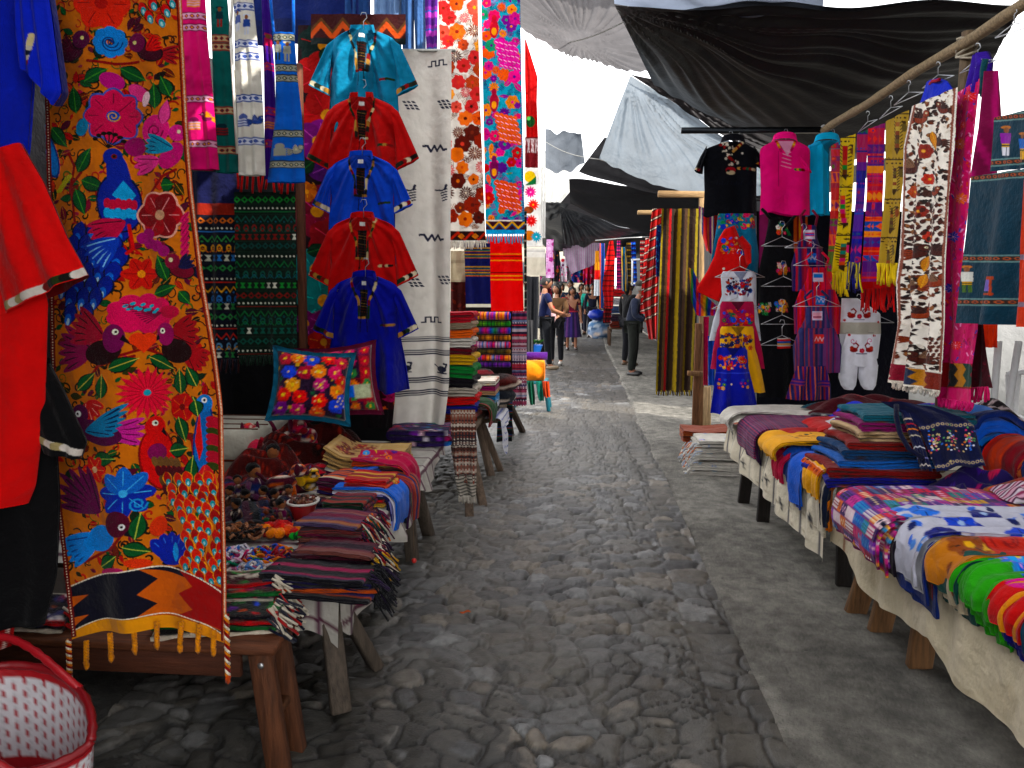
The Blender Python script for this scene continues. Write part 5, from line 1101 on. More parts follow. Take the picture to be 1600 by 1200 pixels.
# red bowl
t = thing('bowl', 'small red enamel bowl with white rim full of dark beads', 'bowl', PZ(474, 812, TZ)); p = PZ(474, 812, TZ+.01)
m = MB(); m.grid(np.array([[p+np.array([(.04+.028*a)*cos(b), (.04+.028*a)*sin(b), .085*a]) for b in np.linspace(0, 2*pi, 28)] for a in np.linspace(0, 1, 8)]), '#9a1418'); m.build('body', 'plastic', t)
MB().tube([p+np.array([.069*cos(b), .069*sin(b), .087]) for b in np.linspace(0, 2*pi, 30)], .006, '#c8c4bc', 6).build('rim', 'plastic', t)
m = MB(); rs = random.Random(5)
for _ in range(60): a, r = rs.random()*6.28, rs.random()**.5*.06; m.ell(p+np.array([r*cos(a), r*sin(a), .08+rs.random()*.04*(1-r*9)]), (.01, .01, .01), rs.choice(('#4a2014', '#2a1410', '#6a3a20', '#5a1a1a')), n=7, m=5)
m.build('beads', 'plastic', t)
# big stack of purple striped scarves with fringe
def sstack(label, x, y, z, L, W, h, n, ang, pal, seed, fr, group='stacks of striped scarves'):
    p = PZ(x, y, z); t = thing('scarves', label, 'scarf', (p[0], p[1], z), group); rs = random.Random(seed)
    for k in range(n): folded('scarf', (p[0]+rs.uniform(-.025, .02), p[1]+rs.uniform(-.025, .025), z+k*h/n), ang+rs.uniform(-.13, .13), L, W, h/n, stripe_rand(pal, seed*7+k, (.004, .03)), 2, seed+k, parent=t)
    m = MB(); ca, sa = cos(ang), sin(ang)
    for k in range(n*20):
        q = rs.uniform(-.5, .5)*W; a = np.array([p[0]+L*ca-q*sa, p[1]+L*sa+q*ca, z+rs.uniform(.01, h)]); d = np.array([.055*ca, .055*sa, 0])*rs.uniform(.4, 1.2)+np.array([rs.uniform(-.02, .02), rs.uniform(-.02, .02), -rs.uniform(.02, .09)])
        m.tube([a-d*.2, a+d*.4+np.array([0, 0, .012]), a+d], .0036, rs.choice(fr), 5)
    m.build('fringe', 'pile', t)
sstack('tall stack of purple and brown striped scarves with knotted fringe on the toy table', 482, 845, TZ+.01, .28, .21, .12, 7, -.05, ['#5a2a44', '#7a3a3a', '#8a5a50', '#3a2040', '#6a1a3a', '#4a3a5a', '#94603c'], 2, ['#3a1030', '#8a1a2a', '#c8701a', '#c8c0b0', '#1a1a2a', '#6a1a4a', '#1c4a3a'])
sstack('lower stack of dark wine striped scarves in front of the tall stack', 470, 880, TZ+.01, .32, .14, .075, 4, -.05, ['#4a1a2a', '#6a2a3a', '#2a1424', '#7a4a44'], 5, ['#2a1030', '#8a1a2a', '#c8a01a', '#c8c0b0', '#1a1a2a'])
sstack('black scarves with pink dots and long black fringe at the table front', 425, 925, TZ+.01, .38, .16, .09, 5, .02, ['#0c0a14', '#14103a', '#0c0a14', '#2a1a5a', '#a04a1a', '#0a0a10', '#8a1a4a'], 8, ['#0a0a10', '#0c0a1a', '#101018', '#2a1a3a'])
# pompoms, bracelets, beads
def tuft(name, label, x, y, z, n, R, r, pal, seed, cat, long_=False, group=None):
    p = PZ(x, y, z+.02); p = np.array([p[0], p[1], z]); m = MB(); rs = random.Random(seed)
    for _ in range(n):
        a = rs.random()*6.28; q = rs.random()**.5*R; c = p+np.array([q*cos(a), q*sin(a)*.8, r+rs.random()*R*.45*(1-q/R)])
        if long_:
            b = rs.random()*6.28; k = rs.uniform(.02, .05); m.tube([c+np.array([k*cos(b+t_)*.7, k*sin(b+t_)*.7, .012*sin(t_*2)]) for t_ in np.linspace(0, 4.5, 9)], r*.45, rs.choice(pal), 5)
        else: m.ell(c, (r, r, r*.9), rs.choice(pal), n=8, m=6, noise=.12)
    return tag(m.build(name, 'pile'), label, cat, group)
tuft('pompoms', 'heap of orange woollen pompoms behind the tall scarf stack', 435, 832, TZ+.01, 26, .085, .026, ['#d8441a', '#e0601c', '#c8341a', '#e0861a', '#b82a2c'], 1, 'pompom')
tuft('pompoms', 'small green woollen pompom beside the tall scarf stack', 468, 838, TZ+.02, 9, .03, .018, ['#1c8a2c', '#2aa03a', '#145a2a'], 2, 'pompom')
tuft('necklaces', 'wooden bead necklaces heaped in a dark tray', 376, 830, TZ+.03, 60, .085, .016, ['#8a5a3c', '#a0745a', '#3a2014', '#5a3424', '#16100e'], 3, 'necklace', True)
tuft('bracelets', 'pile of pink and multicoloured bracelets beside the mustard runner', 368, 868, TZ+.01, 60, .075, .014, ['#c82a6a', '#d8a8c0', '#3a6ab0', '#c8c0c8', '#8a1a5c', '#2a8a6a', '#c8c8d0'], 4, 'bracelet', True, 'piles of bracelets')
tuft('bracelets', 'pile of whitish bracelets in plastic bags near the bench', 395, 895, TZ+.01, 80, .085, .014, ['#b8a8a8', '#c8c0c0', '#a05a7a', '#5a7aa8', '#a8a8b0', '#d8d4d0'], 5, 'bracelet', True, 'piles of bracelets')
tuft('bracelets', 'pile of orange, blue and yellow bracelets before the pompoms', 425, 868, TZ+.01, 80, .09, .014, ['#c8701a', '#1a4ab0', '#c8a81a', '#8a1a2a', '#1a6a3a', '#2a1a4a'], 6, 'bracelet', True, 'piles of bracelets')
tuft('keyrings', 'heap of tiny multicoloured keyring figures next to the bowl', 415, 805, TZ+.01, 60, .1, .016, ['#7a1a2a', '#1c2a5a', '#3a1a3a', '#2a5a3a', '#a04a1a', '#14141c', '#8a8a90', '#5a2a14'], 7, 'keyring')
tuft('keyrings', 'heap of dark woollen trinkets between the dolls and the purses', 478, 785, TZ+.01, 50, .09, .018, ['#3a1a14', '#5a2414', '#2a1a2a', '#1c2a4a', '#6a1a2a', '#c8c0b8'], 8, 'keyring')
t = thing('tray', 'dark round tray holding the wooden bead necklaces', 'tray', PZ(376, 832, TZ)); p = PZ(376, 832, TZ+.005); MB().tube([p+np.array([.1*cos(b), .09*sin(b), .02]) for b in np.linspace(0, 2*pi, 24)], .014, '#120e10', 6).build('rim', 'plastic', t); MB().ell(p+np.array([0, 0, .01]), (.1, .09, .008), '#14100f').build('base', 'plastic', t)
# paddle ball hanging by the table leg
t = thing('hanging_ball', 'red wooden ball hanging on a string beside the trestle table leg', 'toy ball', PY(647, 880, 3.9)); MB().ell(PY(647, 876, 3.9), (.014, .014, .014), '#b81a12').build('ball', 'plastic', t); MB().tube(PY(np.array([643, 646, 647]), np.array([770, 830, 874]), 3.9), .0025, '#6a5a4a', 5).build('string', 'cloth', t)
# ---- second stall table with folded stacks
trestle('second trestle table on the narrow legs beyond the white curtain', -1.9, -.78, 5.7, 6.7, .52, [((-.85, 5.75, .48), (-.74, 5.12, -.01)), ((-.85, 5.8, .48), (-.68, 5.4, -.01)), ((-.85, 6.4, .48), (-.72, 6.28, -.01)), ((-.85, 6.5, .48), (-.66, 6.5, -.01)), ((-1.8, 5.8, .48), (-1.85, 5.7, -.01))], '#5a4a3c', lw=.06)
STK = [('#a81430', 16, 'crimson'), ('#b8a890', 11, 'beige striped'), ('#d86a0c', 14, 'orange'), ('#c8c4bc', 15, 'white'), ('#6a1424', 10, 'wine red'), ('#c8a00f', 17, 'golden yellow'), ('#127a3a', 20, 'green'), ('#1c1420', 16, 'black-purple'), ('#b8b0a4', 13, 'off-white'), ('#c01a20', 14, 'scarlet'), ('#1c1c80', 14, 'deep blue'), ('#7a2a14', 16, 'rust brown')]
y = 488; dS = 5.95
for i, (c, hpx, nm) in enumerate(STK):
    zb = PY(718, y+hpx, dS)[2]; hh = PY(718, y, dS)[2]-zb; x0 = PY(700, y, dS)[0]; x1 = PY(736+(3 if i > 4 else 0)+(i > 7)*3, y, dS)[0]
    o = folded('folded_textile', (x1, dS+.16, zb+.002), pi, .36, .32, hh*.96, c if i not in (1, 7) else stripes1([(c, .02), (hx(c)*.6, .01)], False), 3, 40+i, wav=.008, bow=.02); tag(o, nm+' folded cloth in the tall stack beyond the white curtain', 'textile', 'tall stack of folded cloths'); y += hpx
def p_shawl(cv):
    R = random.Random(3); y = cv.y0
    while y < cv.y1:
        h = R.choice((2, 3, 5)); cv.rect(cv.x0, y, cv.x1, y+h, R.choice(('#6a4a44', '#8a7468', '#a8988a', '#3a3034', '#7a5a50', '#b8aca0', '#54342c'))); cv.dots(y, 5, 1.2, R.choice(('#c8c0b4', '#2a2024', '#8a4a3a'))); y += h
t = thing('shawl', 'brown and cream patterned shawl hanging below the tall stack of cloths', 'shawl', PY(725, 775, 5.06))
hang('cloth', [(640, 704, 742), (700, 704, 745), (755, 712, 744)], PlY(5.06), p_shawl, t, s=1., rip=.03, cs=2)
hang('netting', [(742, 711, 744), (775, 716, 744)], PlY(5.05), lambda cv: (cv.rect(cv.x0, cv.y0, cv.x1, cv.y1, '#9a948a'), cv.hstripes([('#a8a298', 3), ('#4a4640', 2)], y0=740)), t, s=1., rip=.02)
fringe(t, (716, 775, 744, 775), PlY(5.04), 14, 12, '#a8a298', .005)
# serape rolls stack
SER = [('#e8641a', '#1a4ac0', '#c81a7a', '#e8b01a'), ('#0f6a2a', '#3aa03a', '#0a3a1a', '#74b83a'), ('#c81a5c', '#1a3ab0', '#2a8a3a', '#5a1a8a'), ('#a86a14', '#c8901a', '#3a2410', '#7a4a14'), ('#1a6ab8', '#d81a4a', '#6a1a8a', '#e0c0c8'), ('#3a2a14', '#8a6a2a', '#161210', '#5a5a2a'), ('#d8401a', '#e8a01a', '#1a6ac8', '#c01a6a'), ('#3a1470', '#5a1a8a', '#1c0f3a', '#8a3ab0')]
y = 487
for i, pal in enumerate(SER):
    hp = (13, 9, 11, 9, 11, 8, 10, 9)[i]; d = 7.2; c = PY(764, y+hp/2, d); w = np.linalg.norm(PY(795, y, d)-PY(731, y, d)); r = (PY(764, y, d)[2]-PY(764, y+hp, d)[2])/2
    rs = random.Random(i); cols = []; n = 60; G = []; cc = []
    for a in np.linspace(-.5, .5, n):
        f = (a*9+i*.3) % 1; k = int((a+.5)*9) % 4; base = hx(pal[k])*(1-f)+hx(pal[(k+1) % 4])*f
        if f < .12: base = hx('#14100f')
        G.append([c+np.array([a*w, 1.5*r*cos(b), r*.96*sin(b)]) for b in np.linspace(0, 2*pi, 14)]); cc.append([base]*14)
    m = MB(); m.grid(np.array(G), np.array(cc))
    for sg in (-.5, .5): m.ell(c+np.array([sg*w, 0, 0]), (.012, 1.5*r, r*.95), pal[1], n=10, m=6)
    nm = ('orange, blue and pink', 'green', 'magenta, blue and green', 'brown-gold', 'light blue and red', 'dark olive', 'red, yellow and blue', 'deep purple')[i]
    tag(m.build('rolled_blanket', 'cloth'), nm+' striped blanket roll in the shelf stack beside the long runner', 'blanket', 'stack of striped blanket rolls'); y += hp+1
o = hang('added_backing', [(480, 726, 800), (540, 726, 800), (610, 726, 800)], PlY(7.45), '#14100f', s=.4); tag(o, 'dark sheet added behind the striped blanket rolls to keep their gaps dark', 'textile')  # added dark sheet, keeps the sunlit background out of the gaps between rolls
# stuff on the second table
drape('green folded cloth with red edge on the second stall table', -.72, 6.35, .42, .60, [('#14401c', .12), ('#7a1a1a', .16)], .4, 0, seed=3)
STK2 = [('#c8c0b4', 'white floral'), ('#8a1a5a', 'magenta'), ('#a88a6a', 'tan'), ('#2a7ab0', 'sky blue'), ('#7a9ab8', 'pale blue'), ('#c0bcc0', 'greyish white'), ('#1c1a24', 'black')]
for i, (c, nm) in enumerate(STK2):
    o = folded('folded_textile', (-.7, 6.7, .78-.043*(i+1)), pi, .42, .36, .04, c if i else canvas_paint(.4, 1.2, '#d0c8bc', lambda cv: cv.scatter(40, ['#c8641a', '#d8a05a', '#a03a1a'], .02, .03, 'f', 3)), 2, 60+i, wav=.006); tag(o, nm+' folded cloth in the low stack on the second stall table', 'textile', 'low stack of folded cloths')
trestle('dark low table under the low stack of folded cloths', -1.8, -.68, 6.4, 8.1, .47, [((-.75, 7.9, .44), (-.60, 8.3, -.01)), ((-.75, 7.8, .44), (-.72, 8.2, -.01)), ((-1.7, 7.9, .44), (-1.75, 8.0, -.01)), ((-1.7, 6.5, .44), (-1.75, 6.4, -.01))], '#3a2c22', lw=.06)
draped('tablecloth', 'white blue-edged cloth hanging from the second stall table', ((-.67, 6.36), (-.66, 6.95)), -1.3, .475, lambda u: .12+.22*math.exp(-((u-.15)/.16)**2), lambda cv: (cv.rect(0, 0, 9, 9, '#b8b8bc'), cv.hstripes([('#b8b8bc', .05), ('#3a4a8a', .008)], y0=.5)), 5, nu=40)
o = hang('striped_blanket', [(606, 776, 800), (640, 778, 801), (690, 776, 800)], PlY(7.3), lambda cv: (cv.rect(cv.x0, cv.y0, cv.x1, cv.y1, '#14141e'), cv.hstripes([('#14141e', 4), ('#2a4a7a', 2), ('#8a3a1a', 1.5), ('#1c5a4a', 2), ('#14101a', 3)], y0=600)), s=1.1, rip=.03); tag(o, 'dark striped blanket draped low beside the long pink runner', 'blanket')
for i, (x, y, c, nm, rr) in enumerate(((752, 590, '#7a1424', 'dark red cloth bundle below the blanket rolls', .14), (780, 598, '#4a140f', 'reddish brown fringed bundle below the blanket rolls', .2), (778, 618, '#20242c', 'dark green woven bundle on the second stall table', .17))):
    p = PY(x, y, 7.0); m = MB(); m.ell(p, (rr, .14, .085), None, n=20, m=12, noise=.04, colf=stripe_colf([c, c, hx(c)*1.5 if False else c, '#2a1a1a'], i, 5)); tag(m.build('cloth_bundle', 'pile'), nm, 'bundle')
# teal stool with rolls
t = thing('stool', 'teal painted stool carrying the yellow-orange roll', 'stool', (-.5, 9.75, 0)); sx = -.52
MB().box((sx-.08, 9.9, .36), (.42, .4, .04), '#0f5a66').build('seat', 'plastic', t)
for x, y in ((sx+.1, 9.73), (sx+.1, 10.07), (sx-.26, 9.73), (sx-.26, 10.07)): leg_beam(t, (x, y, .35), (x+(.05 if x > sx else -.05), y, -.01), .05, .04, '#0f5a68', 'plastic')
p = PY(838, 579, 9.8); m = MB(); m.tube([p+np.array([-.14, 0, 0]), p+np.array([-.13, 0, 0]), p+np.array([.1, 0, 0]), p+np.array([.11, 0, 0])], [.10, .135, .135, .10], '#e08a10', 18); t = m.build('rolled_blanket', 'cloth'); tag(t, 'yellow-orange blanket roll on the teal stool', 'blanket')
p = PY(836, 556, 9.9); m = MB(); m.tube([p+np.array([-.2, 0, 0]), p+np.array([.16, 0, 0])], .05, '#4a1a6a', 12); tag(m.build('rolled_blanket', 'cloth'), 'purple blanket roll above the yellow-orange roll', 'blanket')
for i, (x, c, nm) in enumerate(((829, '#12503c', 'dark green cloth hanging down from the teal stool'), (843, '#0f6a5a', 'teal green cloth hanging at the stool corner'), (853, '#a8441a', 'rust orange cloth hanging beside the teal stool'))):
    o = hang('hanging_cloth', [(596, x-6, x+5), (620, x-3, x+7), (632-i*6, x-1, x+7)], PlY(9.62-.03*i), c, s=1, rip=.04, bulge=.03, back=c); tag(o, nm, 'textile')
# leaf on the ground
p = PZ(727, 959, .02); m = MB(); m.grid(np.array([[p+np.array([a*.028, b*.014*(1-a*a), .006+.005*sin(a*3)+.004*b*b]) for b in (-1, -.5, 0, .5, 1)] for a in np.linspace(-1, 1, 9)]), '#a8541a'); tag(m.build('fallen_leaf', 'cloth'), 'orange dry leaf lying on the cobbles', 'leaf')
# ================================================================ RIGHT STALL : rails, hanging goods
BX = 1.9
p0, p1 = PX(1284, 206, BX), PX(1640, -18, BX)
m = MB(); q = np.linspace(0, 1, 26); P = p0[None]*(1-q)[:, None]+p1[None]*q[:, None]; P[:, 2] += .006*np.sin(q*14); m.tube(P, .028+.004*np.sin(q*20)**8, '#8a7658', 10); t = m.build('bamboo_pole', 'woodx'); tag(t, 'bamboo pole carrying the woven scarves and aprons over the goods table', 'pole')
m = MB().beam(PY(1064, 204, 6.45), PY(1300, 203, 6.45), .035, .045, '#23262a').beam(PY(1157, 206, 6.45), PY(1157, 240, 6.45), .03, .03, '#8a8a8a'); t = m.build('hanging_rail', 'metal'); tag(t, 'dark metal rail carrying the black and the hot pink shirts', 'rail')
pp = PX(1512, 60, BX+.03); m = MB().tube([(pp[0], pp[1], 0), (pp[0]+.01, pp[1], 1.5), (pp[0], pp[1], 2.86)], [.04, .036, .03], '#6a5844', 9); tag(m.build('stall_post', 'wood'), 'round wooden post tied under the bamboo pole with cord', 'post')
m = MB(); 
for k in range(6): a = np.linspace(0, 2*pi, 12); m.tube([(pp[0]+.045*cos(b), pp[1]+.05*sin(b), 2.74+k*.014+.02*sin(b+k)) for b in a], .006, '#b8b0a0', 5)
tag(m.build('rope_lashing', 'cloth'), 'pale cord lashing that ties the bamboo pole to the round post', 'rope')
pe = PX(1286, 206, BX); m = MB(); rs = random.Random(1)
for k in range(5): m.tube([pe+np.array([rs.uniform(-.02, .02), .03*cos(b+k)-.01, .045*sin(b+k)]) for b in np.linspace(0, 2*pi, 10)], .009, '#c8c8c8', 5)
tag(m.build('rope_lashing', 'cloth'), 'white cloth knot tying the bamboo pole to the dark metal rail', 'rope')
# shirts on the rail, facing the alley mouth
def tee(label, x0, x1, yt, yb, d, col, neck, slv_l, slv_r, seed, trimc=None, dec=None, cat='shirt'):
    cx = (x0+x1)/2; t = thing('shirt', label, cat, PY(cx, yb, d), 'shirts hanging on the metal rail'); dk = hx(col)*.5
    def body(cv):
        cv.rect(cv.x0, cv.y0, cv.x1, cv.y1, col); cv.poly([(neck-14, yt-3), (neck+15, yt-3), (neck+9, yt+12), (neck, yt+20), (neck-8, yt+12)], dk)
        if dec: dec(cv)
    w = x1-x0
    hang('body', [(yt-1, neck-17, neck+18), (yt+8, x0+w*.05, x1-w*.04), (yt+14, x0, x1), (yb-40, x0+w*.02, x1-w*.01), (yb, x0, x1)], PlY(d), body, t, s=1.1, rip=.018, bulge=.05, back=dk, mat='thin', seed=seed, hem=2)
    for r in (slv_l, slv_r):
        if r: hang('sleeve', r, PlY(d-.01), (lambda cv: (cv.rect(cv.x0, cv.y0, cv.x1, cv.y1, col), trim(cv, [(r[-1][0], r[-1][1]-2), (r[-1][2], r[-1][3]-2)], 4, trimc, 4) if trimc else None)), t, s=1.1, rip=.006, bulge=.04, back=dk, mat='thin', seed=seed+1)
    m = MB(); ex = PY(1, 0, d)-PY(0, 0, d); a = np.linspace(-.1*pi, 1.1*pi, 16); c = PY(neck, yt, d)
    G = [[c+ex*cos(b)*(18-h*.3)+np.array([0, -.04*sin(b)+.0, ex[0]*(h-2+5*sin(b))]) for b in a] for h in (0, 5, 9)]
    m.grid(np.array(G), col); m.build('collar', 'cloth', t); return t
def dec_b(cv):
    R = random.Random(3)
    for k in range(40): x, y = 1128+R.uniform(-6, 14)+k*.35, 222+k*.95; cv.ell(x, y, R.uniform(1, 3.4), R.uniform(1, 3), R.choice(('#d8d0c0', '#c8b8a8', '#8a1a1a', '#e8e0d0', '#141014')))
    cv.ell(1140, 267, 8, 5, '#a01a2c'); cv.ell(1140, 271, 7, 3.4, '#c8b89a'); cv.ell(1136, 268, 3, 2, '#1a1014')
    trim(cv, [(1152, 264), (1178, 266)], 4, ('#8a1a1a', '#c89a5a', '#1a5a3a', '#d8c8a8', '#1a1414'), 4); trim(cv, [(1161, 222), (1144, 238)], 4, ('#8a1a1a', '#c89a5a', '#d8c8a8'), 3); cv.ell(1158, 241, 1.6, 1.6, '#d8d0c8')
    for x in (1118, 1140, 1168): 
        for k in range(5): cv.line([(x+k*4, 290), (x+k*4+2, 284+3*(k % 2))], .8, '#1c2030')
tee('black short-sleeved shirt with embroidered neckline, first on the metal rail', 1099, 1183, 224, 337, 6.2, '#0b0d16', 1145, [(1104, 228, 1101, 250), (1094, 245, 1099, 262), (1085, 266, 1098, 272)], [(1178, 228, 1182, 246), (1186, 240, 1183, 256), (1197, 265, 1178, 256)], 3, ('#8a1a1a', '#c8b89a', '#1a1414', '#b87a3a'), dec_b)
def dec_p(cv):
    cv.poly([(1213, 222), (1240, 222), (1228, 246)], '#e8a8c8'); 
    for k in range(5): cv.line([(1222-k, 236+k*6), (1233, 240+k*6)], 1, '#f0c0d8')
    cv.line([(1214, 238), (1214, 292)], 1, '#c81a6c'); trim(cv, [(1211, 222), (1218, 238)], 4, ('#e07a1a', '#8a1a1a', '#d8c020', '#c81a6c'), 3); trim(cv, [(1240, 222), (1234, 236)], 4, ('#e07a1a', '#8a1a1a', '#d8c020', '#c81a6c'), 3); trim(cv, [(1240, 266), (1254, 267)], 4, ('#2a7a3a', '#8a1a1a', '#d8a020'), 3)
tee('hot pink sleeveless shirt with lace-up neck on the metal rail', 1187, 1266, 221, 335, 6.12, '#f01a8c', 1226, None, [(1250, 240, 1247, 258), (1262, 256, 1252, 262), (1268, 270, 1254, 266)], 5, None, dec_p)
tee('bright turquoise shirt squeezed between the hot pink shirt and the scarves', 1258, 1297, 222, 336, 6.2, '#08bae6', 1292, [(1264, 226, 1260, 250), (1256, 246, 1258, 262), (1253, 262, 1262, 266)], None, 7, None, None)
for x, y, lb in ((1142, 222, 'wire hanger of the black shirt on the metal rail'), (1228, 219, 'wire hanger of the hot pink shirt on the metal rail'), (1301, 219, 'wire hanger of the bright turquoise shirt')): hanger(x, y, 62, PlY(6.25), lb, 17)
# scarves on the bamboo pole
def ikat(pal, seed, bg=None, y0=180):
    def f(cv):
        R = random.Random(seed); y = y0
        if bg: cv.rect(cv.x0, cv.y0, cv.x1, cv.y1, bg)
        while y < cv.y1:
            h = R.uniform(7, 20); c = R.choice(pal); cv.rect(cv.x0, y, cv.x1, y+h, c); k = R.randrange(5); c2 = R.choice(pal); mx = (cv.x0+cv.x1)/2
            if k == 0: [cv.poly([(x, y+h*.1), (x+4, y+h*.1), (x+7, y+h*.9), (x+3, y+h*.9)], c2) for x in np.arange(cv.x0, cv.x1, 8)]
            elif k == 1: cv.diam(y+h/2, 9, 4, h*.38, c2)
            elif k == 2: cv.rect(cv.x0, y+h*.4, cv.x1, y+h*.6, c2); cv.dots(y+h*.2, 6, 1.2, R.choice(pal))
            elif k == 3: cv.ell(mx, y+h/2, 5, h*.45, c2); cv.ell(mx, y+h/2, 2, h*.2, R.choice(pal))
            y += h
    return f
def zoo(bg, dk, pal, seed, yb):
    def f(cv):
        cv.rect(cv.x0, cv.y0, cv.x1, cv.y1, bg); R = random.Random(seed); y = cv.y0+6
        while y < yb-20:
            cv.rect(cv.x0, y, cv.x1, y+2, dk); x = np.interp(y, [200, 420], [cv.x1-16, cv.x0+16])
            cv.dots(y+7, 6, 1.5, dk); hh = R.uniform(42, 60)
            for j in range(6): cv.rect(x-5, y+14+j*hh/8, x+3, y+14+(j+1)*hh/8, R.choice(pal))
            for j in range(9): cv.line([(x-9, y+12+j*hh/10), (x-6, y+15+j*hh/10)], 1.4, dk); cv.line([(x+7, y+12+j*hh/10), (x+4, y+15+j*hh/10)], 1.4, dk)
            cv.poly([(x-7, y+14+hh*.75), (x+5, y+14+hh*.75), (x-1, y+20+hh*.85)], dk); cv.ell(x+9, y+22, 3, 7, R.choice(pal)); cv.ell(x+9, y+14, 2.4, 2.4, dk); cv.zig(y+26+hh*.85, 2, 5, 1.4, dk); y += hh+18
    return f
def scarf(label, rows, X, paint, fr, frc, n=14, s=1.2, seed=None):
    t = thing('scarf', label, 'scarf', PX(*((rows[-1][0]+rows[-1][2])/2, rows[-1][1]), X), 'woven scarves on the bamboo pole')
    hang('cloth', rows, PlX(X), paint, t, s=s, rip=.018, mat='thin', cs=2.5, seed=seed)
    if fr: fringe(t, rows[-1], PlX(X-.006), n, fr, frc, .006)
    return t
IK = ['#b0144a', '#8a1a6a', '#c81e2c', '#d85a1a', '#5a1a7a', '#1a4a9a', '#e08a1a', '#c02060']
scarf('wine and magenta scarf half hidden behind the first yellow scarf', [(1297, 224, 1318, 219), (1294, 330, 1310, 330), (1286, 450, 1304, 455)], 1.98, ikat(['#a0143c', '#c01a4a', '#8a1a5a', '#b81c20', '#d8641a', '#5a6a2a', '#7a1a5c'], 1, None, 215), 26, '#c01a1a')
scarf('lemon yellow scarf woven with green and red birds', [(1314, 216, 1338, 209), (1311, 330, 1332, 328), (1301, 424, 1324, 427)], 1.93, zoo('#d8bc1a', '#3a2410', ['#b81a1a', '#2a8a3a', '#d85a1a', '#1a7a6a', '#c82a6a', '#6a3a1a'], 2, 420), 36, '#d8c01a', 16)
scarf('blue and violet scarf woven in bands with dark blue fringe', [(1338, 208, 1358, 202), (1335, 310, 1352, 308), (1325, 410, 1345, 412)], 1.90, ikat(['#1a1a9a', '#3a1a8a', '#6a1a8a', '#1a4ab0', '#c01a7a', '#0f6a5a', '#5a2a9a', '#a81a5a', '#1c1c80'], 3, None, 200), 44, ['#16165a', '#1c1c70', '#c8b82a'], 16)
scarf('wide red cloth with long red fringe behind the lower ends of the scarves', [(1345, 400, 1398, 400), (1345, 452, 1398, 450)], 2.02, '#c00f1a', 36, '#c81424', 22)
scarf('red, orange and purple scarf woven in bands', [(1358, 201, 1383, 192), (1356, 300, 1379, 296), (1345, 440, 1372, 440)], 1.88, ikat(IK+['#d8341a', '#c81a1a', '#e0601a'], 4, '#c01a24', 190), 0, '#c81424')
scarf('olive yellow scarf woven with brown birds and yellow fringe', [(1382, 190, 1420, 172), (1380, 290, 1412, 280), (1371, 412, 1402, 412)], 1.84, zoo('#b89a48', '#4a3418', ['#8a4a2a', '#6a5a2a', '#a86a3a', '#5a3a24', '#c8b05a'], 5, 400), 34, '#d8bc3a', 16)
# royal blue shirt peeking above the cream runner
t = thing('shirt', 'royal blue shirt on a hanger above the brown bird runner', 'shirt', PX(1462, 165, 1.86)); hang('body', [(1452, 130, 1468, 122), (1446, 146, 1480, 126), (1436, 168, 1490, 140), (1436, 260, 1480, 250)], PlX(1.87), '#0c34b8', t, s=1, rip=.01, bulge=.03, back='#0a1c60')
m = MB().tube(PX(np.array([1453, 1457, 1464, 1468]), np.array([131, 127, 126, 124]), 1.84), .009, '#a01a3a', 6); m.build('collar', 'cloth', t)
for x, y, w, tp, lb in ((1466, 117, 50, 20, 'wire hanger of the royal blue shirt above the brown bird runner'), (1420, 144, 46, 18, 'wire hanger hooked on the bamboo pole above the olive scarf'), (1392, 168, 36, 18, 'empty wire hanger on the bamboo pole beside the olive scarf'), (1356, 190, 30, 16, 'wire hanger on the bamboo pole above the red banded scarf'), (1528, 92, 56, 24, 'wire hanger on the bamboo pole over the pink runner'), (1585, 36, 60, 24, 'wire hanger nearest the pole end at the tarp corner')): hanger(x, y, w, PlX(BX-.02), lb, tp, col='#c0c4c8', tilt=-10)
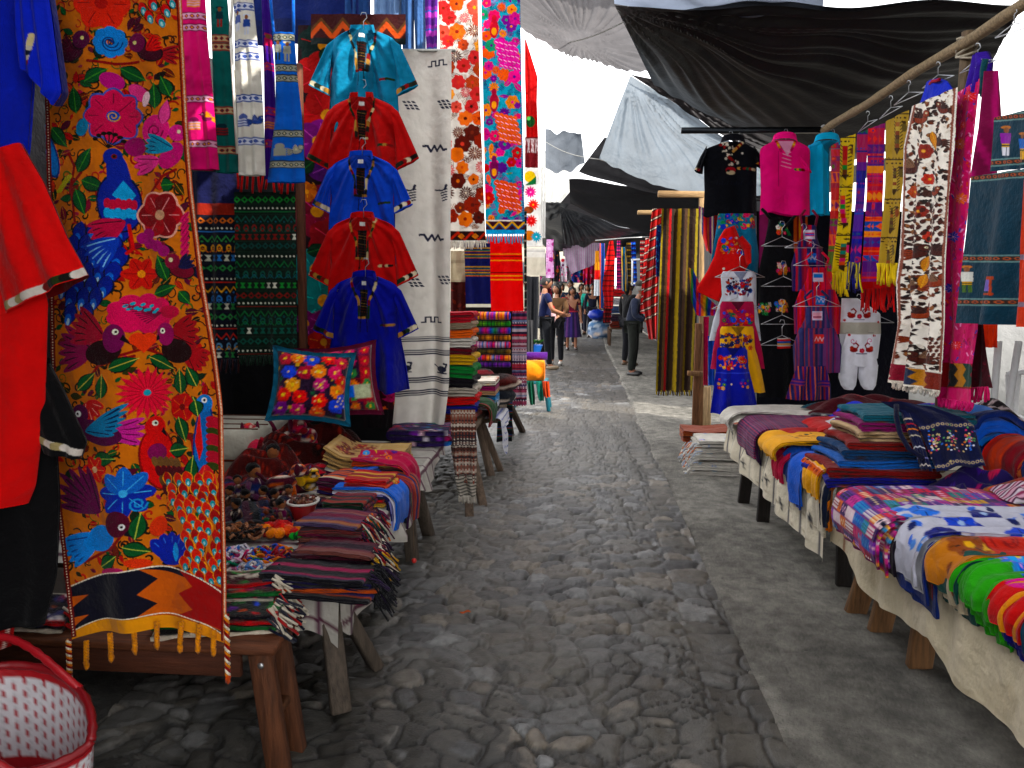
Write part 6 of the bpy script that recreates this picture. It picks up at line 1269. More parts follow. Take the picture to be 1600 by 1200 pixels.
# cream runner with brown birds
def p_brown(cv):
    cv.rect(cv.x0, cv.y0, cv.x1, cv.y1, '#ece6dc'); R = random.Random(9)
    for _ in range(1150):
        x, y = R.uniform(1392, 1496), R.uniform(130, 590); a = R.uniform(0, 6.28); cv.leaf(x, y, x+cos(a)*R.uniform(6, 11), y+sin(a)*R.uniform(6, 11), R.uniform(3.5, 6), R.choice(('#4a2414', '#2a1410', '#6a3018', '#8a5a34', '#3a1c14', '#1c100c', '#2a1410', '#ddd4c8', '#e4dcd0')), None, None)
    for x, y, r, f in ((1440, 185, 20, 1), (1474, 170, 17, -1), (1424, 262, 22, 1), (1466, 222, 15, -1), (1436, 395, 20, 1), (1466, 392, 18, -1), (1428, 446, 17, -1), (1464, 440, 20, 1), (1442, 490, 18, 1), (1424, 528, 14, 1), (1440, 560, 18, -1), (1462, 300, 14, 1)): cv.bird(x, y, r, f, (R.choice(('#6a2814', '#4a1a10', '#8a3a18')), R.choice(('#3a1a14', '#7a5a44')), R.choice(('#8a3a1c', '#4a2414', '#a8501a'))), '#1c0e0a')
    for x, y, r in ((1446, 236, 12), (1452, 280, 9), (1428, 300, 10), (1452, 370, 9), (1440, 330, 10)): cv.flower(x, y, r, 6, R.choice(('#a84a1a', '#b83a24', '#8a2a14')), '#d8a04a', '#2a140c')
    for q in ((1456, 205, 1462, 235), (1448, 400, 1442, 425), (1444, 428, 1440, 450), (1430, 500, 1426, 515)): cv.leaf(*q, 9, '#c8861a', '#e0b04a', '#4a2410')
    for j in range(7):
        for i in range(6): cv.ell(1422+i*9+(j % 2)*4, 318+j*9+i*.5, 2.6, 4, '#4a1c14', .3); cv.ell(1446+i*5+(j % 2)*3, 530+j*6, 1.8, 3, '#5a2414', .3)
    for (xa, ya), (xb, yb) in (((1426, 165), (1412, 230)), ((1412, 230), (1408, 400)), ((1408, 400), (1403, 440)), ((1403, 440), (1406, 505)), ((1406, 505), (1394, 585)), ((1496, 136), (1489, 240)), ((1489, 240), (1477, 400)), ((1477, 400), (1475, 510)), ((1475, 510), (1469, 600))):
        sx = 1 if xa < 1450 else -1; cv.line([(xa+sx*1, ya), (xb+sx*1, yb)], 2.4, '#e8e0d8'); cv.line([(xa+sx*4, ya), (xb+sx*4, yb)], 3, '#8a5444')
    cv.poly([(1390, 566), (1480, 584), (1480, 640), (1388, 620)], '#d8d0c4')
    T = lambda x: 567+(x-1395)*.235
    for x0, c in ((1392, '#8a1a34'), (1412, '#2c3450'), (1428, '#b8801c'), (1448, '#7a2a1c')):
        pts = [(x0+(6 if j % 2 else 0), T(x0)+j*7) for j in range(5)]; cv.poly(pts+[(1490, T(1490)+28), (1490, T(1490))], c)
    cv.poly([(1388, T(1388)+26), (1490, T(1490)+27), (1490, 660), (1388, 640)], '#e0d8cc')
rb = [(1425, 166, 1496, 136), (1412, 228, 1490, 236), (1411, 307, 1482, 300), (1407, 400, 1477, 397), (1402, 440, 1476, 420), (1407, 508, 1475, 512), (1393, 597, 1469, 612)]
t = thing('embroidered_runner', 'white runner embroidered with brown birds hanging from the bamboo pole', 'textile', PX(1430, 605, 1.8)); hang('cloth', rb, PlX(1.80), p_brown, t, s=1.3, rip=.02, cs=3, relief=.002); fringe(t, (1393, 597, 1468, 612), PlX(1.795), 30, 11, '#d8d0c4', .005)
# pink runner behind
def p_pink(cv):
    cv.rect(cv.x0, cv.y0, cv.x1, cv.y1, '#c8106a'); R = random.Random(4)
    for _ in range(700): x, y = R.uniform(1465, 1540), R.uniform(120, 565); a = R.uniform(1, 2.2); cv.line([(x, y), (x+5*cos(a), y+5*sin(a))], 1.6, R.choice(('#e0308a', '#8a0f4a', '#e8a0c8', '#b01a4a', '#d8501a', '#a01a7a', '#3a4ab0', '#e05a9a')))
    for x, y, r in ((1515, 150, 10), (1500, 225, 10), (1490, 370, 10), (1502, 310, 10), (1482, 450, 8), (1495, 540, 8), (1505, 195, 6)): cv.burst(x, y, r, 10, R.choice(('#e0341a', '#1a3ab0', '#d86a1a')), '#e8c0d0', '#f0a0c8')
    cv.poly([(1468, 566), (1540, 570), (1540, 612), (1465, 606)], '#8a1220')
    for x0, c in ((1484, '#1a1a1c'), (1492, '#b8801c'), (1503, '#22443a'), (1520, '#8a1230')): cv.poly([(x0+(4 if j % 2 else 0), 568+j*9) for j in range(5)]+[(1545, 606), (1545, 570)], c)
    cv.poly([(1460, 604), (1545, 610), (1545, 640), (1460, 640)], '#c8106a')
t = thing('embroidered_runner', 'hot pink embroidered runner hanging between the brown bird runner and the teal apron', 'textile', PX(1495, 630, 1.86)); hang('cloth', [(1495, 145, 1534, 122), (1489, 236, 1522, 240), (1482, 330, 1516, 330), (1478, 400, 1508, 400), (1474, 508, 1533, 505), (1470, 570, 1522, 575), (1466, 622, 1520, 630)], PlX(1.86), p_pink, t, s=1.2, rip=.015, cs=2.5); fringe(t, (1466, 622, 1520, 630), PlX(1.855), 30, 14, '#c81470', .007)
o = hang('shawl', [(1524, 505, 1538, 506), (1518, 560, 1542, 560), (1512, 608, 1545, 606)], PlX(1.9), lambda cv: (cv.rect(cv.x0, cv.y0, cv.x1, cv.y1, '#4a0c1c'), cv.scatter(20, ['#6a1424', '#2a0a14', '#8a1a3c'], 2, 4, 'ld', 2)), s=1, rip=.02); tag(o, 'dark red fringed shawl hanging just behind the hot pink runner', 'shawl'); fringe(o, (1512, 606, 1545, 605), PlX(1.89), 9, 24, '#b0125a', .007)
t = thing('garment', 'purple tunic with teal strap hanging at the top of the round post', 'garment', PX(1530, 140, 1.88)); hang('body', [(1526, 88, 1540, 80), (1520, 110, 1546, 96), (1514, 150, 1540, 140)], PlX(1.9), '#3f2296', t, s=1, rip=.02, bulge=.03, back='#241258'); MB().tube(PX(np.array([1540, 1536, 1536]), np.array([92, 110, 150]), 1.86), .014, '#0a4a54', 6).build('strap', 'cloth', t)
o = hang('scarf', [(1545, 112, 1556, 110), (1540, 200, 1560, 200), (1532, 280, 1552, 276)], PlX(1.84), lambda cv: (cv.rect(cv.x0, cv.y0, cv.x1, cv.y1, '#7a1048'), cv.vstripes([('#7a1048', 4), ('#a8206a', 2)], x0=1520)), s=1, rip=.03, bulge=.02); tag(o, 'narrow plum scarf hanging left of the teal apron bib', 'scarf')
def p_teal(cv):
    cv.rect(cv.x0, cv.y0, cv.x1, cv.y1, '#0b3a4c')
    for y in (184, 254, 275, 404, 472):
        f = lambda x: y-(x-1560)*.08*(1 if y < 300 else -.05); 
        for dx in np.arange(1485, 1605, 1.5): cv.rect(dx, f(dx)-6, dx+1.6, f(dx)+6, '#6a8a8a'); cv.rect(dx, f(dx)-3.6, dx+1.6, f(dx)+3.6, '#3a2a24')
        for dx in np.arange(1488, 1605, 9): cv.ell(dx, f(dx), 3.4, 2.4, '#a85a3a'); cv.ell(dx, f(dx), 1.6, 1.2, '#123'); 
    def man(x, y, c, c2, k=1.): cv.ell(x, y-19*k, 7*k, 2.4*k, '#b8763a'); cv.ell(x, y-15*k, 4*k, 4*k, '#8a5a3a'); cv.poly([(x-8*k, y-11*k), (x+8*k, y-11*k), (x+7*k, y+4*k), (x-7*k, y+4*k)], c); cv.rect(x-6*k, y+4*k, x+6*k, y+9*k, '#c8a02a'); cv.rect(x-6*k, y+6*k, x+6*k, y+7.5*k, '#1a1a14'); cv.rect(x-6*k, y+9*k, x-1*k, y+21*k, c2); cv.rect(x+1*k, y+9*k, x+6*k, y+21*k, c2)
    man(1571, 220, '#8a2a9a', '#d8d8e0', 1.1); man(1598, 228, '#2a6ab8', '#d8a81a'); man(1507, 436, '#d8d8d0', '#4a6a2a')
    cv.rect(1536, 432, 1567, 437, '#a84a2a'); cv.rect(1543, 437, 1564, 455, '#7a6ab0'); cv.ell(1549, 426, 6, 7, '#d8d8e0'); cv.ell(1547, 418, 3, 3, '#2a6a8a'); cv.rect(1538, 437, 1541, 462, '#a84a2a'); cv.rect(1562, 437, 1565, 462, '#a84a2a'); cv.rect(1537, 458, 1566, 461, '#a84a2a')
t = thing('apron', 'dark teal apron woven with human figures on the bamboo pole', 'apron', PX(1545, 505, 1.76))
hang('bib', [(1553, 184, 1625, 166), (1550, 268, 1620, 262)], PlX(1.77), p_teal, t, s=1.1, rip=.008, cs=2.5, seed=71); hang('skirt', [(1516, 276, 1612, 262), (1508, 360, 1604, 356), (1498, 440, 1596, 440), (1492, 505, 1590, 508)], PlX(1.75), p_teal, t, s=1.1, rip=.03, nrip=6, cs=2.5, seed=72)
o = hang('apron', [(1598, 280, 1660, 270), (1590, 380, 1650, 376), (1584, 510, 1640, 512)], PlX(1.72), lambda cv: (cv.rect(cv.x0, cv.y0, cv.x1, cv.y1, '#c84a34'), [cv.rect(cv.x0, y, cv.x1, y+8, '#8a7a8a') for y in (398, 472)], cv.rect(1591, 440, 1602, 460, '#6a6a9a')), s=.8, rip=.03); tag(o, 'coral apron at the picture edge beside the teal apron', 'apron')
# ---- children's clothes in front
def dress(label, rows, d, col, seed, emb=None, name='dress', group="children's dresses hung one below another", mat='cloth', rip=.02, bulge=.03):
    t = thing(name, label, 'dress', PY((rows[-1][0]+rows[-1][-2])/2, rows[-1][0] if len(rows[-1]) == 3 else rows[-1][1], d), group)
    hang('body', rows, PlY(d), lambda cv: (cv.rect(cv.x0, cv.y0, cv.x1, cv.y1, col), emb(cv) if emb else None), t, s=1.25, rip=rip, nrip=5, bulge=bulge, back=hx(col)*.5, seed=seed, cs=3, mat=mat, relief=.002); return t
def emb(cx, cy, w, h, pal, n, seed, neck=None):
    def f(cv):
        cv.scatter(n, pal, 1.8, 4.6, 'fflb', seed, box=(cx-w, cy-h, cx+w, cy+h)); 
        if neck: cv.poly([(neck[0]-11, neck[1]-3), (neck[0]+11, neck[1]-3), (neck[0], neck[1]+12)], neck[2])
    return f
FLW = ['#c81e2c', '#e0701a', '#2a4ac0', '#7a2a9a', '#d8a01a', '#2a7a3a']
t = dress('teal child trousers with embroidered waist behind the red dress', [(334, 1122, 1178), (352, 1120, 1180), (400, 1112, 1186), (430, 1110, 1184)], 6.15, '#086a8a', 3, lambda cv: cv.scatter(40, ['#1a3ab0', '#c81e5c', '#d8a01a', '#1c8a5a', '#8a1a3a'], 2.5, 5, 'fl', 2, box=(1122, 334, 1180, 356)), 'trousers', 'garments hung under the metal rail')
t = dress('red child dress hanging crooked on its hanger', [(1132, 358, 1148, 352), (1122, 374, 1162, 388), (1116, 400, 1172, 410), (1104, 425, 1164, 424), (1088, 450, 1140, 462), (1090, 456, 1128, 474)], 6.05, '#c40d1c', 5, lambda cv: (cv.scatter(24, FLW, 2, 5, 'fl', 5, box=(1128, 372, 1160, 396)), [cv.ell(x, y, 2, 2, '#d8c8b8') for x, y in ((1150, 372), (1156, 384), (1130, 420))]), 'dress')
hang('sleeve', [(1150, 375, 1160, 368), (1162, 392, 1174, 384), (1166, 414, 1174, 410)], PlY(6.0), '#b80c1a', t, s=1.2, rip=.004, bulge=.03, back='#600')
t = dress('white sleeveless child dress with embroidered yoke', [(424, 1130, 1178), (430, 1126, 1182), (462, 1128, 1181), (472, 1124, 1182), (500, 1114, 1186), (532, 1107, 1189)], 5.96, '#e2e6ee', 7, emb(1153, 448, 20, 13, ['#c81e2c', '#1a2a7a', '#d8641a', '#14143a', '#2a5aa8', '#8a1a3a'], 34, 3, (1156, 427, '#8a90a4')), mat='thin')
t = dress('magenta sleeveless child dress with embroidered yoke', [(471, 1128, 1176), (476, 1125, 1178), (505, 1124, 1179), (515, 1120, 1182), (545, 1114, 1190), (576, 1110, 1195)], 5.9, '#a00f48', 9, emb(1152, 496, 22, 11, ['#c81e2c', '#2a4ac0', '#d8641a', '#7a1a7a', '#2a6a4a'], 30, 4, (1152, 474, '#5a0a2c')))
t = dress('yellow sleeveless child dress with embroidered yoke', [(510, 1128, 1176), (515, 1125, 1178), (545, 1125, 1180), (556, 1126, 1184), (585, 1130, 1191), (613, 1134, 1196)], 5.84, '#d8a60a', 11, emb(1150, 533, 22, 11, ['#14205a', '#2a3a8a', '#c8641a', '#1c1c4a', '#8a2a1a'], 34, 5, (1152, 513, '#8a6a08')))
t = dress('royal blue sleeveless child dress with gathered skirt, lowest of the column', [(543, 1122, 1164), (547, 1120, 1168), (575, 1119, 1170), (583, 1118, 1172), (615, 1114, 1180), (646, 1110, 1186)], 5.78, '#0a1f9c', 13, lambda cv: (emb(1144, 566, 20, 9, ['#e0701a', '#c81e2c', '#d8a01a', '#2a6ac0', '#e05a1a'], 26, 6, (1144, 545, '#081468'))(cv), cv.line([(1118, 582), (1172, 582)], 1.6, '#3a4ac8'), cv.scatter(6, FLW, 1.5, 3, 'f', 3, box=(1120, 592, 1132, 606)), cv.scatter(6, FLW, 1.5, 3, 'f', 4, box=(1156, 592, 1168, 606)), [cv.ell(1142, y, 1.5, 1.5, '#d8c8a8') for y in (560, 575, 600)]), rip=.03)
for x, y, w, lb in ((1156, 416, 78, 'red'), (1152, 465, 80, 'white'), (1152, 504, 72, 'magenta'), (1148, 538, 70, 'royal blue')): hanger(x, y, w, PlY(5.93), 'wire hanger holding the child dress under the '+lb+' one' if lb != 'royal blue' else 'wire hanger holding the lowest, royal blue child dress', 26, col='#c8c8c8')
# orange striped shawl & pink behind
o = hang('shawl', [(1092, 322, 1128, 336), (1096, 360, 1126, 352), (1104, 392, 1118, 402)], PlY(6.6), lambda cv: cv.vstripes([('#c81a3a', 3), ('#e0701a', 4), ('#8a1a7a', 3), ('#d8c8b0', 2), ('#1a2a6a', 2), ('#c83a1a', 3)], x0=1085), s=1.2, rip=.03); tag(o, 'orange and purple striped shawl looped beside the black shirt', 'shawl')
o = hang('serape', [(1076, 418, 1082, 420), (1080, 470, 1100, 460), (1088, 492, 1128, 486), (1092, 494, 1120, 493)], PlY(6.7), lambda cv: cv.vstripes([('#d86a1a', 4), ('#d8a81a', 4), ('#2a7a3a', 3), ('#1a3a9a', 5), ('#c81a3a', 4), ('#7a1a8a', 3)], x0=1072), s=1.2, rip=.03); tag(o, 'rainbow striped serape bundled left of the red child dress', 'blanket')
o = hang('hanging_cloth', [(495, 1099, 1108), (560, 1099, 1106), (602, 1099, 1106)], PlY(6.6), lambda cv: cv.vstripes([('#a8124a', 5), ('#c81a5a', 5)], x0=1098), s=1.2, rip=.02); tag(o, 'narrow magenta cloth hanging beside the wooden trestle', 'textile')
o = hang('hanging_cloth', [(525, 1106, 1118), (570, 1107, 1116), (602, 1107, 1116)], PlY(6.55), '#0f4aa8', s=1.2, rip=.02); tag(o, 'narrow blue cloth hanging beside the magenta one', 'textile')
# black aprons, striped overalls, romper
t = dress('long black apron dress with embroidered pockets, beside the child dresses', [(340, 1202, 1222), (372, 1196, 1238), (420, 1186, 1244), (520, 1184, 1242), (620, 1186, 1242)], 6.1, '#08080f', 15, lambda cv: ([cv.scatter(18, ['#c81e5c', '#d8a01a', '#d8d0c8', '#2a6ac0', '#2a8a4a', '#c84a1a'], 2, 4, 'fd', k, box=(x-8, y-7, x+8, y+7)) for k, (x, y) in enumerate(((1221, 420), (1219, 478), (1222, 358), (1192, 482)))], cv.hstripes([('#d8d0c8', 2), ('#c8281c', 3), ('#1a5ab0', 3), ('#d8a81a', 3)], y0=528, y1=544, x0=1213, x1=1235)), 'apron_dress', 'garments hung under the metal rail')
for q in (([1204, 1196, 1190], [342, 332, 326]), ([1222, 1236, 1246], [360, 344, 334])): MB().tube(PY(np.array(q[0]), np.array(q[1]), 6.08), .012, '#08080f', 6).build('strap', 'cloth', t)
o = hang('backdrop_cloth', [(330, 1182, 1420), (480, 1182, 1420), (640, 1182, 1420)], PlY(6.75), lambda cv: (cv.rect(cv.x0, cv.y0, cv.x1, cv.y1, '#0a0c1c'), cv.vstripes([('#c8641a', 5), ('#8a1a1a', 4), ('#d8a01a', 3), ('#3a1a3a', 6)], x0=1240, x1=1262, y1=400), cv.rect(1186, 330, 1200, 420, '#a83a7a')), s=.6, rip=.02); tag(o, 'near-black backdrop cloth behind the romper and striped overalls', 'textile')
for x, y, w, lb in ((1222, 370, 66, 'upper'), (1224, 432, 70, 'middle'), (1222, 492, 66, 'lower'), (1222, 524, 70, 'lowest')): hanger(x, y, w, PlY(6.0), lb+' empty wire hanger in front of the black apron dress', 24, col='#b8b8bc')
OV = ['#3a1a5a', '#7a1a3a', '#1a1a5a', '#8a2a5a', '#2a2a6a', '#a81a3a', '#4a3a5a']
def overall(label, x0, x1, yt, yb, d, pal, seed, pat):
    R = random.Random(seed); seq = [(R.choice(pal), R.uniform(1.2, 3)) for _ in range(40)]; w = x1-x0; mx = (x0+x1)/2
    t = thing('overalls', label, 'overalls', PY(mx, yb, d), 'striped child overalls')
    def pt(cv):
        cv.vstripes(seq, x0=cv.x0); cv.rect(mx-8, yt+8, mx+8, yt+22, '#c8c0d8'); cv.hstripes([(R.choice(pat), 2) for _ in range(8)], y0=yt+10, y1=yt+20, x0=mx-7, x1=mx+7); cv.rect(mx-6, yt+44, mx+9, yt+58, pat[0]); cv.zig(yt+51, 3, 6, 2, '#d8c8d0', mx-6, mx+9)
    hang('bib', [(yt, mx-w*.2, mx+w*.2), (yt+20, mx-w*.24, mx+w*.24), (yt+(yb-yt)*.35, mx-w*.34, mx+w*.34)], PlY(d), pt, t, s=1.2, rip=.008, bulge=.02, seed=seed)
    hang('trousers', [(yt+(yb-yt)*.33, mx-w*.36, mx+w*.36), (yt+(yb-yt)*.6, x0, x1), (yb, x0+2, x1-2)], PlY(d+.01), pt, t, s=1.2, rip=.02, bulge=.05, back=pal[0], seed=seed+1)
    for sg in (-1, 1): MB().tube(PY(np.array([mx+sg*w*.18, mx+sg*w*.24, mx+sg*w*.1]), np.array([yt+2, yt-14, yt-24]), d), .01, pal[1], 5).build('strap', 'cloth', t)
    return t
overall('purple striped child overalls, topmost of the striped ones', 1236, 1292, 352, 455, 5.98, OV, 2, ['#2a6ac0', '#d8d0d8', '#c81a6a'])
overall('red striped child overalls in the middle of the striped ones', 1240, 1314, 418, 522, 5.9, ['#c01a2a', '#d02a4a', '#8a1a4a', '#b81c24', '#5a2a6a'], 5, ['#2a7ac8', '#d8c0d0', '#7a1a8a'])
overall('violet striped child overalls below the red striped ones', 1238, 1314, 478, 582, 5.82, ['#4a2a6a', '#2a2a5a', '#7a2a5a', '#3a3a6a', '#6a3a6a', '#8a3a4a'], 8, ['#c83a3a', '#d8a0b0', '#8a1a4a'])
o = hang('striped_skirt', [(572, 1246, 1290), (600, 1236, 1297), (624, 1229, 1298)], PlY(5.76), lambda cv: (cv.vstripes([('#1c1c5a', 4), ('#8a2a2a', 2), ('#3a1a6a', 4), ('#c86a3a', 1.5)], x0=1225), cv.hstripes([('#3a1a7a', 3), ('#8a3a5a', 2)], y0=592, y1=602, x0=1236, x1=1256), cv.hstripes([('#3a1a7a', 3), ('#8a3a5a', 2)], y0=594, y1=604, x0=1274, x1=1294)), s=1.2, rip=.03, bulge=.04, back='#1c1c5a'); tag(o, 'blue and purple striped child skirt with patch pockets under the violet overalls', 'skirt')
for x, y, w, lb in ((1268, 402, 58, 'wire hanger of the red striped overalls'), (1276, 462, 76, 'wire hanger of the violet striped overalls'), (1256, 374, 60, 'wire hanger of the topmost purple overalls')): hanger(x, y, w, PlY(5.8), lb, 24, col='#c0c0c4')
t = thing('romper', 'white child romper embroidered with two red swans', 'romper', PY(1344, 606, 5.9))
def p_rom(cv):
    cv.rect(cv.x0, cv.y0, cv.x1, cv.y1, '#e0e0e6'); cv.rect(cv.x0, 503, cv.x1, 522, '#b4b0a4')
    for cx, cy, k in ((1340, 490, 1.), (1343, 543, 1.)):
        for sg in (-1, 1): x = cx+sg*9; cv.ell(x+sg*3, cy+3, 6, 4, '#8a1a14'); cv.line([(x-sg*1, cy+2), (x-sg*4, cy-4), (x, cy-8), (x+sg*3, cy-6)], 2.2, '#8a2414'); cv.ell(x+sg*6, cy, 3, 3, '#a8341c')
        cv.flower(cx, cy+4, 4, 5, '#b8183c', '#d86a8a'); cv.line([(cx-8, cy+9), (cx+8, cy+9)], 1, '#4a4a6a')
    for x, y in ((1318, 500), (1370, 503), (1325, 523), (1363, 524)): cv.ell(x, y, 2, 2, '#b01428')
    cv.curl(1330, 532, 5, 0, 1, 1, '#c85a8a'); cv.curl(1356, 532, 5, 2, 1, 1, '#c85a8a')
hang('shirt_front', [(466, 1315, 1340), (490, 1314, 1376), (520, 1311, 1377), (560, 1316, 1372)], PlY(5.95), p_rom, t, s=1.3, rip=.01, bulge=.04, back='#888', seed=3)
hang('trouser_front', [(520, 1322, 1366), (545, 1316, 1370), (562, 1313, 1370), (572, 1312, 1372)], PlY(5.88), p_rom, t, s=1.3, rip=.006, bulge=.05, back='#888', seed=4)
for a, b in ((1310, 1341), (1341, 1372)): hang('leg', [(570, a+2 if a < 1320 else a+.5, b-.5 if a < 1320 else b), (590, a, b-2 if a < 1320 else b-2), (602, a+4, b-4), (608, a+9, b-9)], PlY(5.88), p_rom, t, s=1.3, rip=.006, bulge=.05, back='#888', seed=5)
hanger(1342, 480, 110, PlY(6.0), 'wire hanger inside the white romper', 20, col='#b8b8bc')
# ---- striped brown and yellow hanging cloth and trestle beyond
ST = [('#3a2a20', 5), ('#8a7a18', 4), ('#2a2018', 5), ('#5a4028', 4), ('#a01424', 4), ('#2a201a', 4), ('#4a3a2a', 6), ('#a08a1a', 5), ('#2c221c', 5), ('#4a3424', 5), ('#6a5a1a', 3), ('#2a1c18', 5)]
t = thing('striped_cloth', 'long brown cloth with yellow and red upright stripes hanging over the alley', 'textile', PY(1055, 610, 8.2))
hang('cloth', [(326, 1034, 1094), (450, 1030, 1092), (612, 1024, 1082)], PlY(8.2), lambda cv: [cv.poly([(x+8, 320), (x+8+w, 320), (x+w-2, 620), (x-2, 620)], c) for x, w, c in (lambda L: L)([(1020+sum(q[1] for q in (ST*2)[:k]), ST[k % len(ST)][1]+1, ST[k % len(ST)][0]) for k in range(18)])] and None, t, s=1.2, rip=.06, nrip=7, diag=.05, rgrow=.2, cs=2.5)
fringe(t, (1024, 611, 1082, 611), PlY(8.18), 16, 8, ['#8a7a18', '#3a2a20'], .008)
o = hang('blanket', [(326, 1019, 1034), (400, 1012, 1030), (470, 1004, 1028), (530, 1014, 1026)], PlY(8.5), lambda cv: (cv.rect(cv.x0, cv.y0, cv.x1, cv.y1, '#a0121c'), [cv.line([(1000, y+8), (1036, y-10)], w, c) for y in range(330, 500, 15) for w, c in ((5, '#14100e'), (1.5, '#c8b8a8'))]), s=1.2, rip=.05); tag(o, 'red blanket with slanting black stripes beside the brown striped cloth', 'blanket')
o = hang('scarf', [(352, 1026, 1035), (400, 1025, 1034), (432, 1025, 1034)], PlY(8.3), lambda cv: (cv.rect(cv.x0, cv.y0, cv.x1, cv.y1, '#0c2a6a'), cv.scatter(20, ['#1a6ab0', '#2a8ac8', '#0a1a4a'], 2, 4, 'ld', 3)), s=1.2); tag(o, 'narrow blue patterned scarf at the edge of the brown striped cloth', 'scarf')
t = thing('trestle', 'raw wooden trestle with a pale plank beside the blue child dress', 'trestle', PY(1096, 672, 7.9))
for (xa, ya, xb, yb, c, w) in ((1092, 505, 1086, 672, '#6a4428', .07), (1098, 520, 1094, 668, '#7a5434', .05), (1104, 604, 1104, 676, '#b89a70', .085)): leg_beam(t, PY(xa, ya, 7.95), PY(xb, yb, 7.95), w, .04, c)
m = MB().beam(PY(1074, 583, 7.9), PY(1098, 584, 7.9), .035, .05, '#7a5838'); m.build('cross_bar', 'wood', t)
t = thing('timber_frame', 'pale timber beams holding up the black tarps', 'frame', PY(1094, 610, 8.6)); MB().beam(PY(1028, 303, 8.6), PY(1100, 304, 8.6), .06, .065, '#a08058').build('beam', 'woodx', t); MB().beam(PY(996, 332, 8.9), PY(1040, 332, 8.9), .05, .045, '#a88a60').build('beam', 'woodx', t); MB().beam(PY(1096, 302, 8.6), PY(1096, 660, 8.6), .05, .05, '#9a7c56').build('upright', 'wood', t)
# ---- heap of white cloths on the ground
t = thing('folded_cloths', 'low heap of folded white cloths lying on the pavement', 'textile', (1.25, 6.7, .02)); rs = random.Random(2)
for k in range(9):
    zt = .02+k*.03; ribbon('cloth', (.93+.012*k+rs.uniform(-.01, .01), 6.72-.0*k, zt), .0, [(0, .006), (.25, .008), (.5, .004), (.62, .012)], .011, .66-.03*k, canvas_paint(.7, .66, '#b8b4ac', lambda cv: (cv.scatter(16, ['#8a98b8', '#c88a6a', '#9ab0c0', '#a8a8c8'], .02, .03, 'flc', k), cv.hstripes([('#c0bcb4', .03), ('#a8a49c', .004)], y0=.3))), t, seed=k, wav=.016)
m = MB()
for k in range(90): zz = rs.uniform(.02, .26); y = rs.uniform(6.42, 7.0); x = .94+zz*.35; m.tube([(x+.03, y, zz), (x-.02, y+rs.uniform(-.02, .02), zz-.01), (x-.05, y+rs.uniform(-.03, .03), max(.02, zz-.05))], .006, rs.choice(('#c0bcb4', '#b0b4b8', '#c8c4bc', '#b87a5a', '#a8b0c0')), 5)
m.build('fringe', 'cloth', t)
t = thing('folded_cloths', 'reddish brown cloths lying on top behind the white heap', 'textile', (1.3, 7.0, .25))
for k in range(4): ribbon('cloth', (.95, 7.05, .2+k*.026), -.03, [(0, .01), (.2, -.004), (.45, .03), (.66, .07)], .011, .34, ('#7a3a20', '#6a3420', '#8a4a2a', '#74361c')[k], t, seed=20+k, wav=.015)
# ---- tables
RZ = .6
trestle('dark table under the striped cloth, piled with shirts and folded blankets', 1.37, 2.7, 3.95, 5.55, RZ-.015, [((1.24, 5.5, .56), (1.22, 5.62, -.01)), ((1.26, 5.1, .56), (1.25, 5.15, -.01)), ((2.55, 5.5, .56), (2.55, 5.55, -.01)), ((2.55, 4.1, .56), (2.55, 4.05, -.01)), ((1.42, 4.1, .56), (1.42, 4.05, -.01))], '#1c1612', '#2a221c', lw=.08)
trestle('long low table on thick wooden legs under the plain cream cloth', 1.40, 2.8, 1.2, 3.86, RZ-.015, [((1.47, 3.66, .56), (1.36, 3.72, -.01)), ((1.47, 3.46, .56), (1.39, 3.5, -.01)), ((1.47, 3.16, .56), (1.43, 3.17, -.01)), ((1.5, 1.5, .56), (1.45, 1.45, -.01)), ((2.6, 3.6, .56), (2.65, 3.65, -.01)), ((2.6, 1.5, .56), (2.65, 1.45, -.01))], '#6a4a2c', '#6a5440', lw=.095)
def hemf(pts, pl, z0, ax, a0, a1):
    P = on([p[0] for p in pts], [p[1] for p in pts], pl); k = (P[:, 1]-a0)/(a1-a0); o_ = np.argsort(k)
    return lambda u: max(.03, z0-float(np.interp(u, k[o_], P[o_, 2])))
E1 = ((1.10, 5.55), (1.31, 3.88))
def p_rt1(cv):
    cv.rect(0, 0, 9, 9, '#d0c8b6'); 
    for k, x in enumerate(np.arange(.05, 1.8, .128)): cv.line([(x, 0), (x, 2)], .012, '#2c2c44'); 
    R = random.Random(2)
    for _ in range(9): x = .1+.128*R.randrange(12); y = 1.35+R.uniform(.05, .3); cv.line([(x, y), (x+.02, y+.06)], .014, '#2a2a34'); cv.line([(x-.02, y+.02), (x+.03, y+.03)], .008, '#2a2a34')
    for y in np.arange(1.3, 2, .09): cv.line([(0, y), (1.8, y)], .003, '#a49a88')
draped('tablecloth', 'cream tablecloth with thin navy stripes on the table with the shirts', E1, 2.6, RZ, hemf([(1148, 715), (1170, 743), (1214, 792), (1245, 828), (1273, 860), (1300, 886)], PlV(1.08, 5.55, 1.29, 3.88), RZ, 1, 5.55, 3.88), p_rt1, 4, nu=110, rip=.012)
E2 = ((1.33, 3.9), (1.37, 1.15))
def p_rt2(cv): cv.rect(0, 0, 9, 9, '#cabfa8'); cv.scatter(60, ['#cec3ad', '#c0b49c'], .1, .25, 'l', 3); cv.line([(.12, 1.2), (.12, 3)], .016, '#8a5a3a')
draped('tablecloth', 'plain cream tablecloth sagging in wide folds along the near table', E2, 2.75, RZ, hemf([(1292, 880), (1306, 890), (1316, 850), (1324, 859), (1348, 901), (1373, 940), (1402, 962), (1433, 986), (1468, 1003), (1478, 1032), (1490, 1059), (1521, 1092), (1600, 1157), (1700, 1260), (1900, 1420)], PlX(1.345), RZ, 1, 3.9, 1.15), p_rt2, 9, nu=190, rip=.012, flare=.008)
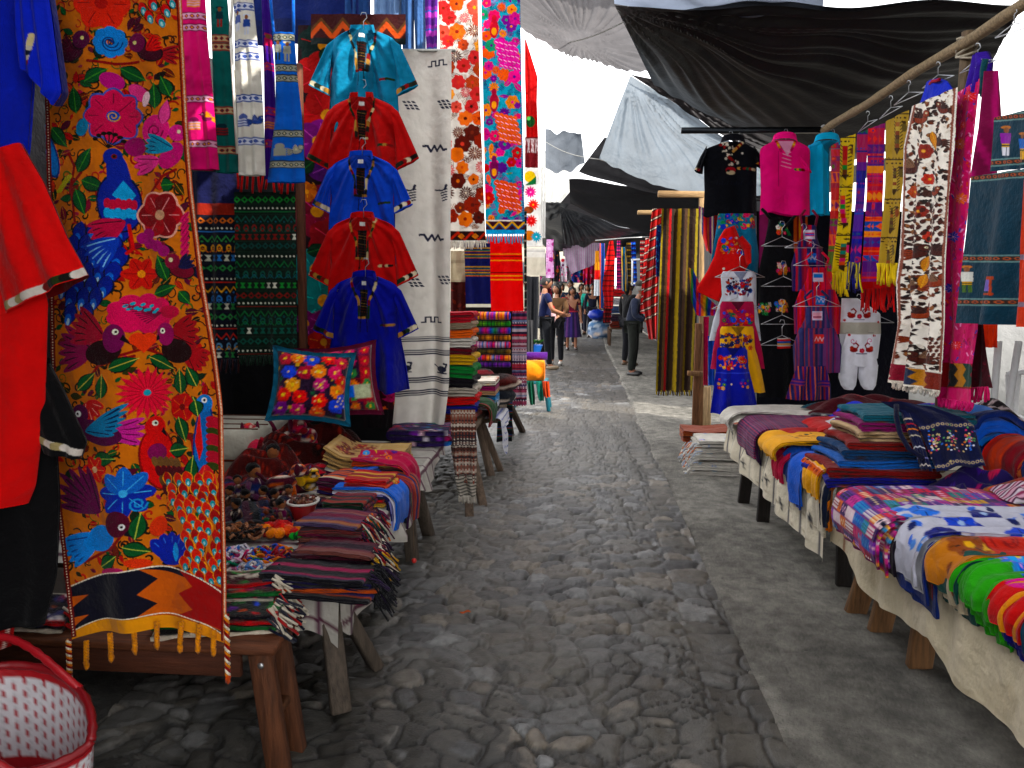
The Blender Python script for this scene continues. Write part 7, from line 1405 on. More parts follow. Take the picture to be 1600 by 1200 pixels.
# ---- shirts lying over the edge of the striped table
def lay(label, y, w, inn, drop, cols, seed, z=RZ+.01, xoff=0., ang=pi, cat='shirt', name='folded_shirt', group=None, t_=.014, edge=True):
    xe = 1.10+(5.55-y)/(5.55-3.88)*.21+xoff-.045; return drape(label, xe, y, w, z, [(c, drop+.02*k) for k, c in enumerate(cols)], inn, ang, cat, name, group, t_, seed)
def cp(W, H, bg, fn): return canvas_paint(W, H, bg, fn, 260)
lay('white cloth with a dark tag at the far end of the striped table', 5.45, .34, .6, .04, [cp(.4, 1, '#c4c0b8', lambda cv: cv.rect(.15, .3, .165, .37, '#3a1a2a')), '#b8b4ac'], 1, RZ+.07, -.02, pi, 'textile', 'folded_textile', None, .02)
lay('purple striped woven cloths hanging over the table edge', 5.05, .5, .6, .12, [cp(.6, 1, '#4a1a4a', lambda cv: (cv.hstripes([('#4a1a4a', .012), ('#8a4a6a', .006), ('#2a1a4a', .01), ('#a83a5a', .004)], y0=0), cv.rect(.3, .15, .5, .3, '#3a1440'))), '#3a1440', '#1a0f2a'], 2, RZ+.04, 0, pi, 'textile', 'striped_cloth', None, .02)
lay('brick red cloth lying between the purple stripes and the yellow shirt', 4.72, .3, .62, .02, ['#a01c14', '#8a1810', '#b8b0a0'], 3, RZ+.06, .05, pi, 'textile', 'folded_textile')
lay('brick red shirt folded behind the first yellow shirt', 4.85, .36, .4, .0, ['#a8200f', '#8a180c'], 4, RZ+.11, .3, pi, 'shirt')
YEL = '#dba40c'
lay('golden yellow shirt with small dark embroidery spread over the table edge', 4.58, .34, .52, .05, [cp(.36, .8, YEL, lambda cv: (cv.scatter(10, ['#3a2a10', '#8a3a10', '#5a1a1a'], .008, .016, 'flc', 3, box=(.1, .25, .26, .4)), cv.scatter(10, ['#a81a2a', '#d8d0b8', '#8a2a1a'], .01, .016, 'f', 4, box=(.05, .05, .3, .2)))), '#b88a0a'], 5, RZ+.07, -.05)
lay('magenta cloth peeping out under the blue shirt', 4.5, .2, .3, .14, ['#b01048'], 6, RZ+.01, .0, pi, 'textile', 'folded_textile')
lay('sky blue shirt hanging over the edge between the two yellow shirts', 4.32, .34, .5, .22, [cp(.36, .9, '#0f5ab8', lambda cv: cv.scatter(10, ['#8ab0d8', '#b83a5a', '#3a2a7a'], .01, .02, 'l', 3, box=(.05, .1, .3, .3))), '#0c3c88'], 7, RZ+.03, 0)
lay('second golden yellow shirt with orange border above the white cloth', 4.06, .3, .5, .13, [cp(.32, .8, '#d8a010', lambda cv: (cv.rect(0, .5, 9, .535, '#c8641a'), cv.dots(.517, .03, .009, '#8a2a14'), cv.rect(0, .495, 9, .5, '#e8dcc0'), cv.scatter(9, ['#c8641a', '#4a6a8a', '#a83a1a'], .015, .03, 'dl', 3, box=(.05, .1, .28, .4)))), '#b0820c'], 8, RZ+.05, -.01)
lay('cream cotton shirt hanging lowest under the second yellow shirt', 4.02, .3, .4, .26, ['#c0b8a8', '#b0a898'], 9, RZ+.012, .01)
lay('navy and orange cloth edge between cream shirt and cream tablecloth', 3.88, .06, .3, .22, ['#14203a', '#c8781a'], 10, RZ+.01, .0, pi, 'textile', 'folded_textile')
# loose cloths in the middle of that table
heap('folded_textile', 'royal blue cloth spread behind the brick red shirt', 1.92, 5.15, RZ+.12, .26, .22, .08, lambda cv: (cv.rect(0, 0, 1, 1, '#0c30b8'), cv.rect(.75, .0, 1, 1, '#b81a5a'), cv.scatter(8, ['#d8c8d8', '#c82a6a'], .02, .05, 'd', 2, box=(.75, 0, 1, 1))), 3)
heap('folded_textile', 'dark red cloth with teal hem heaped at the back of the striped table', 2.02, 5.42, RZ+.13, .42, .16, .1, lambda cv: (cv.rect(0, 0, 1, 1, '#4a0f18'), cv.rect(0, 0, 1, .12, '#0c4a58'), cv.zig(.5, .1, .2, .04, '#8a2a2a')), 4)
heap('folded_textile', 'white and blue embroidered blouse in the middle of the striped table', 1.62, 4.78, RZ+.1, .16, .2, .07, lambda cv: (cv.rect(0, 0, 1, 1, '#c0bcc0'), cv.scatter(18, ['#1a3a8a', '#8a1a3a', '#2a5ab0', '#a82a2a'], .05, .09, 'flc', 2)), 5, 'blouse')
heap('folded_textile', 'bright orange cloth corner between the yellow shirts and the blanket pile', 1.72, 4.35, RZ+.06, .14, .16, .07, lambda cv: (cv.rect(0, 0, 1, 1, '#d85a0c'), cv.rect(0, .7, .5, 1, '#c8c4bc')), 6)
heap('folded_textile', 'crimson cloth under the orange corner', 1.58, 4.52, RZ+.06, .18, .14, .05, '#a00f24', 7)
heap('folded_textile', 'blue cloth with pink stripes at the back below the white romper', 2.25, 5.1, RZ+.15, .3, .2, .07, lambda cv: (cv.rect(0, 0, 1, 1, '#1a2a9a'), [cv.line([(x, 0), (x+.2, 1)], .02, '#c85a8a') for x in np.arange(.4, 1, .06)]), 8)
heap('folded_textile', 'dark striped bundle under the fringe of the brown bird runner', 2.4, 4.75, RZ+.16, .2, .2, .12, lambda cv: (cv.rect(0, 0, 1, 1, '#1a1014'), [cv.line([(0, y), (1, y+.2)], .03, '#b8a8a8') for y in np.arange(-.2, 1, .13)]), 9)
# ---- pile of folded blankets
BLK = [('#0c5a6a', 'teal', 645), ('#7a0f5a', 'plum', 658), ('#b8a080', 'beige ribbed', 671), ('#7a1a16', 'brick red', 686), ('#0c3a60', 'dark blue', 701), ('#0c5aa0', 'bright blue', 716), ('#74140f', 'dark red', 735), ('#16187a', 'indigo', 754)]
x0s = (1.42, 1.40, 1.385, 1.34, 1.31, 1.285, 1.24, 1.225)
zt = RZ+.012; hB = .047
for i in range(7, -1, -1):
    c, nm, _ = BLK[i]
    def pb(t, w, d, width, c=c, i=i):
        out = np.broadcast_to(hx(c), (len(t), len(w), 3)).copy(); s_ = d % .9
        if i == 2:
            k = (d/.018 % 1) < .4; out[k] = hx('#7a6448')
        else:
            for a in (.07, .095): out[(s_ > a) & (s_ < a+.012)] = hx('#2a1a1c') if i not in (0, 7) else hx('#8a4a2a')
        return out
    o = folded('folded_blanket', (x0s[i], 3.98+.012*(7-i), zt), .02+.02*(i % 3), .54, .36, hB, pb, 3, 70+i, wav=.007, bow=.03); tag(o, nm+' blanket with dark end stripes in the tall folded pile' if i not in (2,) else nm+' blanket in the upper half of the tall folded pile', 'blanket', 'pile of folded blankets'); zt += hB*.93
# navy apron on top of pile
def p_nav(cv):
    cv.rect(0, 0, 9, 9, '#0a1238')
    for y in (.26, .58): cv.rect(0, y, 9, y+.034, '#1a2048'); [cv.ell(x, y+.017, .016, .012, '#a89a7a') for x in np.arange(.02, .6, .04)]; [cv.ell(x, y+.017, .009, .006, '#3a2a5a') for x in np.arange(.02, .6, .04)]
    R = random.Random(5)
    for x in (.09, .24, .4):
        for _ in range(26): cv.line([(x+R.uniform(-.05, .05), .32+R.uniform(0, .22)) for _ in range(2)], .006, R.choice(('#3a6ac0', '#c8b88a', '#5a8a5a', '#a83a6a', '#c8c8d8', '#c87a3a'))) if False else cv.ell(x+R.gauss(0, .025), .43+R.gauss(0, .05), .009, .008, R.choice(('#3a6ac0', '#c8b88a', '#5a8a5a', '#a83a6a', '#c8c8d8', '#c87a3a')))
t = thing('apron', 'navy apron with woven figures thrown over the folded blanket pile', 'apron', (2.0, 3.75, RZ))
def p_nav(cv):
    cv.rect(cv.x0, cv.y0, cv.x1, cv.y1, '#0a1238'); R = random.Random(5)
    for (xa, ya), (xb, yb) in (((1435, 670), (1522, 665)), ((1460, 731), (1540, 721))):
        cv.line([(xa, ya), (xb, yb)], 8, '#1c2250')
        for q in np.linspace(0, 1, 13): x, y = xa+(xb-xa)*q, ya+(yb-ya)*q; cv.ell(x, y, 3, 2.4, '#a89a7a'); cv.ell(x, y, 1.5, 1.2, '#3a2a5a')
    for x, y in ((1458, 692), (1486, 692), (1515, 690)):
        for _ in range(44): cv.ell(x+R.gauss(0, 5.5), y+R.gauss(0, 10), 1.7, 1.3, R.choice(('#3a6ac0', '#c8b88a', '#5a8a5a', '#a83a6a', '#c8c8d8', '#c87a3a')))
PN = (PY(1470, 690, 3.7), np.array([-.3, -.8, .52])/np.linalg.norm([-.3, -.8, .52]))
hang('skirt', [(1376, 628, 1470, 640), (1408, 645, 1512, 655), (1436, 668, 1522, 664), (1450, 705, 1532, 700), (1464, 738, 1541, 729)], PN, p_nav, t, s=1.3, rip=.02, cs=3, bulge=.03)
hang('waistband', [(1408, 646, 1424, 648), (1424, 690, 1442, 688), (1440, 735, 1458, 738)], PN, lambda cv: (cv.rect(cv.x0, cv.y0, cv.x1, cv.y1, '#0c1440'), [cv.line([(1405+(y-645)*.37, y), (1424+(y-645)*.37, y+1)], 2.2, c) for y, c in ((656, '#c8b8a8'), (664, '#a82a3a'), (672, '#c87a1a'), (682, '#b8b0a0'), (700, '#c8c8d0'), (716, '#8a8ab8'), (728, '#d8d0c8'))]), t, s=1.3, rip=.01, cs=3, bulge=.02)
m = MB(); m.tube(on(np.array([1396, 1396, 1402, 1416, 1438]), np.array([640, 660, 686, 710, 724]), PN)+np.array([0, -.03, .03]), .012, '#0a1030', 6); m.build('strap', 'cloth', t)
# rolled blankets at the far right
def bigfold(label, xc, yc, z, ang, w, h, L, cols, seed):
    t = thing('folded_blanket', label, 'blanket', (xc, yc, z), 'big upright blankets beside the navy apron'); 
    k = 6
    for j in range(k):
        r = h*(1-j/k*.8); pr = [(-L*.5, .02+j*.004), (-L*.1, r*.55), (L*.18, r*.98), (L*.36, r*.92), (L*.45, r*.55), (L*.40-.02*j, .06)]
        pr = [(a*(1-j*.03), b) for a, b in pr]; ribbon('fold', (xc, yc, z), ang, pr, h/k*.34, w, stripes1([(cols[(j+q) % len(cols)], .05+.04*q) for q in range(len(cols))], False), t, wav=.008, seed=seed+j)
for i, (xc, yc, a, cols, h, lb) in enumerate(((2.27, 4.2, .1, ['#0f5ab8', '#1a7ad0', '#0a2a6a', '#0f5ab8'], .28, 'big bright blue folded blanket leaning behind the navy apron'), (2.33, 3.9, .1, ['#b8301a', '#d8501a', '#8a1a2a', '#c86a3a'], .24, 'big orange-red folded blanket next to the bright blue one'), (2.38, 3.66, .05, ['#0f3a80', '#14285a', '#a01a4a'], .23, 'big dark blue folded blanket at the picture edge'), (2.42, 3.44, .02, ['#7a0f2a', '#5a0f4a', '#3a0f3a'], .2, 'big dark crimson folded blanket nearest the near table'))):
    bigfold(lb, xc, yc, RZ+.012+(.06 if i == 0 else .0), pi+a, .24, h, .62, cols, 80+i*7)
# purple tie-dye cloth and brown embroidered cloth
heap('folded_textile', 'dark purple tie-dyed cloth bunched at the foot of the navy apron', 1.83, 3.6, RZ+.02, .17, .13, .12, lambda cv: (cv.rect(0, 0, 1, 1, '#1c0c4a'), cv.scatter(16, ['#8a1458', '#3a1478', '#a81a4a', '#140a34'], .04, .09, 'lf', 4)), 12)
heap('embroidered_cloth', 'orange-brown embroidered cloth spread at the picture edge', 2.12, 3.42, RZ+.08, .3, .16, .08, lambda cv: (cv.rect(0, 0, 1, 1, '#8a3018'), cv.scatter(60, ['#b8281c', '#c85a24', '#3a2a1c', '#a84a2a', '#6a1a14', '#5a6a5a'], .04, .09, 'lfd', 6), cv.rect(0, .94, 1, 1, '#8a5a34'), cv.rect(0, 0, .04, 1, '#8a5a34')), 13)
heap('folded_textile', 'pink striped cloth corner between the patchwork pile and the brown embroidered cloth', 1.9, 3.36, RZ+.1, .1, .1, .05, lambda cv: [cv.rect(0, y, 1, y+.05, c) for y, c in zip(np.arange(0, 1, .05), ['#8a3a5a', '#c8a0b0', '#5a2a4a', '#c8c0c8']*5)] and None, 15)
# ---- near table: patchwork, floral cloths draping over the edge
def p_patch(cv):
    R = random.Random(21); cv.rect(0, 0, 9, 9, '#7a2a6a')
    for y in np.arange(0, cv.y1, .055):
        x = -R.random()*.05
        while x < cv.x1:
            w = R.uniform(.04, .10); c = R.choice(('#a81a6a', '#5a2a8a', '#c86a1a', '#1a5aa8', '#c8a02a', '#8a1a3a', '#3a1a5a', '#b83a8a', '#1a7a7a', '#d8c0c8', '#7a3aa0', '#c02a4a')); c2 = R.choice(('#d8a8c0', '#e0c8a0', '#1a1a3a', '#c82a6a', '#3a8ab8', '#d8d0d0', '#5a1a5a'))
            cv.rect(x, y, x+w, y+.05, c); k = R.randrange(4)
            if k == 0: cv.zig(y+.025, .012, .025, .008, c2, x, x+w)
            elif k == 1: cv.diam(y+.025, .025, .01, .016, c2, x, x+w)
            elif k == 2: [cv.rect(x, y+q, x+w, y+q+.006, c2) for q in (.008, .022, .036)]
            else: cv.dots(y+.025, .02, .006, c2, x, x+w)
            x += w
def p_stripend(cv):
    R = random.Random(8)
    for y in np.arange(0, cv.y1, .012): cv.rect(0, y, 9, y+.012, R.choice(('#c82a5a', '#d8c8d0', '#3a8ab8', '#8a1a6a', '#d8a84a', '#5a1a3a', '#e0d0d8', '#1a5a7a', '#c8408a')))
def nearfold(label, y, w, z, layers, seed, L=.75, xe=1.23, t_=.016, cat='textile', name='folded_textile'): return drape(label, xe, y, w, z, layers, L, pi, cat, name, None, t_, seed, 'cloth', None, .022)
nearfold('patchwork pile in purple, pink and orange squares on the near table', 3.30, .5, RZ+.012, [(cp(.56, 1.1, '#7a2a6a', p_patch), .11), (cp(.56, 1.1, '#888', p_stripend), .13), (cp(.56, 1.1, '#4a1a4a', p_patch), .12), (cp(.56, 1.1, '#888', p_stripend), .15), ('#1a1020', .14)], 5, .8, 1.2, .012)
def p_blu(cv):
    cv.rect(0, 0, 9, 9, '#c0c0cc'); R = random.Random(3)
    for k in range(7): x = .06+k*.012; cv.leaf(.2, .42+.0*k, .2+.13*cos(-2.6+k*.35), .42+.13*sin(-2.6+k*.35)*1.0, .02, '#1a2f9a', None, None)
    for _ in range(110): a = R.random()*6.28; x, y = R.uniform(0, .5), R.uniform(.0, .92); cv.leaf(x, y, x+.05*cos(a), y+.05*sin(a), .028, R.choice(('#1a2f9a', '#14205a', '#3a6ac8', '#5a8ad0')), None, None)
    for x, y, r in ((.14, .12, .075), (.34, .08, .07), (.12, .32, .07), (.36, .28, .08), (.24, .2, .05), (.36, .5, .07), (.1, .52, .06), (.22, .66, .06), (.07, .74, .06), (.34, .78, .06)): cv.flower(x, y, r, 6, R.choice(('#1a4ac0', '#2a5ad0', '#14207a', '#3a7ad8')), '#a8c0e0', '#0c1440')
nearfold('white folded cloth with big blue embroidered flowers on the near table', 3.0, .36, RZ+.03, [(cp(.44, 1.2, '#c0c0cc', p_blu), .13), ('#a8a8ac', .15), ('#0c2a70', .19), ('#7a0f24', .16), ('#0c2a6a', .22)], 8, .85, 1.265, .011)
def p_mus(cv):
    cv.rect(0, 0, 9, 9, '#b8780c'); cv.scatter(30, ['#c8a01a', '#8a4a0c', '#b83a24', '#3a2410', '#d8a83a'], .03, .07, 'flc', 5); cv.ell(.12, .64, .1, .08, '#b83424'); [cv.curl(.12, .64, r, 1, 1, .008, '#8a1c14') for r in (.08, .05)]; cv.rect(0, 0, 9, .1, '#c8c0b4')
nearfold('mustard folded cloth with red and yellow flowers on the near table', 2.72, .25, RZ+.03, [(cp(.32, 1.2, '#b8780c', p_mus), .07), ('#0c4a44', .09), ('#b0a48e', .11), ('#a89c86', .12), ('#0c4440', .14)], 11, .85, 1.28, .011)
def p_grn(cv):
    cv.rect(0, 0, 9, 9, '#3a9a0c'); cv.rect(0, 0, 9, .74, '#1a5ac8'); R = random.Random(2)
    for x, y, r, c in ((.05, .7, .08, '#2a7ad8'), (.17, .62, .09, '#c81a6a'), (.06, .5, .09, '#c83a8a'), (.2, .48, .07, '#a81a4a')): cv.burst(x, y, r, 12, c, '#d8c020', '#e8a0c8')
    cv.scatter(24, ['#c81a6a', '#2a9ad8', '#d86a9a', '#5a2a9a'], .02, .04, 'fl', 4, box=(0, .3, .3, .74))
nearfold('lime green folded cloth with blue and pink flowers on the near table', 2.5, .2, RZ+.03, [(cp(.26, 1.2, '#3a9a0c', p_grn), .05), ('#3c960c', .07), ('#36900c', .09), ('#3c980e', .11), ('#348a0a', .13)], 14, .85, 1.285, .011)
nearfold('red folded cloth lined with yellow and indigo on the near table', 2.3, .2, RZ+.03, [(cp(.24, 1.2, '#b80f24', lambda cv: (cv.rect(0, 0, 9, 9, '#b80f24'), cv.scatter(20, ['#c82a8a', '#7a1a9a', '#d8409a'], .03, .06, 'fs', 3, box=(0, .2, .24, .78)))), .05), ('#d8900c', .06), ('#14107a', .09), ('#120e66', .11), ('#14107a', .13)], 17, .85, 1.29, .011)
nearfold('dark teal folded cloth with many layers, last at the picture edge', 2.08, .22, RZ+.03, [('#0a3a4e', .07), ('#0a3444', .09), ('#0c3e52', .11), ('#08303e', .13), ('#0a3a4a', .15)], 20, .85, 1.29, .011)
# ================================================================ FAR STALLS, BUILDINGS
def far(name, label, rows, d, paint, cat='textile', group=None, rip=.03, s=1.4, bulge=.0, mat='cloth'):
    o = hang(name, rows, PlY(d), paint, s=s, rip=rip, bulge=bulge, mat=mat, cs=3, minn=8); return tag(o, label, cat, group)
def vs(*c): return lambda cv: cv.vstripes([(q, 2.) for q in c], x0=cv.x0)
def hs(*c): return lambda cv: cv.hstripes([(q, 2.5) for q in c], y0=cv.y0)
def sheet(name, label, corners, sag, col, mat, n=(60, 60), wr=.02, seed=1, cat='tarp', fan=None, sagv=.15):
    c = [np.array(q, float) for q in corners]; rs = np.random.RandomState(seed); u = np.linspace(0, 1, n[0])[None, :, None]; v = np.linspace(0, 1, n[1])[:, None, None]
    G = (c[0]*(1-u)+c[1]*u)*(1-v)+(c[3]*(1-u)+c[2]*u)*v
    U, Vv = u[..., 0], v[..., 0]; z = -sag*np.sin(pi*U)*(sagv+(1-sagv)*Vv**1.3)
    for k in range(8):
        f, ph, a = rs.uniform(1.2, 5), rs.rand()*6.28, rs.uniform(0, pi); z = z+wr*rs.uniform(.2, 1)*np.sin(f*(U*cos(a)+Vv*sin(a))*2*pi/1.6+ph)*np.sin(pi*U)**.5
    if fan is not None:
        A = np.arctan2(Vv-fan[1]+1e-6, U-fan[0]+1e-6); R = np.hypot(U-fan[0], Vv-fan[1]); z = z+wr*1.6*(np.sin(A*40+2*np.sin(A*9))+.6*np.sin(A*83))*np.clip(1.25-R, 0, 1)*np.clip(R*3, 0, 1)
    G = G.copy(); G[..., 2] += z
    # edges pulled in between the tie points
    G[..., 0] += 0
    o = mesh(name, G.reshape(-1, 3), gridF(n[1], n[0]), mat, None, col); return tag(o, label, cat)
def T(x, y, d): return PY(x, y, d)
g = 'garments on the far clothes line'
far('striped_shirt', 'yellow, red and white banded shirt on the far clothes line', [(392, 930, 938), (420, 929, 938), (462, 928, 939)], 18, lambda cv: (cv.rect(900, 380, 960, 425, '#c88a1a'), cv.rect(900, 422, 960, 437, '#c0201c'), cv.rect(900, 437, 960, 470, '#c8ccd0')), 'shirt', g, bulge=.06)
far('scarf', 'blue scarf with orange stripe beside the banded shirt', [(380, 936, 945), (430, 937, 944), (482, 937, 943)], 17.5, vs('#1a4a9a', '#c8641a', '#1a4a9a', '#14305a'), 'scarf', g)
far('shawl', 'big red shawl on the far clothes line', [(376, 952, 958), (400, 947, 961), (450, 941, 960), (482, 946, 958)], 16, lambda cv: (cv.rect(cv.x0, cv.y0, cv.x1, cv.y1, '#b8101c'), cv.hstripes([('#b8101c', 6), ('#5a0c14', 2)], y0=376)), 'shawl', g, .06)
far('shawl', 'dark red cloth hanging low under the big red shawl', [(462, 944, 956), (480, 943, 956), (505, 942, 954)], 16.2, hs('#4a0c14', '#7a141c', '#2a0a10'), 'shawl', g)
far('scarf', 'pink and purple patterned scarf after the big red shawl', [(376, 964, 970), (420, 963, 971), (452, 963, 971)], 15.5, hs('#a01a5a', '#5a1a6a', '#c84a7a', '#2a1a4a'), 'scarf', g)
far('scarf', 'turquoise and yellow striped scarf in the middle of the far line', [(386, 970, 977), (430, 972, 980), (455, 973, 980)], 15.2, vs('#1a7aa8', '#c8a02a', '#0f4a6a'), 'scarf', g)
far('scarf', 'black and gold patterned scarf on the far clothes line', [(378, 979, 986), (420, 980, 988), (446, 981, 989)], 14.8, hs('#14140f', '#8a6a2a', '#14140f', '#3a2a1a'), 'scarf', g)
far('scarf', 'blue patterned scarf on the far clothes line beside the black and gold one', [(378, 986, 993), (420, 988, 995), (446, 988, 996)], 14.4, hs('#1a2a8a', '#2a6ac8', '#14143a'), 'scarf', g)
far('scarf', 'red and white patterned scarf on the far clothes line', [(376, 1000, 1007), (420, 1000, 1010), (445, 1000, 1010)], 13.6, hs('#b8201c', '#c8b8a8', '#a01a2c', '#3a1a2a'), 'scarf', g)
far('blanket', 'red and black striped blanket at the near end of the far line', [(372, 1008, 1022), (430, 1004, 1024), (490, 1000, 1024)], 12.6, lambda cv: (cv.rect(cv.x0, cv.y0, cv.x1, cv.y1, '#98141c'), [cv.line([(995, y+7), (1030, y-7)], w, c) for y in range(372, 500, 11) for w, c in ((4, '#140f10'), (1.2, '#c8a8a0'))]), 'blanket', g, .06)
far('scarf', 'small magenta scarf at the top of the far line', [(382, 1012, 1020), (400, 1013, 1021)], 12.8, hs('#c81a6a', '#1a4ab0'), 'scarf', g)
m = MB().tube(PY(np.array([930, 980, 1026]), np.array([376, 372, 370]), 13.5), .014, '#8a8a88', 6); tag(m.build('clothes_line', 'metal'), 'thin rail above the far garments', 'rail')
m = MB().beam(PY(988, 405, 13.8), PY(988, 446, 13.8), .03, .03, '#c8ccd0').beam(PY(986, 406, 13.8), PY(1013, 405, 13.8), .03, .03, '#c8ccd0').beam(PY(986, 443, 13.8), PY(1008, 443, 13.8), .03, .03, '#c8ccd0'); tag(m.build('metal_frame', 'plastic'), 'white metal frame in front of the far garments', 'frame')
t = thing('market_table', 'small dark table under the far stacks of cloth', 'table', PY(962, 540, 20.5)); a = PY(952, 512, 20.5); b = PY(980, 512, 20.5); MB().box(((a+b)/2), (b[0]-a[0], .8, .05), '#4a3424').build('tabletop', 'wood', t)
for q in (a, b):
    for dy in (-.35, .35): leg_beam(t, q+np.array([0, dy, 0]), np.array([q[0], q[1]+dy, 0]), .07, .05, '#4a3424')
for i, (y0, c, nm) in enumerate(((452, '#a81a24', 'red'), (465, '#a8a4a8', 'grey-white'), (478, '#3a4a6a', 'slate blue'), (490, '#2a1a2a', 'dark plum'), (500, '#5a2014', 'rust'))):
    p = PY(967, y0+11, 20.3); tag(folded('folded_textile', (p[0]+.28, p[1], p[2]), pi, .5, .5, .17, c, 3, 30+i, wav=.02), nm+' cloth in the far stack beside the man in the dark suit', 'textile', 'far stack of cloths')
p = PY(932, 492, 23); m = MB().ell(p, (.27, .22, .15), '#0c2c9c', n=14, m=9, noise=.11); tag(m.build('plastic_bundle', 'plastic'), 'shiny blue plastic bundle at the end of the alley', 'bundle')
p = PY(937, 515, 23.3); m = MB().ell(p, (.36, .3, .36), None, n=22, m=14, noise=.05, colf=stripe_colf(['#5a7a9a', '#8a9ab0', '#3a5a7a', '#b8c0c8'], 3, 6)); tag(m.build('sack', 'cloth'), 'pale blue patterned sack below the blue plastic bundle', 'sack')
PM = ['#c01a3a', '#1a2a9a', '#c84a8a', '#d8c8d0', '#5a1a5a', '#14203a', '#2a7a9a', '#c8701a']
for rows, d, sd, lb in (([(392, 862, 874), (415, 861, 876), (440, 862, 875)], 19, 1, 'black and plum clothes hanging on the far left row'), ([(414, 893, 914), (428, 892, 914), (442, 894, 912)], 27, 2, 'blue patterned clothes hung across the end of the alley'), ([(412, 912, 931), (430, 911, 930), (446, 912, 928)], 26, 3, 'red and pink patterned clothes hung across the end of the alley'), ([(404, 876, 893), (425, 877, 893), (440, 878, 892)], 28, 4, 'pale flowered cloth hung at the end of the alley'), ([(396, 843, 856), (440, 843, 856), (500, 844, 855)], 16, 5, 'dark patterned cloth on the far left row'), ([(430, 853, 864), (470, 853, 864), (510, 854, 863)], 22, 6, 'deep red patterned cloth on the far left row')):
    R_ = random.Random(sd); bgc = ('#14141c', '#1a2460', '#b01a3a', '#b8b0b8', '#1c1a24', '#5a0f1c')[sd-1]
    far('hanging_cloth', lb, rows, d, lambda cv: (cv.rect(cv.x0, cv.y0, cv.x1, cv.y1, bgc), cv.scatter(26, R_.sample(PM, 5), 1.2, 3, 'fld', sd)), rip=.08, bulge=.08)
sheet('tarp', 'low dark tarp closing the view above the people at the alley end', [T(846, 352, 21), T(900, 372, 19), T(890, 392, 23), T(846, 380, 24)], .15, '#181a20', 'tarp', (40, 30), .02, 23)
sheet('tarp', 'grey plastic sheet over the far end of the alley', [T(880, 372, 26), T(1010, 362, 24), T(1010, 392, 30), T(880, 400, 30)], .2, '#3a3e46', 'tarp', (50, 30), .02, 24)
# left side far goods
t = thing('flower_pot', 'blue basin with green plants behind the teal stool', 'pot', PY(832, 545, 12.3)); p = PY(831, 543, 12.3); m = MB(); m.grid(np.array([[p+np.array([(.12+.06*a)*cos(b), (.12+.06*a)*sin(b), .16*a-.12]) for b in np.linspace(0, 2*pi, 20)] for a in (0, .5, 1)]), '#0f5ab0'); m.build('pot', 'plastic', t)
m = MB(); rs = random.Random(3)
for _ in range(40): a = rs.random()*6.28; q = p+np.array([.12*cos(a)*rs.random(), .12*sin(a)*rs.random(), .05]); e = q+np.array([.1*cos(a), .1*sin(a), .08]); m.add([q, (q+e)/2+np.array([.02, .02, .01]), e, (q+e)/2-np.array([.02, .02, -.01])], [(0, 1, 2, 3)], '#2a5a1a')
m.build('plant', 'leafy', t)
for i, (rows, d, c, lb) in enumerate((([(432, 822, 842), (470, 822, 842), (530, 822, 840)], 13.5, '#14161c', 'black garment hanging behind the man in the navy shirt'), ([(500, 820, 833), (530, 820, 834), (580, 820, 833)], 12.0, '#3a3a3c', 'grey cloth hanging behind the teal stool'), ([(440, 838, 850), (480, 838, 851), (540, 840, 852)], 19, '#b8b0a0', 'pale cloth hanging behind the group of people'))):
    far('hanging_cloth', lb, rows, d, c, rip=.05, bulge=.05)
far('striped_sheet', 'white sheet with fine pink stripes strung across the alley end', [(876, 374, 936, 380), (882, 400, 934, 396), (892, 428, 928, 414)], 22, lambda cv: cv.vstripes([('#c8b0c4', 1.2), ('#c0b8c4', 1.2), ('#a87aa0', .8)], x0=870), 'sheet', None, .06, mat='thin')
# low-rise market buildings closing the alley
def building(label, x0, x1, y0, y1, h, col, roof, seed, wins=()):
    t = thing('market_building', label, 'building', ((x0+x1)/2, (y0+y1)/2, 0))
    MB().box(((x0+x1)/2, (y0+y1)/2, h/2), (x1-x0, y1-y0, h), col, bev=.02).build('wall', 'plaster', t)
    MB().box(((x0+x1)/2, (y0+y1)/2, h+.12), (x1-x0+.7, y1-y0+.7, .2), roof, bev=.03).build('roof', 'plaster', t)
    for (wx, wz, ww, wh) in wins:
        f = MB().box((wx, y0-.03, wz), (ww+.16, .1, wh+.16), '#7a6a58').build('window', 'wood', t); MB().box((wx, y0-.09, wz), (ww, .03, wh), '#23282e').build('pane', 'plastic', f)
    return t
building('sunlit white house at the end of the alley', -9, 1.8, 52, 60, 4.6, '#a09a8c', '#8a4a34', 1, ((-4, 2.4, 1.2, 1.4), (-1, 2.4, 1.2, 1.4)))
building('long pale ochre house behind the far clothes line', 3.2, 16, 40, 58, 4.2, '#b8a68a', '#7a4030', 2, ((5, 2.3, 1.1, 1.4), (8, 2.3, 1.1, 1.4)))
t = thing('garden_wall', 'low grey plastered wall behind the plastic chair and the woman in pink', 'wall', (7.5, 9.2, 0)); MB().box((7.0, 9.2, .72), (7.5, .25, 1.44), '#8a8a88', bev=.02).build('wall', 'plaster', t)
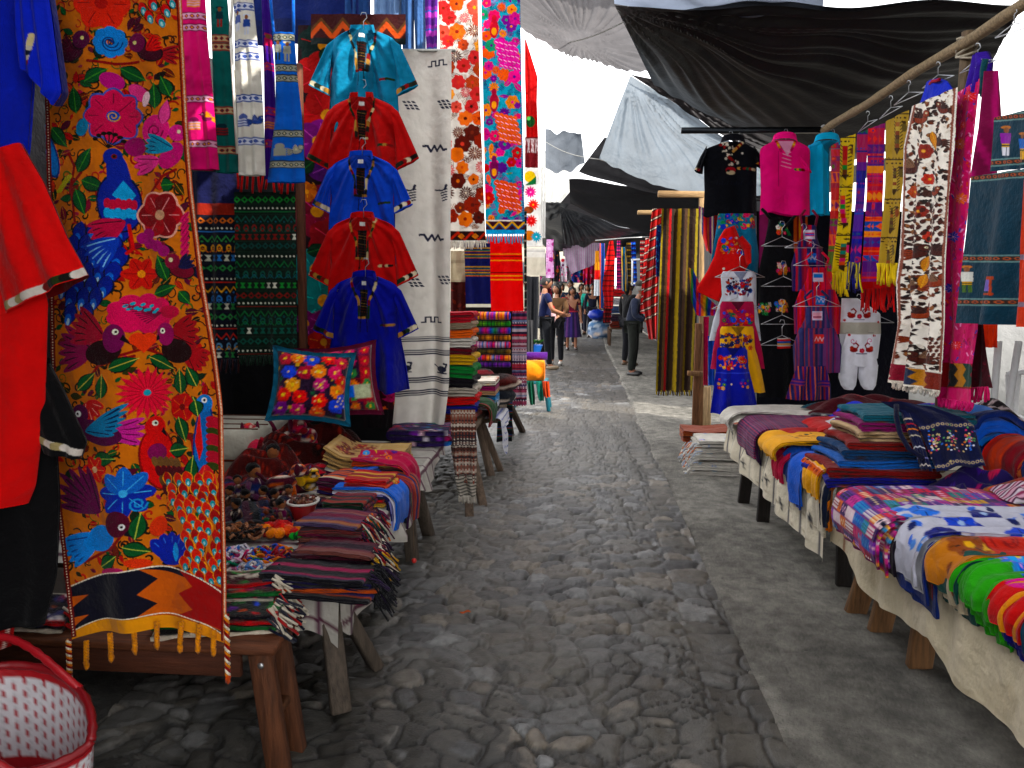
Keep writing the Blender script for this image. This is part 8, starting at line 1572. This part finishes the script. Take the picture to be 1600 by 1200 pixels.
# black plastic at the back and side of the left stall
sheet('tarp', 'black plastic sheet closing the back of the toy stall', [(-2.75, 2.3, 3.2), (-2.6, 6.2, 3.2), (-2.6, 6.2, 0), (-2.75, 2.3, 0)], 0, '#0a0a0d', 'tarp', seed=3)
sheet('tarp', 'black plastic sheet hanging behind the dark woven cloths', [(-2.7, 5.6, 2.6), (-1.35, 5.6, 2.6), (-1.35, 5.6, .3), (-2.7, 5.6, .3)], 0, '#08080b', 'tarp', seed=4)
sheet('tarp', 'unseen black canopy sheet placed to shade the bench and the basket', [(-3.2, -.7, 3.35), (-.75, -.7, 3.5), (-.75, 2.6, 3.7), (-3.2, 2.6, 3.5)], .1, '#0c0c10', 'tarp', seed=5)  # unseen canopy, placed to keep sun and sky light off the bench corner
sheet('tarp', 'unseen translucent canopy added to soften the sun on the aprons and the shirt column', [(-3.2, 2.6, 3.5), (-.7, 2.6, 3.7), (-.7, 5.9, 4.1), (-3.2, 5.9, 3.8)], .1, '#c8ccd0', 'sheer', seed=25)  # added out of view, diffuses the sun onto the hanging garments
# ---- overhead tarps across the alley
sheet('tarp', 'big black tarp sagging over the alley above the bamboo pole', [T(960, 8, 5.6), T(1600, 6, 5.0), T(1520, 150, 6.4), T(1022, 134, 8.6)], .46, '#0d0c0e', 'tarp', (150, 120), .022, 6, fan=(0, 0), sagv=.03)
sheet('tarp', 'pale grey translucent tarp hanging from a peak in the middle of the alley', [T(985, 118, 9.4), T(1212, 262, 10.0), T(1195, 304, 9.5), T(936, 248, 8.9)], .14, '#67727c', 'sheer', (90, 70), .02, 7, fan=(0, 0))
sheet('tarp', 'dark brown tarp flap over the pale grey tarp', [T(984, 116, 9.3), T(1300, 190, 9.8), T(1400, 232, 10.6), T(1215, 268, 9.9)], .08, '#1e1a1b', 'tarp', (80, 50), .02, 8, fan=(0, 0))
sheet('tarp', 'dark narrow tarp edge under the pale grey tarp', [T(945, 214, 10.6), T(1190, 296, 9.8), T(1190, 314, 10.0), T(904, 268, 11)], .16, '#16161a', 'tarp', (80, 40), .02, 9)
sheet('tarp', 'black tarp with a deep belly in front of the timber beams', [T(889, 280, 11.4), T(1195, 306, 10.6), T(1195, 338, 11.6), T(891, 318, 12)], .36, '#0c0d11', 'tarp', (90, 60), .02, 10, sagv=.05)
sheet('tarp', 'dark grey triangular tarp over the pink striped sheet', [T(874, 322, 15), T(1006, 362, 14), T(935, 378, 17), T(880, 380, 17)], .1, '#1e2126', 'tarp', (60, 50), .02, 11, fan=(0, 0))
sheet('tarp', 'small grey tarp hanging over the far left stalls', [T(852, 200, 13), T(908, 208, 13.4), T(914, 256, 13.8), T(852, 262, 13)], .12, '#4a5058', 'tarp', (50, 40), .025, 12)
sheet('tarp', 'dark strip of tarp low over the far left stalls', [T(848, 314, 17), T(892, 318, 16), T(878, 330, 17), T(848, 336, 18)], .1, '#14181e', 'tarp', (40, 30), .02, 13)
sheet('tarp', 'pale grey wrinkled plastic sheet high over the tall runners', [T(800, -40, 6.2), T(965, -40, 6.0), T(1012, 112, 8.6), T(812, 44, 8.2)], .1, '#5a5859', 'sheer', (90, 70), .008, 14, fan=(.5, .7))
sheet('tarp', 'bluish white plastic strip at the top above the big black tarp', [T(955, -40, 5.3), T(1290, -40, 5.0), T(1285, 26, 5.6), T(960, 6, 5.6)], .04, '#a8b4c8', 'sheer', (60, 30), .015, 15)
for i, (rows, d, lb) in enumerate((([(236, 842, 852), (300, 843, 853), (372, 844, 852)], 9.6, 'white sunlit cloth strip beyond the embroidered sun panel'), ([(262, 853, 892), (300, 853, 890), (316, 853, 876)], 15, 'white sunlit awning sheet under the small grey tarp'))):
    far('awning_sheet', lb, rows, d, '#d8d8d4', 'awning', rip=.04, mat='thin')
m = MB()
for a, b in ((T(853, 222, 12.6), T(936, 249, 8.9)), (T(936, 249, 8.9), T(1190, 312, 9.8)), (T(880, 68, 8.3), T(916, 116, 9.2)), (T(832, 50, 8.3), T(860, 80, 9.0)), (T(880, 68, 8.2), T(1025, 4, 5.6))):
    q = np.linspace(0, 1, 14)[:, None]; P = a*(1-q)+b*q; P[:, 2] -= .05*np.sin(pi*q[:, 0]); m2 = MB().tube(P, .006, '#8a8a86', 5); nm = ('from the small grey tarp to the pale grey tarp', 'along the lower edge of the pale grey tarp', 'hanging free under the wrinkled plastic sheet', 'at the corner of the wrinkled plastic sheet', 'tying the wrinkled plastic sheet to the big black tarp')[[0, 1, 2, 3, 4][len(m.V)]]; m.V.append(0); tag(m2.build('rope', 'cloth'), 'thin rope '+nm, 'rope', 'ropes holding the tarps')
sheet('tarp', 'unseen black canopy added to shade the goods table and the near end of the alley', [(.1, -2.5, 4.35), (4.4, -2.5, 4.3), (4.4, 6.4, 4.4), (.1, 6.4, 4.45)], .1, '#0e0e12', 'tarp', seed=16)  # added above the frame to keep direct sun off the foreground
sheet('tarp', 'unseen black side sheet added to block the sun beside the near goods table', [(4.3, -2.5, 4.3), (4.3, 7.3, 4.4), (4.3, 7.3, .9), (4.3, -2.5, .9)], 0, '#0e0e12', 'tarp', seed=17)  # added outside the frame as a sun blocker
sheet('tarp', 'dark plastic sheet added at the back of the far stalls to shade the alley', [(2.3, 9.5, 2.95), (2.1, 40, 2.9), (2.1, 40, 0), (2.3, 9.5, 0)], 0, '#1a1b1f', 'tarp', (120, 30), seed=18)  # added as a continuous screen against sun on the far alley
sheet('tarp', 'dark plastic roof over the far stalls', [(1.5, 13, 2.85), (1.4, 38, 2.85), (4.5, 38, 3.3), (4.5, 9.8, 3.3)], .1, '#202226', 'tarp', (120, 30), seed=19)
sheet('tarp', 'long dark plastic roof added to shade the lane behind the crowd', [(-1.3, 17, 3.75), (2.6, 17, 3.65), (2.6, 36, 3.5), (-1.3, 36, 3.6)], .3, '#23262c', 'tarp', (60, 90), .03, 26)  # added roof, carries the tarps further back to shade and close the lane
# ---- behind the goods at the right
sheet('tarp', 'unseen black side sheet added to darken the corner of the red and white basket', [(-3.2, -1.5, 3.4), (-3.0, 2.5, 3.4), (-3.0, 2.5, 0), (-3.2, -1.5, 0)], 0, '#0c0c10', 'tarp', seed=21)  # added out of view to darken the left foreground
sheet('tarp', 'unseen black sheet added behind the camera to darken the basket corner', [(-3.2, -.7, 3.4), (-.75, -.7, 3.5), (-.75, -.7, 0), (-3.2, -.7, 0)], 0, '#0c0c10', 'tarp', seed=22)  # added behind the camera, cuts light on the left foreground
t = thing('plastic_chair', 'white plastic chair standing behind the hot pink runner', 'chair', PX(1555, 640, 2.9)); cx, cy = 3.35, 5.6
MB().box((cx, cy, .44), (.44, .44, .03), '#c8c8c8', bev=.012).build('seat', 'plastic', t)
for sx in (-1, 1):
    for sy in (-1, 1): MB().tube([(cx+sx*.18, cy+sy*.18, .44), (cx+sx*.23, cy+sy*.23, 0)], [.026, .02], '#c8c8c8', 8).build('leg', 'plastic', t)
    MB().tube([(cx+sx*.2, cy+.2, .44), (cx+sx*.22, cy+.26, .95)], .022, '#c8c8c8', 8).build('back_post', 'plastic', t)
    MB().tube([(cx+sx*.21, cy+.24, .68), (cx+sx*.25, cy, .67), (cx+sx*.22, cy-.18, .64), (cx+sx*.2, cy-.2, .44)], .02, '#c8c8c8', 8).build('armrest', 'plastic', t)
m = MB()
for k in range(5): m.box((cx-.16+.08*k, cy+.245, .74), (.035, .016, .42), '#c8c8c8')
m.tube([(cx-.23, cy+.26, .95), (cx, cy+.27, .99), (cx+.23, cy+.26, .95)], .022, '#c8c8c8', 8); m.build('backrest', 'plastic', t)
m = MB(); rs = random.Random(4)
for k, (x, a) in enumerate(((1546, .0), (1553, .1), (1560, .14))):
    b = PX(x, 640, 2.6); m.tube([b*np.array([1, 1, 0]), b*np.array([1, 1, 0])+np.array([-.1+.12*k, .05*k, 1.25])], .022, '#c8c8c8', 8)
tag(m.build('plastic_poles', 'plastic'), 'bundle of white plastic poles standing behind the hot pink runner', 'pole')
o = hang('hanging_cloth', [(505, 1537, 1560), (525, 1537, 1560), (543, 1538, 1559)], PlY(5.0), '#d8480c', s=1, rip=.02); tag(o, 'small bright orange cloth behind the teal apron', 'textile')
for i, (x, y, s, hh) in enumerate(((9.2, 13, 1.0, 5.0), (12.5, 16, 1.2, 6.2))):
    t = thing('tree', ('slender leafy tree behind the low grey wall', 'broad tree farther behind the low grey wall')[i], 'tree', (x, y, 0)); MB().tube([(x, y, 0), (x+.1, y, hh*.4), (x-.1, y+.1, hh*.75)], [.16, .12, .06], '#4a3a2c', 8).build('trunk', 'wood', t)
    m = MB(); rs = np.random.RandomState(i); V = []
    for _ in range(2600):
        k = rs.randint(9); rr = np.random.RandomState(k+i*20); c = np.array([x, y, hh*.78])+rr.randn(3)*np.array([.8, .8, .55])*s; p = c+rs.randn(3)*.34*s; a = rs.randn(3); a /= np.linalg.norm(a); b = np.cross(a, rs.randn(3)); b /= np.linalg.norm(b); V += [p-a*.11, p+b*.04, p+a*.11, p-b*.04]
    mesh('crown', np.array(V), np.arange(len(V)).reshape(-1, 4), 'leafy', t, np.repeat(np.clip(hx('#3a5a24')*(1+.35*rs.randn(len(V)//4, 1)), .01, 1), 4, 0), smooth=False)
# ================================================================ PEOPLE
def skin_mesh(joints, bones, sub=2):
    """one continuous surface grown round a skeleton; joints: name -> (xyz, radius or (rx,ry))"""
    names = list(joints); idx = {n: i for i, n in enumerate(names)}
    me = bpy.data.meshes.new('tmp'); me.from_pydata([tuple(joints[n][0]) for n in names], [(idx[a], idx[b]) for a, b in bones], [])
    ob = bpy.data.objects.new('tmp', me); COL.objects.link(ob)
    md = ob.modifiers.new('s', 'SKIN'); md.use_smooth_shade = True; md.branch_smoothing = .6
    for i, n in enumerate(names):
        r = joints[n][1]; sv = me.skin_vertices[0].data[i]; sv.radius = (r, r) if np.ndim(r) == 0 else r; sv.use_root = (i == 0)
    ss = ob.modifiers.new('b', 'SUBSURF'); ss.levels = sub; ss.render_levels = sub
    bpy.context.view_layer.update(); dg = bpy.context.evaluated_depsgraph_get(); ev = ob.evaluated_get(dg); m2 = bpy.data.meshes.new_from_object(ev)
    V = np.array([v.co[:] for v in m2.vertices]); Fs = [tuple(p.vertices) for p in m2.polygons]
    bpy.data.objects.remove(ob); bpy.data.meshes.remove(me); bpy.data.meshes.remove(m2)
    return V, Fs
def person(label, base, ang, h, P, skin='#8a5a3e', hair='#0d0a09', top='#101a3a', bottom='#15161a', shoes='#4a3a2a', sleeve='short', skirt=None, hairlen=0, jacket=None, bald=False, lean=0., extra=None, trouser_col=None):
    """P overrides joints; local frame: x right, y the way the person faces, z up; 1.70 m tall before scaling"""
    k = h/1.70; base = np.array(base, float); R = rotz(ang); t = thing('person', label, 'person', base)
    J = dict(pelvis=(0, 0, .93), waist=(0, .0, 1.06), chest=(0, .0, 1.27), neck=(0, -.01, 1.45), head0=(0, .0, 1.53), shL=(-.18, -.01, 1.40), shR=(.18, -.01, 1.40), elL=(-.23, -.02, 1.12), elR=(.23, -.02, 1.12), wrL=(-.24, .08, .89), wrR=(.24, .08, .89), hipL=(-.095, 0, .90), hipR=(.095, 0, .90), knL=(-.10, .02, .49), knR=(.10, .02, .49), anL=(-.10, -.02, .08), anR=(.10, -.02, .08), toL=(-.12, .14, .03), toR=(.12, .14, .03))
    J.update(P); look = J.pop('look', (0, 1.)); W = {n: base+R@(np.array(v, float)*k) for n, v in J.items()}
    def M(*a): return [(x, y) for x, y in a]
    # body: one continuous surface incl. hands with five fingers
    rad = dict(pelvis=(.13, .10), waist=(.115, .09), chest=(.135, .10), neck=.055, head0=.05, shL=.058, shR=.058, elL=.04, elR=.04, wrL=.028, wrR=.028, hipL=.082, hipR=.082, knL=.055, knR=.055, anL=.038, anR=.038, toL=.03, toR=.03)
    js = {n: (W[n], np.array(rad[n])*k if np.ndim(rad[n]) else rad[n]*k) for n in rad}
    bones = [('pelvis', 'waist'), ('waist', 'chest'), ('chest', 'neck'), ('neck', 'head0'), ('chest', 'shL'), ('chest', 'shR'), ('shL', 'elL'), ('shR', 'elR'), ('elL', 'wrL'), ('elR', 'wrR'), ('pelvis', 'hipL'), ('pelvis', 'hipR'), ('hipL', 'knL'), ('hipR', 'knR'), ('knL', 'anL'), ('knR', 'anR'), ('anL', 'toL'), ('anR', 'toR')]
    for s in 'LR':
        d = W['wr'+s]-W['el'+s]; d /= np.linalg.norm(d); side = np.cross(d, R@np.array([0, 1., 0])); side /= np.linalg.norm(side)+1e-6; nrm = np.cross(side, d); sg = 1 if s == 'L' else -1
        p = W['wr'+s]+d*.075*k; js['palm'+s] = (p, (.034*k, .018*k)); bones.append(('wr'+s, 'palm'+s))
        for q in range(4):
            L = (.062, .074, .07, .055)[q]*k; o = side*sg*(.03-.02*q)*k; a = p+o+d*.03*k; b = a+d*L*.55+nrm*.012*k; c = b+d*L*.3+nrm*.028*k
            for nm, v, r in (('f%d%s1' % (q, s), a, .0098), ('f%d%s2' % (q, s), b, .0088), ('f%d%s3' % (q, s), c, .0075)): js[nm] = (v, r*k)
            bones += [('palm'+s, 'f%d%s1' % (q, s)), ('f%d%s1' % (q, s), 'f%d%s2' % (q, s)), ('f%d%s2' % (q, s), 'f%d%s3' % (q, s))]
        a = W['wr'+s]+d*.04*k+side*sg*.036*k; b = a+d*.035*k+side*sg*.018*k+nrm*.012*k; js['th'+s] = (a, .012*k); js['tt'+s] = (b, .009*k); bones += [('wr'+s, 'th'+s), ('th'+s, 'tt'+s)]
    V, Fs = skin_mesh(js, bones, 2); mesh('body', V, Fs, 'skin', t, skin)
    # head with a face
    hd = look; ha = math.atan2(-hd[0], hd[1]); HR = R@rotz(ha); hc = W['head0']+HR@np.array([0, .025, .095])*k
    th = np.linspace(0, pi, 22); ph = np.arange(30)*2*pi/30; G = np.stack([np.sin(th)[:, None]*np.cos(ph), np.sin(th)[:, None]*np.sin(ph), np.repeat(np.cos(th)[:, None], 30, 1)], -1)
    X, Y, Z = G[..., 0].copy(), G[..., 1].copy(), G[..., 2].copy()
    f = np.clip(Y, 0, 1); jaw = np.clip(-Z-.25, 0, 1); X *= 1-.35*jaw; Yn = Y*(1-.10*jaw)+.12*jaw*f
    Yn += .20*np.exp(-((X/.13)**2+((Z+.12)/.2)**2))*f+.05*np.exp(-((X/.22)**2+((Z+.52)/.07)**2))*f-.07*(np.exp(-(((X-.36)/.16)**2+((Z-.06)/.11)**2))+np.exp(-(((X+.36)/.16)**2+((Z-.06)/.11)**2)))*f+.04*np.exp(-((Z-.2)/.08)**2)*f
    H = np.stack([X*.076, Yn*.096, Z*.118], -1)*k
    c = np.broadcast_to(hx(skin), H.shape).copy(); lip = (np.abs(Z+.53) < .05) & (np.abs(X) < .3) & (Y > .5); c[lip] = hx('#7a3a34')
    br = (np.abs(Z-.2) < .035) & (np.abs(np.abs(X)-.36) < .2) & (Y > .4); c[br] = hx(hair)
    head = mesh('head', (H.reshape(-1, 3)@HR.T)+hc, gridF(22, 30, wrap=True)[:, ::-1], 'skin', t, c.reshape(-1, 3))
    for sx in (-1, 1):
        MB().ell(hc+HR@np.array([sx*.029, .083, .008])*k, np.array([.012, .008, .007])*k, '#d8d0c8', n=10, m=7, rot=HR).ell(hc+HR@np.array([sx*.029, .090, .008])*k, np.array([.0055, .003, .006])*k, '#120a08', n=8, m=6, rot=HR).build('eye', 'skin', head)
        MB().ell(hc+HR@np.array([sx*.078, -.005, -.008])*k, np.array([.012, .022, .034])*k, skin, n=10, m=8, rot=HR).build('ear', 'skin', head)
    rs = np.random.RandomState(int(abs(base[0])*100)); m = MB(); G2 = []
    for i, a in enumerate(np.linspace(0, .62*pi, 14)):
        row = []
        for b in ph:
            fr = max(0, sin(b)); aa = a*(1-.42*fr**1.5); row.append(hc+HR@(np.array([.086*sin(aa)*cos(b), .104*sin(aa)*sin(b)-.006, .128*cos(aa)])*k*(1+.02*rs.randn())))
        G2.append(row)
    m.grid(np.array(G2), hair, wrap=True)
    if hairlen:
        m.tube([hc+HR@np.array([0, -.07, .06])*k, hc+HR@np.array([0, -.10, -.06])*k, hc+HR@np.array([.02, -.10, -.06-hairlen*.6])*k, hc+HR@np.array([.02, -.09, -.06-hairlen])*k], [.07*k, .072*k, .05*k, .02*k], hair, 10)
        for sx in (-1, 1): m.tube([hc+HR@np.array([sx*.06, .03, .08])*k, hc+HR@np.array([sx*.085, .01, -.02])*k, hc+HR@np.array([sx*.075, -.02, -.12])*k], [.03*k, .026*k, .015*k], hair, 8)
    if bald is False: m.build('hair', 'hair', t)
    # clothes
    def cloth_skin(name, js2, bones2, col, mat='cloth', sub=2): V, Fs = skin_mesh(js2, bones2, sub); return mesh(name, V, Fs, mat, t, col)
    g = 1.0 if not jacket else 1.12
    tj = dict(pelvis=(W['pelvis']+np.array([0, 0, -.02*k]), (.158*k*g, .125*k*g)), waist=(W['waist'], (.145*k*g, .115*k*g)), chest=(W['chest'], (.165*k*g, .125*k*g)), nb=(W['neck']+np.array([0, 0, -.035*k]), .075*k), shL=(W['shL'], .078*k*g), shR=(W['shR'], .078*k*g))
    tb = [('pelvis', 'waist'), ('waist', 'chest'), ('chest', 'nb'), ('chest', 'shL'), ('chest', 'shR')]
    for s in 'LR':
        e = W['sh'+s]*.38+W['el'+s]*.62 if sleeve == 'short' else W['el'+s]; tj['u'+s] = (e, (.06 if sleeve == 'short' else .056)*k*g); tb.append(('sh'+s, 'u'+s))
        if sleeve != 'short': tj['l'+s] = (W['wr'+s]*.93+W['el'+s]*.07, .042*k*g); tb.append(('u'+s, 'l'+s))
    cloth_skin('jacket' if jacket else 'shirt', tj, tb, top)
    if skirt:
        c0, c1 = W['waist'], (W['knL']+W['knR'])/2; zb = base[2]+skirt*k; G = []
        for q in np.linspace(0, 1, 16):
            z = c0[2]+.02-(c0[2]+.02-zb)*q; cc = c0*(1-q)+c1*q; r = (.15+.085*q**.8)*k; G.append([np.array([cc[0], cc[1], z])+R@np.array([r*1.1*cos(b)*(1+.05*q*sin(b*9)), r*.85*sin(b)*(1+.05*q*sin(b*7)), 0]) for b in np.linspace(0, 2*pi, 48)])
        cv = [hx(c) for c in (bottom if isinstance(bottom, list) else [bottom])]; C = np.array([[cv[(j//2) % len(cv)] for j in range(48)] for i in range(16)]); m = MB(); m.grid(np.array(G), C); m.build('skirt', 'cloth', t)
        m = MB().tube([c0+R@np.array([.165*k*cos(b), .128*k*sin(b), .01]) for b in np.linspace(0, 2*pi, 26)], .022*k, '#8a2a3a', 6); m.build('belt', 'cloth', t)
    else:
        lj = dict(pelvis=(W['pelvis'], (.15*k, .12*k))); lb = []
        for s in 'LR': lj.update({'hip'+s: (W['hip'+s], .098*k), 'kn'+s: (W['kn'+s], .074*k), 'an'+s: (W['an'+s]+np.array([0, 0, .01*k]), .058*k)}); lb += [('pelvis', 'hip'+s), ('hip'+s, 'kn'+s), ('kn'+s, 'an'+s)]
        cloth_skin('trousers', lj, lb, bottom)
    for s in 'LR':
        a, b = W['an'+s], W['to'+s]; d = b-a; d[2] = 0; d /= np.linalg.norm(d)+1e-9; sd = np.array([-d[1], d[0], 0]); RR = np.stack([sd, d, [0, 0, 1]], 1); c = np.array([a[0], a[1], 0])+d*.06*k
        MB().ell(np.array([c[0], c[1], a[2]-.036*k]), np.array([.048, .13, .045])*k, shoes, n=14, m=9, rot=RR).build('shoe', 'plastic', t)
    if extra: extra(t, W, R, k)
    return t
g0 = lambda x, y: PZ(x, y, 0)
def ex_bag(col1, col2):
    def f(t, W, R, k):
        p = W['wrR']+R@np.array([-.06, .16, -.02]); m = MB(); m.ell(p, (.14, .13, .2), col1, n=18, m=12, noise=.03, rot=rotx(.3)).ell(p+np.array([0, 0, .14]), (.12, .11, .09), col2, n=16, m=10, noise=.03); o = m.build('carried_bundle', 'cloth'); tag(o, 'red and white cloth bundle carried in the arms of the couple at the stall', 'bundle')
    return f
person('young man in a navy T-shirt and dark trousers standing sideways, looking into the alley', g0(851, 577), -1.25, 1.72, dict(elR=(.25, .06, 1.13), wrR=(.16, .3, 1.05), elL=(-.25, .06, 1.13), wrL=(-.12, .3, 1.04), look=(.2, 1.), anL=(-.12, -.08, .08), anR=(.12, .06, .08), toL=(-.14, .08, .03), toR=(.15, .22, .03)), top='#111a40', bottom='#101218', shoes='#7a6a54', skin='#8f5f45')
person('woman in a brown jacket with long dark hair facing the camera beside the young man', g0(869, 570), pi-.25, 1.6, dict(elR=(.25, .08, 1.14), wrR=(.1, .27, 1.08), wrL=(-.1, .25, 1.03), elL=(-.24, .06, 1.12), look=(.15, 1.)), top='#5a4430', bottom='#16161c', shoes='#b8b4ac', sleeve='long', hairlen=.3, jacket=1, skin='#a06f54', extra=ex_bag('#c8a8ac', '#a8142c'))
person('woman in a purple woven skirt and dark red blouse walking towards the camera', g0(893, 548), pi+.12, 1.52, dict(knL=(-.1, .1, .5), anL=(-.1, .06, .1), toL=(-.11, .22, .05), knR=(.1, -.02, .49), anR=(.1, -.14, .08), toR=(.11, .02, .03), wrR=(.2, .2, 1.0), elR=(.24, .0, 1.13)), top='#5a0f2c', bottom=['#2a1c4a', '#3a2a66', '#1c1636', '#4a2a5a'], shoes='#2a1a14', sleeve='short', skirt=.38, hairlen=.1, skin='#8a5a40', extra=lambda t, W, R, k: MB().grid(np.array([[W['shR']+R@np.array([.02+.07*cos(b), .02+.10*sin(b), .05-q*.42]) for b in np.linspace(0, 2*pi, 16)] for q in np.linspace(0, 1, 10)]), '#b01c2c').build('shawl', 'cloth', t))
person('man in a dark blue shirt walking behind the woman in the purple skirt', g0(890, 541), pi-.1, 1.68, dict(wrR=(.26, .1, .88)), top='#1a2434', bottom='#1c1e24', sleeve='long', skin='#84573e')
person('old man in a dark suit and cap seen from the side, looking at the goods', g0(988, 587), -pi/2-.25, 1.66, dict(chest=(0, .05, 1.25), neck=(0, .09, 1.42), head0=(0, .13, 1.49), shL=(-.18, .05, 1.37), shR=(.18, .05, 1.37), elL=(-.24, .06, 1.1), wrL=(-.2, .2, .98), elR=(.24, .06, 1.1), wrR=(.16, .24, 1.0), look=(-.05, 1.)), top='#23293a', bottom='#20231f', shoes='#0f0f10', sleeve='long', jacket=1, hair='#5a5854', skin='#7a4e38', extra=lambda t, W, R, k: (MB().ell(W['head0']+R@np.array([0, .01, .165]), (.105, .12, .065), '#3a3832', n=18, m=10, rot=R).ell(W['head0']+R@np.array([0, .13, .15]), (.08, .07, .012), '#34322c', n=16, m=6, rot=R).build('cap', 'cloth', t)))
person('person in black with dark hair standing behind the old man in the suit', g0(981, 572), -1.0, 1.68, dict(), top='#0c0c10', bottom='#14141a', sleeve='long', jacket=1, hairlen=.15)
person('person in a red top far down the alley', g0(907, 520), pi+.3, 1.6, dict(), top='#a01c24', bottom='#1a1a2a', sleeve='long', hairlen=.15)
person('person in a turquoise top far down the alley', g0(918, 523), pi-.4, 1.58, dict(), top='#3a9a8a', bottom='#2a2a34', sleeve='long', hairlen=.15)
person('person in dark clothes with pale face far down the alley', g0(925, 527), pi, 1.6, dict(), top='#1c2030', bottom='#20202a', sleeve='long')
person('person in a white shirt at the far left stalls', g0(876, 530), pi+.5, 1.6, dict(), top='#b8b4b0', bottom='#1a1c24', hairlen=.1)
px_ = PX(1618, 640, 3.2); person('woman in a pink sweater and dark floral skirt behind the coral apron', (3.35, 4.75, 0), pi/2+.3, 1.5, dict(), top='#b8506a', bottom=['#1a1018', '#2a1430', '#7a1a6a', '#14101a'], sleeve='long', skirt=.2, hairlen=.2, jacket=1)
# ---------------------------------------------------------------- camera, light, sky
cam = bpy.data.objects.new('camera', bpy.data.cameras.new('camera')); COL.objects.link(cam); SC.camera = cam
cam.location = CAM; cam.data.sensor_width = 36; cam.data.lens = 36*FPX/1600; cam.data.clip_end = 3000; cam.data.clip_start = .02
cam.rotation_euler = (pi/2-PIT, 0, YAW)
SUN_EL, SUN_AZ = radians(40), radians(122)     # azimuth from +Y towards +X
w = bpy.data.worlds.new('World'); SC.world = w; w.use_nodes = True
nt = w.node_tree; N = nt.nodes; L = nt.links; N.clear()
wo = N.new('ShaderNodeOutputWorld'); bg = N.new('ShaderNodeBackground'); sky = N.new('ShaderNodeTexSky')
sky.sky_type = 'NISHITA'; sky.sun_disc = False; sky.sun_elevation = SUN_EL; sky.sun_rotation = SUN_AZ; sky.air_density = 1; sky.dust_density = 2.5
tc = N.new('ShaderNodeTexCoord'); nz = N.new('ShaderNodeTexNoise'); nz.inputs['Scale'].default_value = 2.2; nz.inputs['Detail'].default_value = 7
L.new(tc.outputs['Generated'], nz.inputs['Vector'])
cr = N.new('ShaderNodeMapRange'); cr.inputs[1].default_value = .2; cr.inputs[2].default_value = .42
L.new(nz.outputs['Fac'], cr.inputs[0])
mx = N.new('ShaderNodeMix'); mx.data_type = 'RGBA'; mx.inputs['B'].default_value = (11, 11, 11.2, 1)
L.new(cr.outputs[0], mx.inputs['Factor']); L.new(sky.outputs[0], mx.inputs['A']); L.new(mx.outputs['Result'], bg.inputs['Color'])
bg.inputs['Strength'].default_value = .1; L.new(bg.outputs[0], wo.inputs['Surface'])
sd = bpy.data.lights.new('sun', 'SUN'); sd.energy = 2.6; sd.angle = radians(.53); sd.color = (1, .95, .87)
so = bpy.data.objects.new('sun', sd); COL.objects.link(so)
from mathutils import Vector
so.rotation_euler = Vector((sin(SUN_AZ)*cos(SUN_EL), cos(SUN_AZ)*cos(SUN_EL), sin(SUN_EL))).to_track_quat('Z', 'Y').to_euler()
SC.view_settings.view_transform = 'Standard'; SC.view_settings.look = 'None'; SC.view_settings.gamma = 1
SC.view_settings.exposure = 1.75
SC.render.engine = 'CYCLES'
SC.cycles.max_bounces = 6; SC.cycles.diffuse_bounces = 4
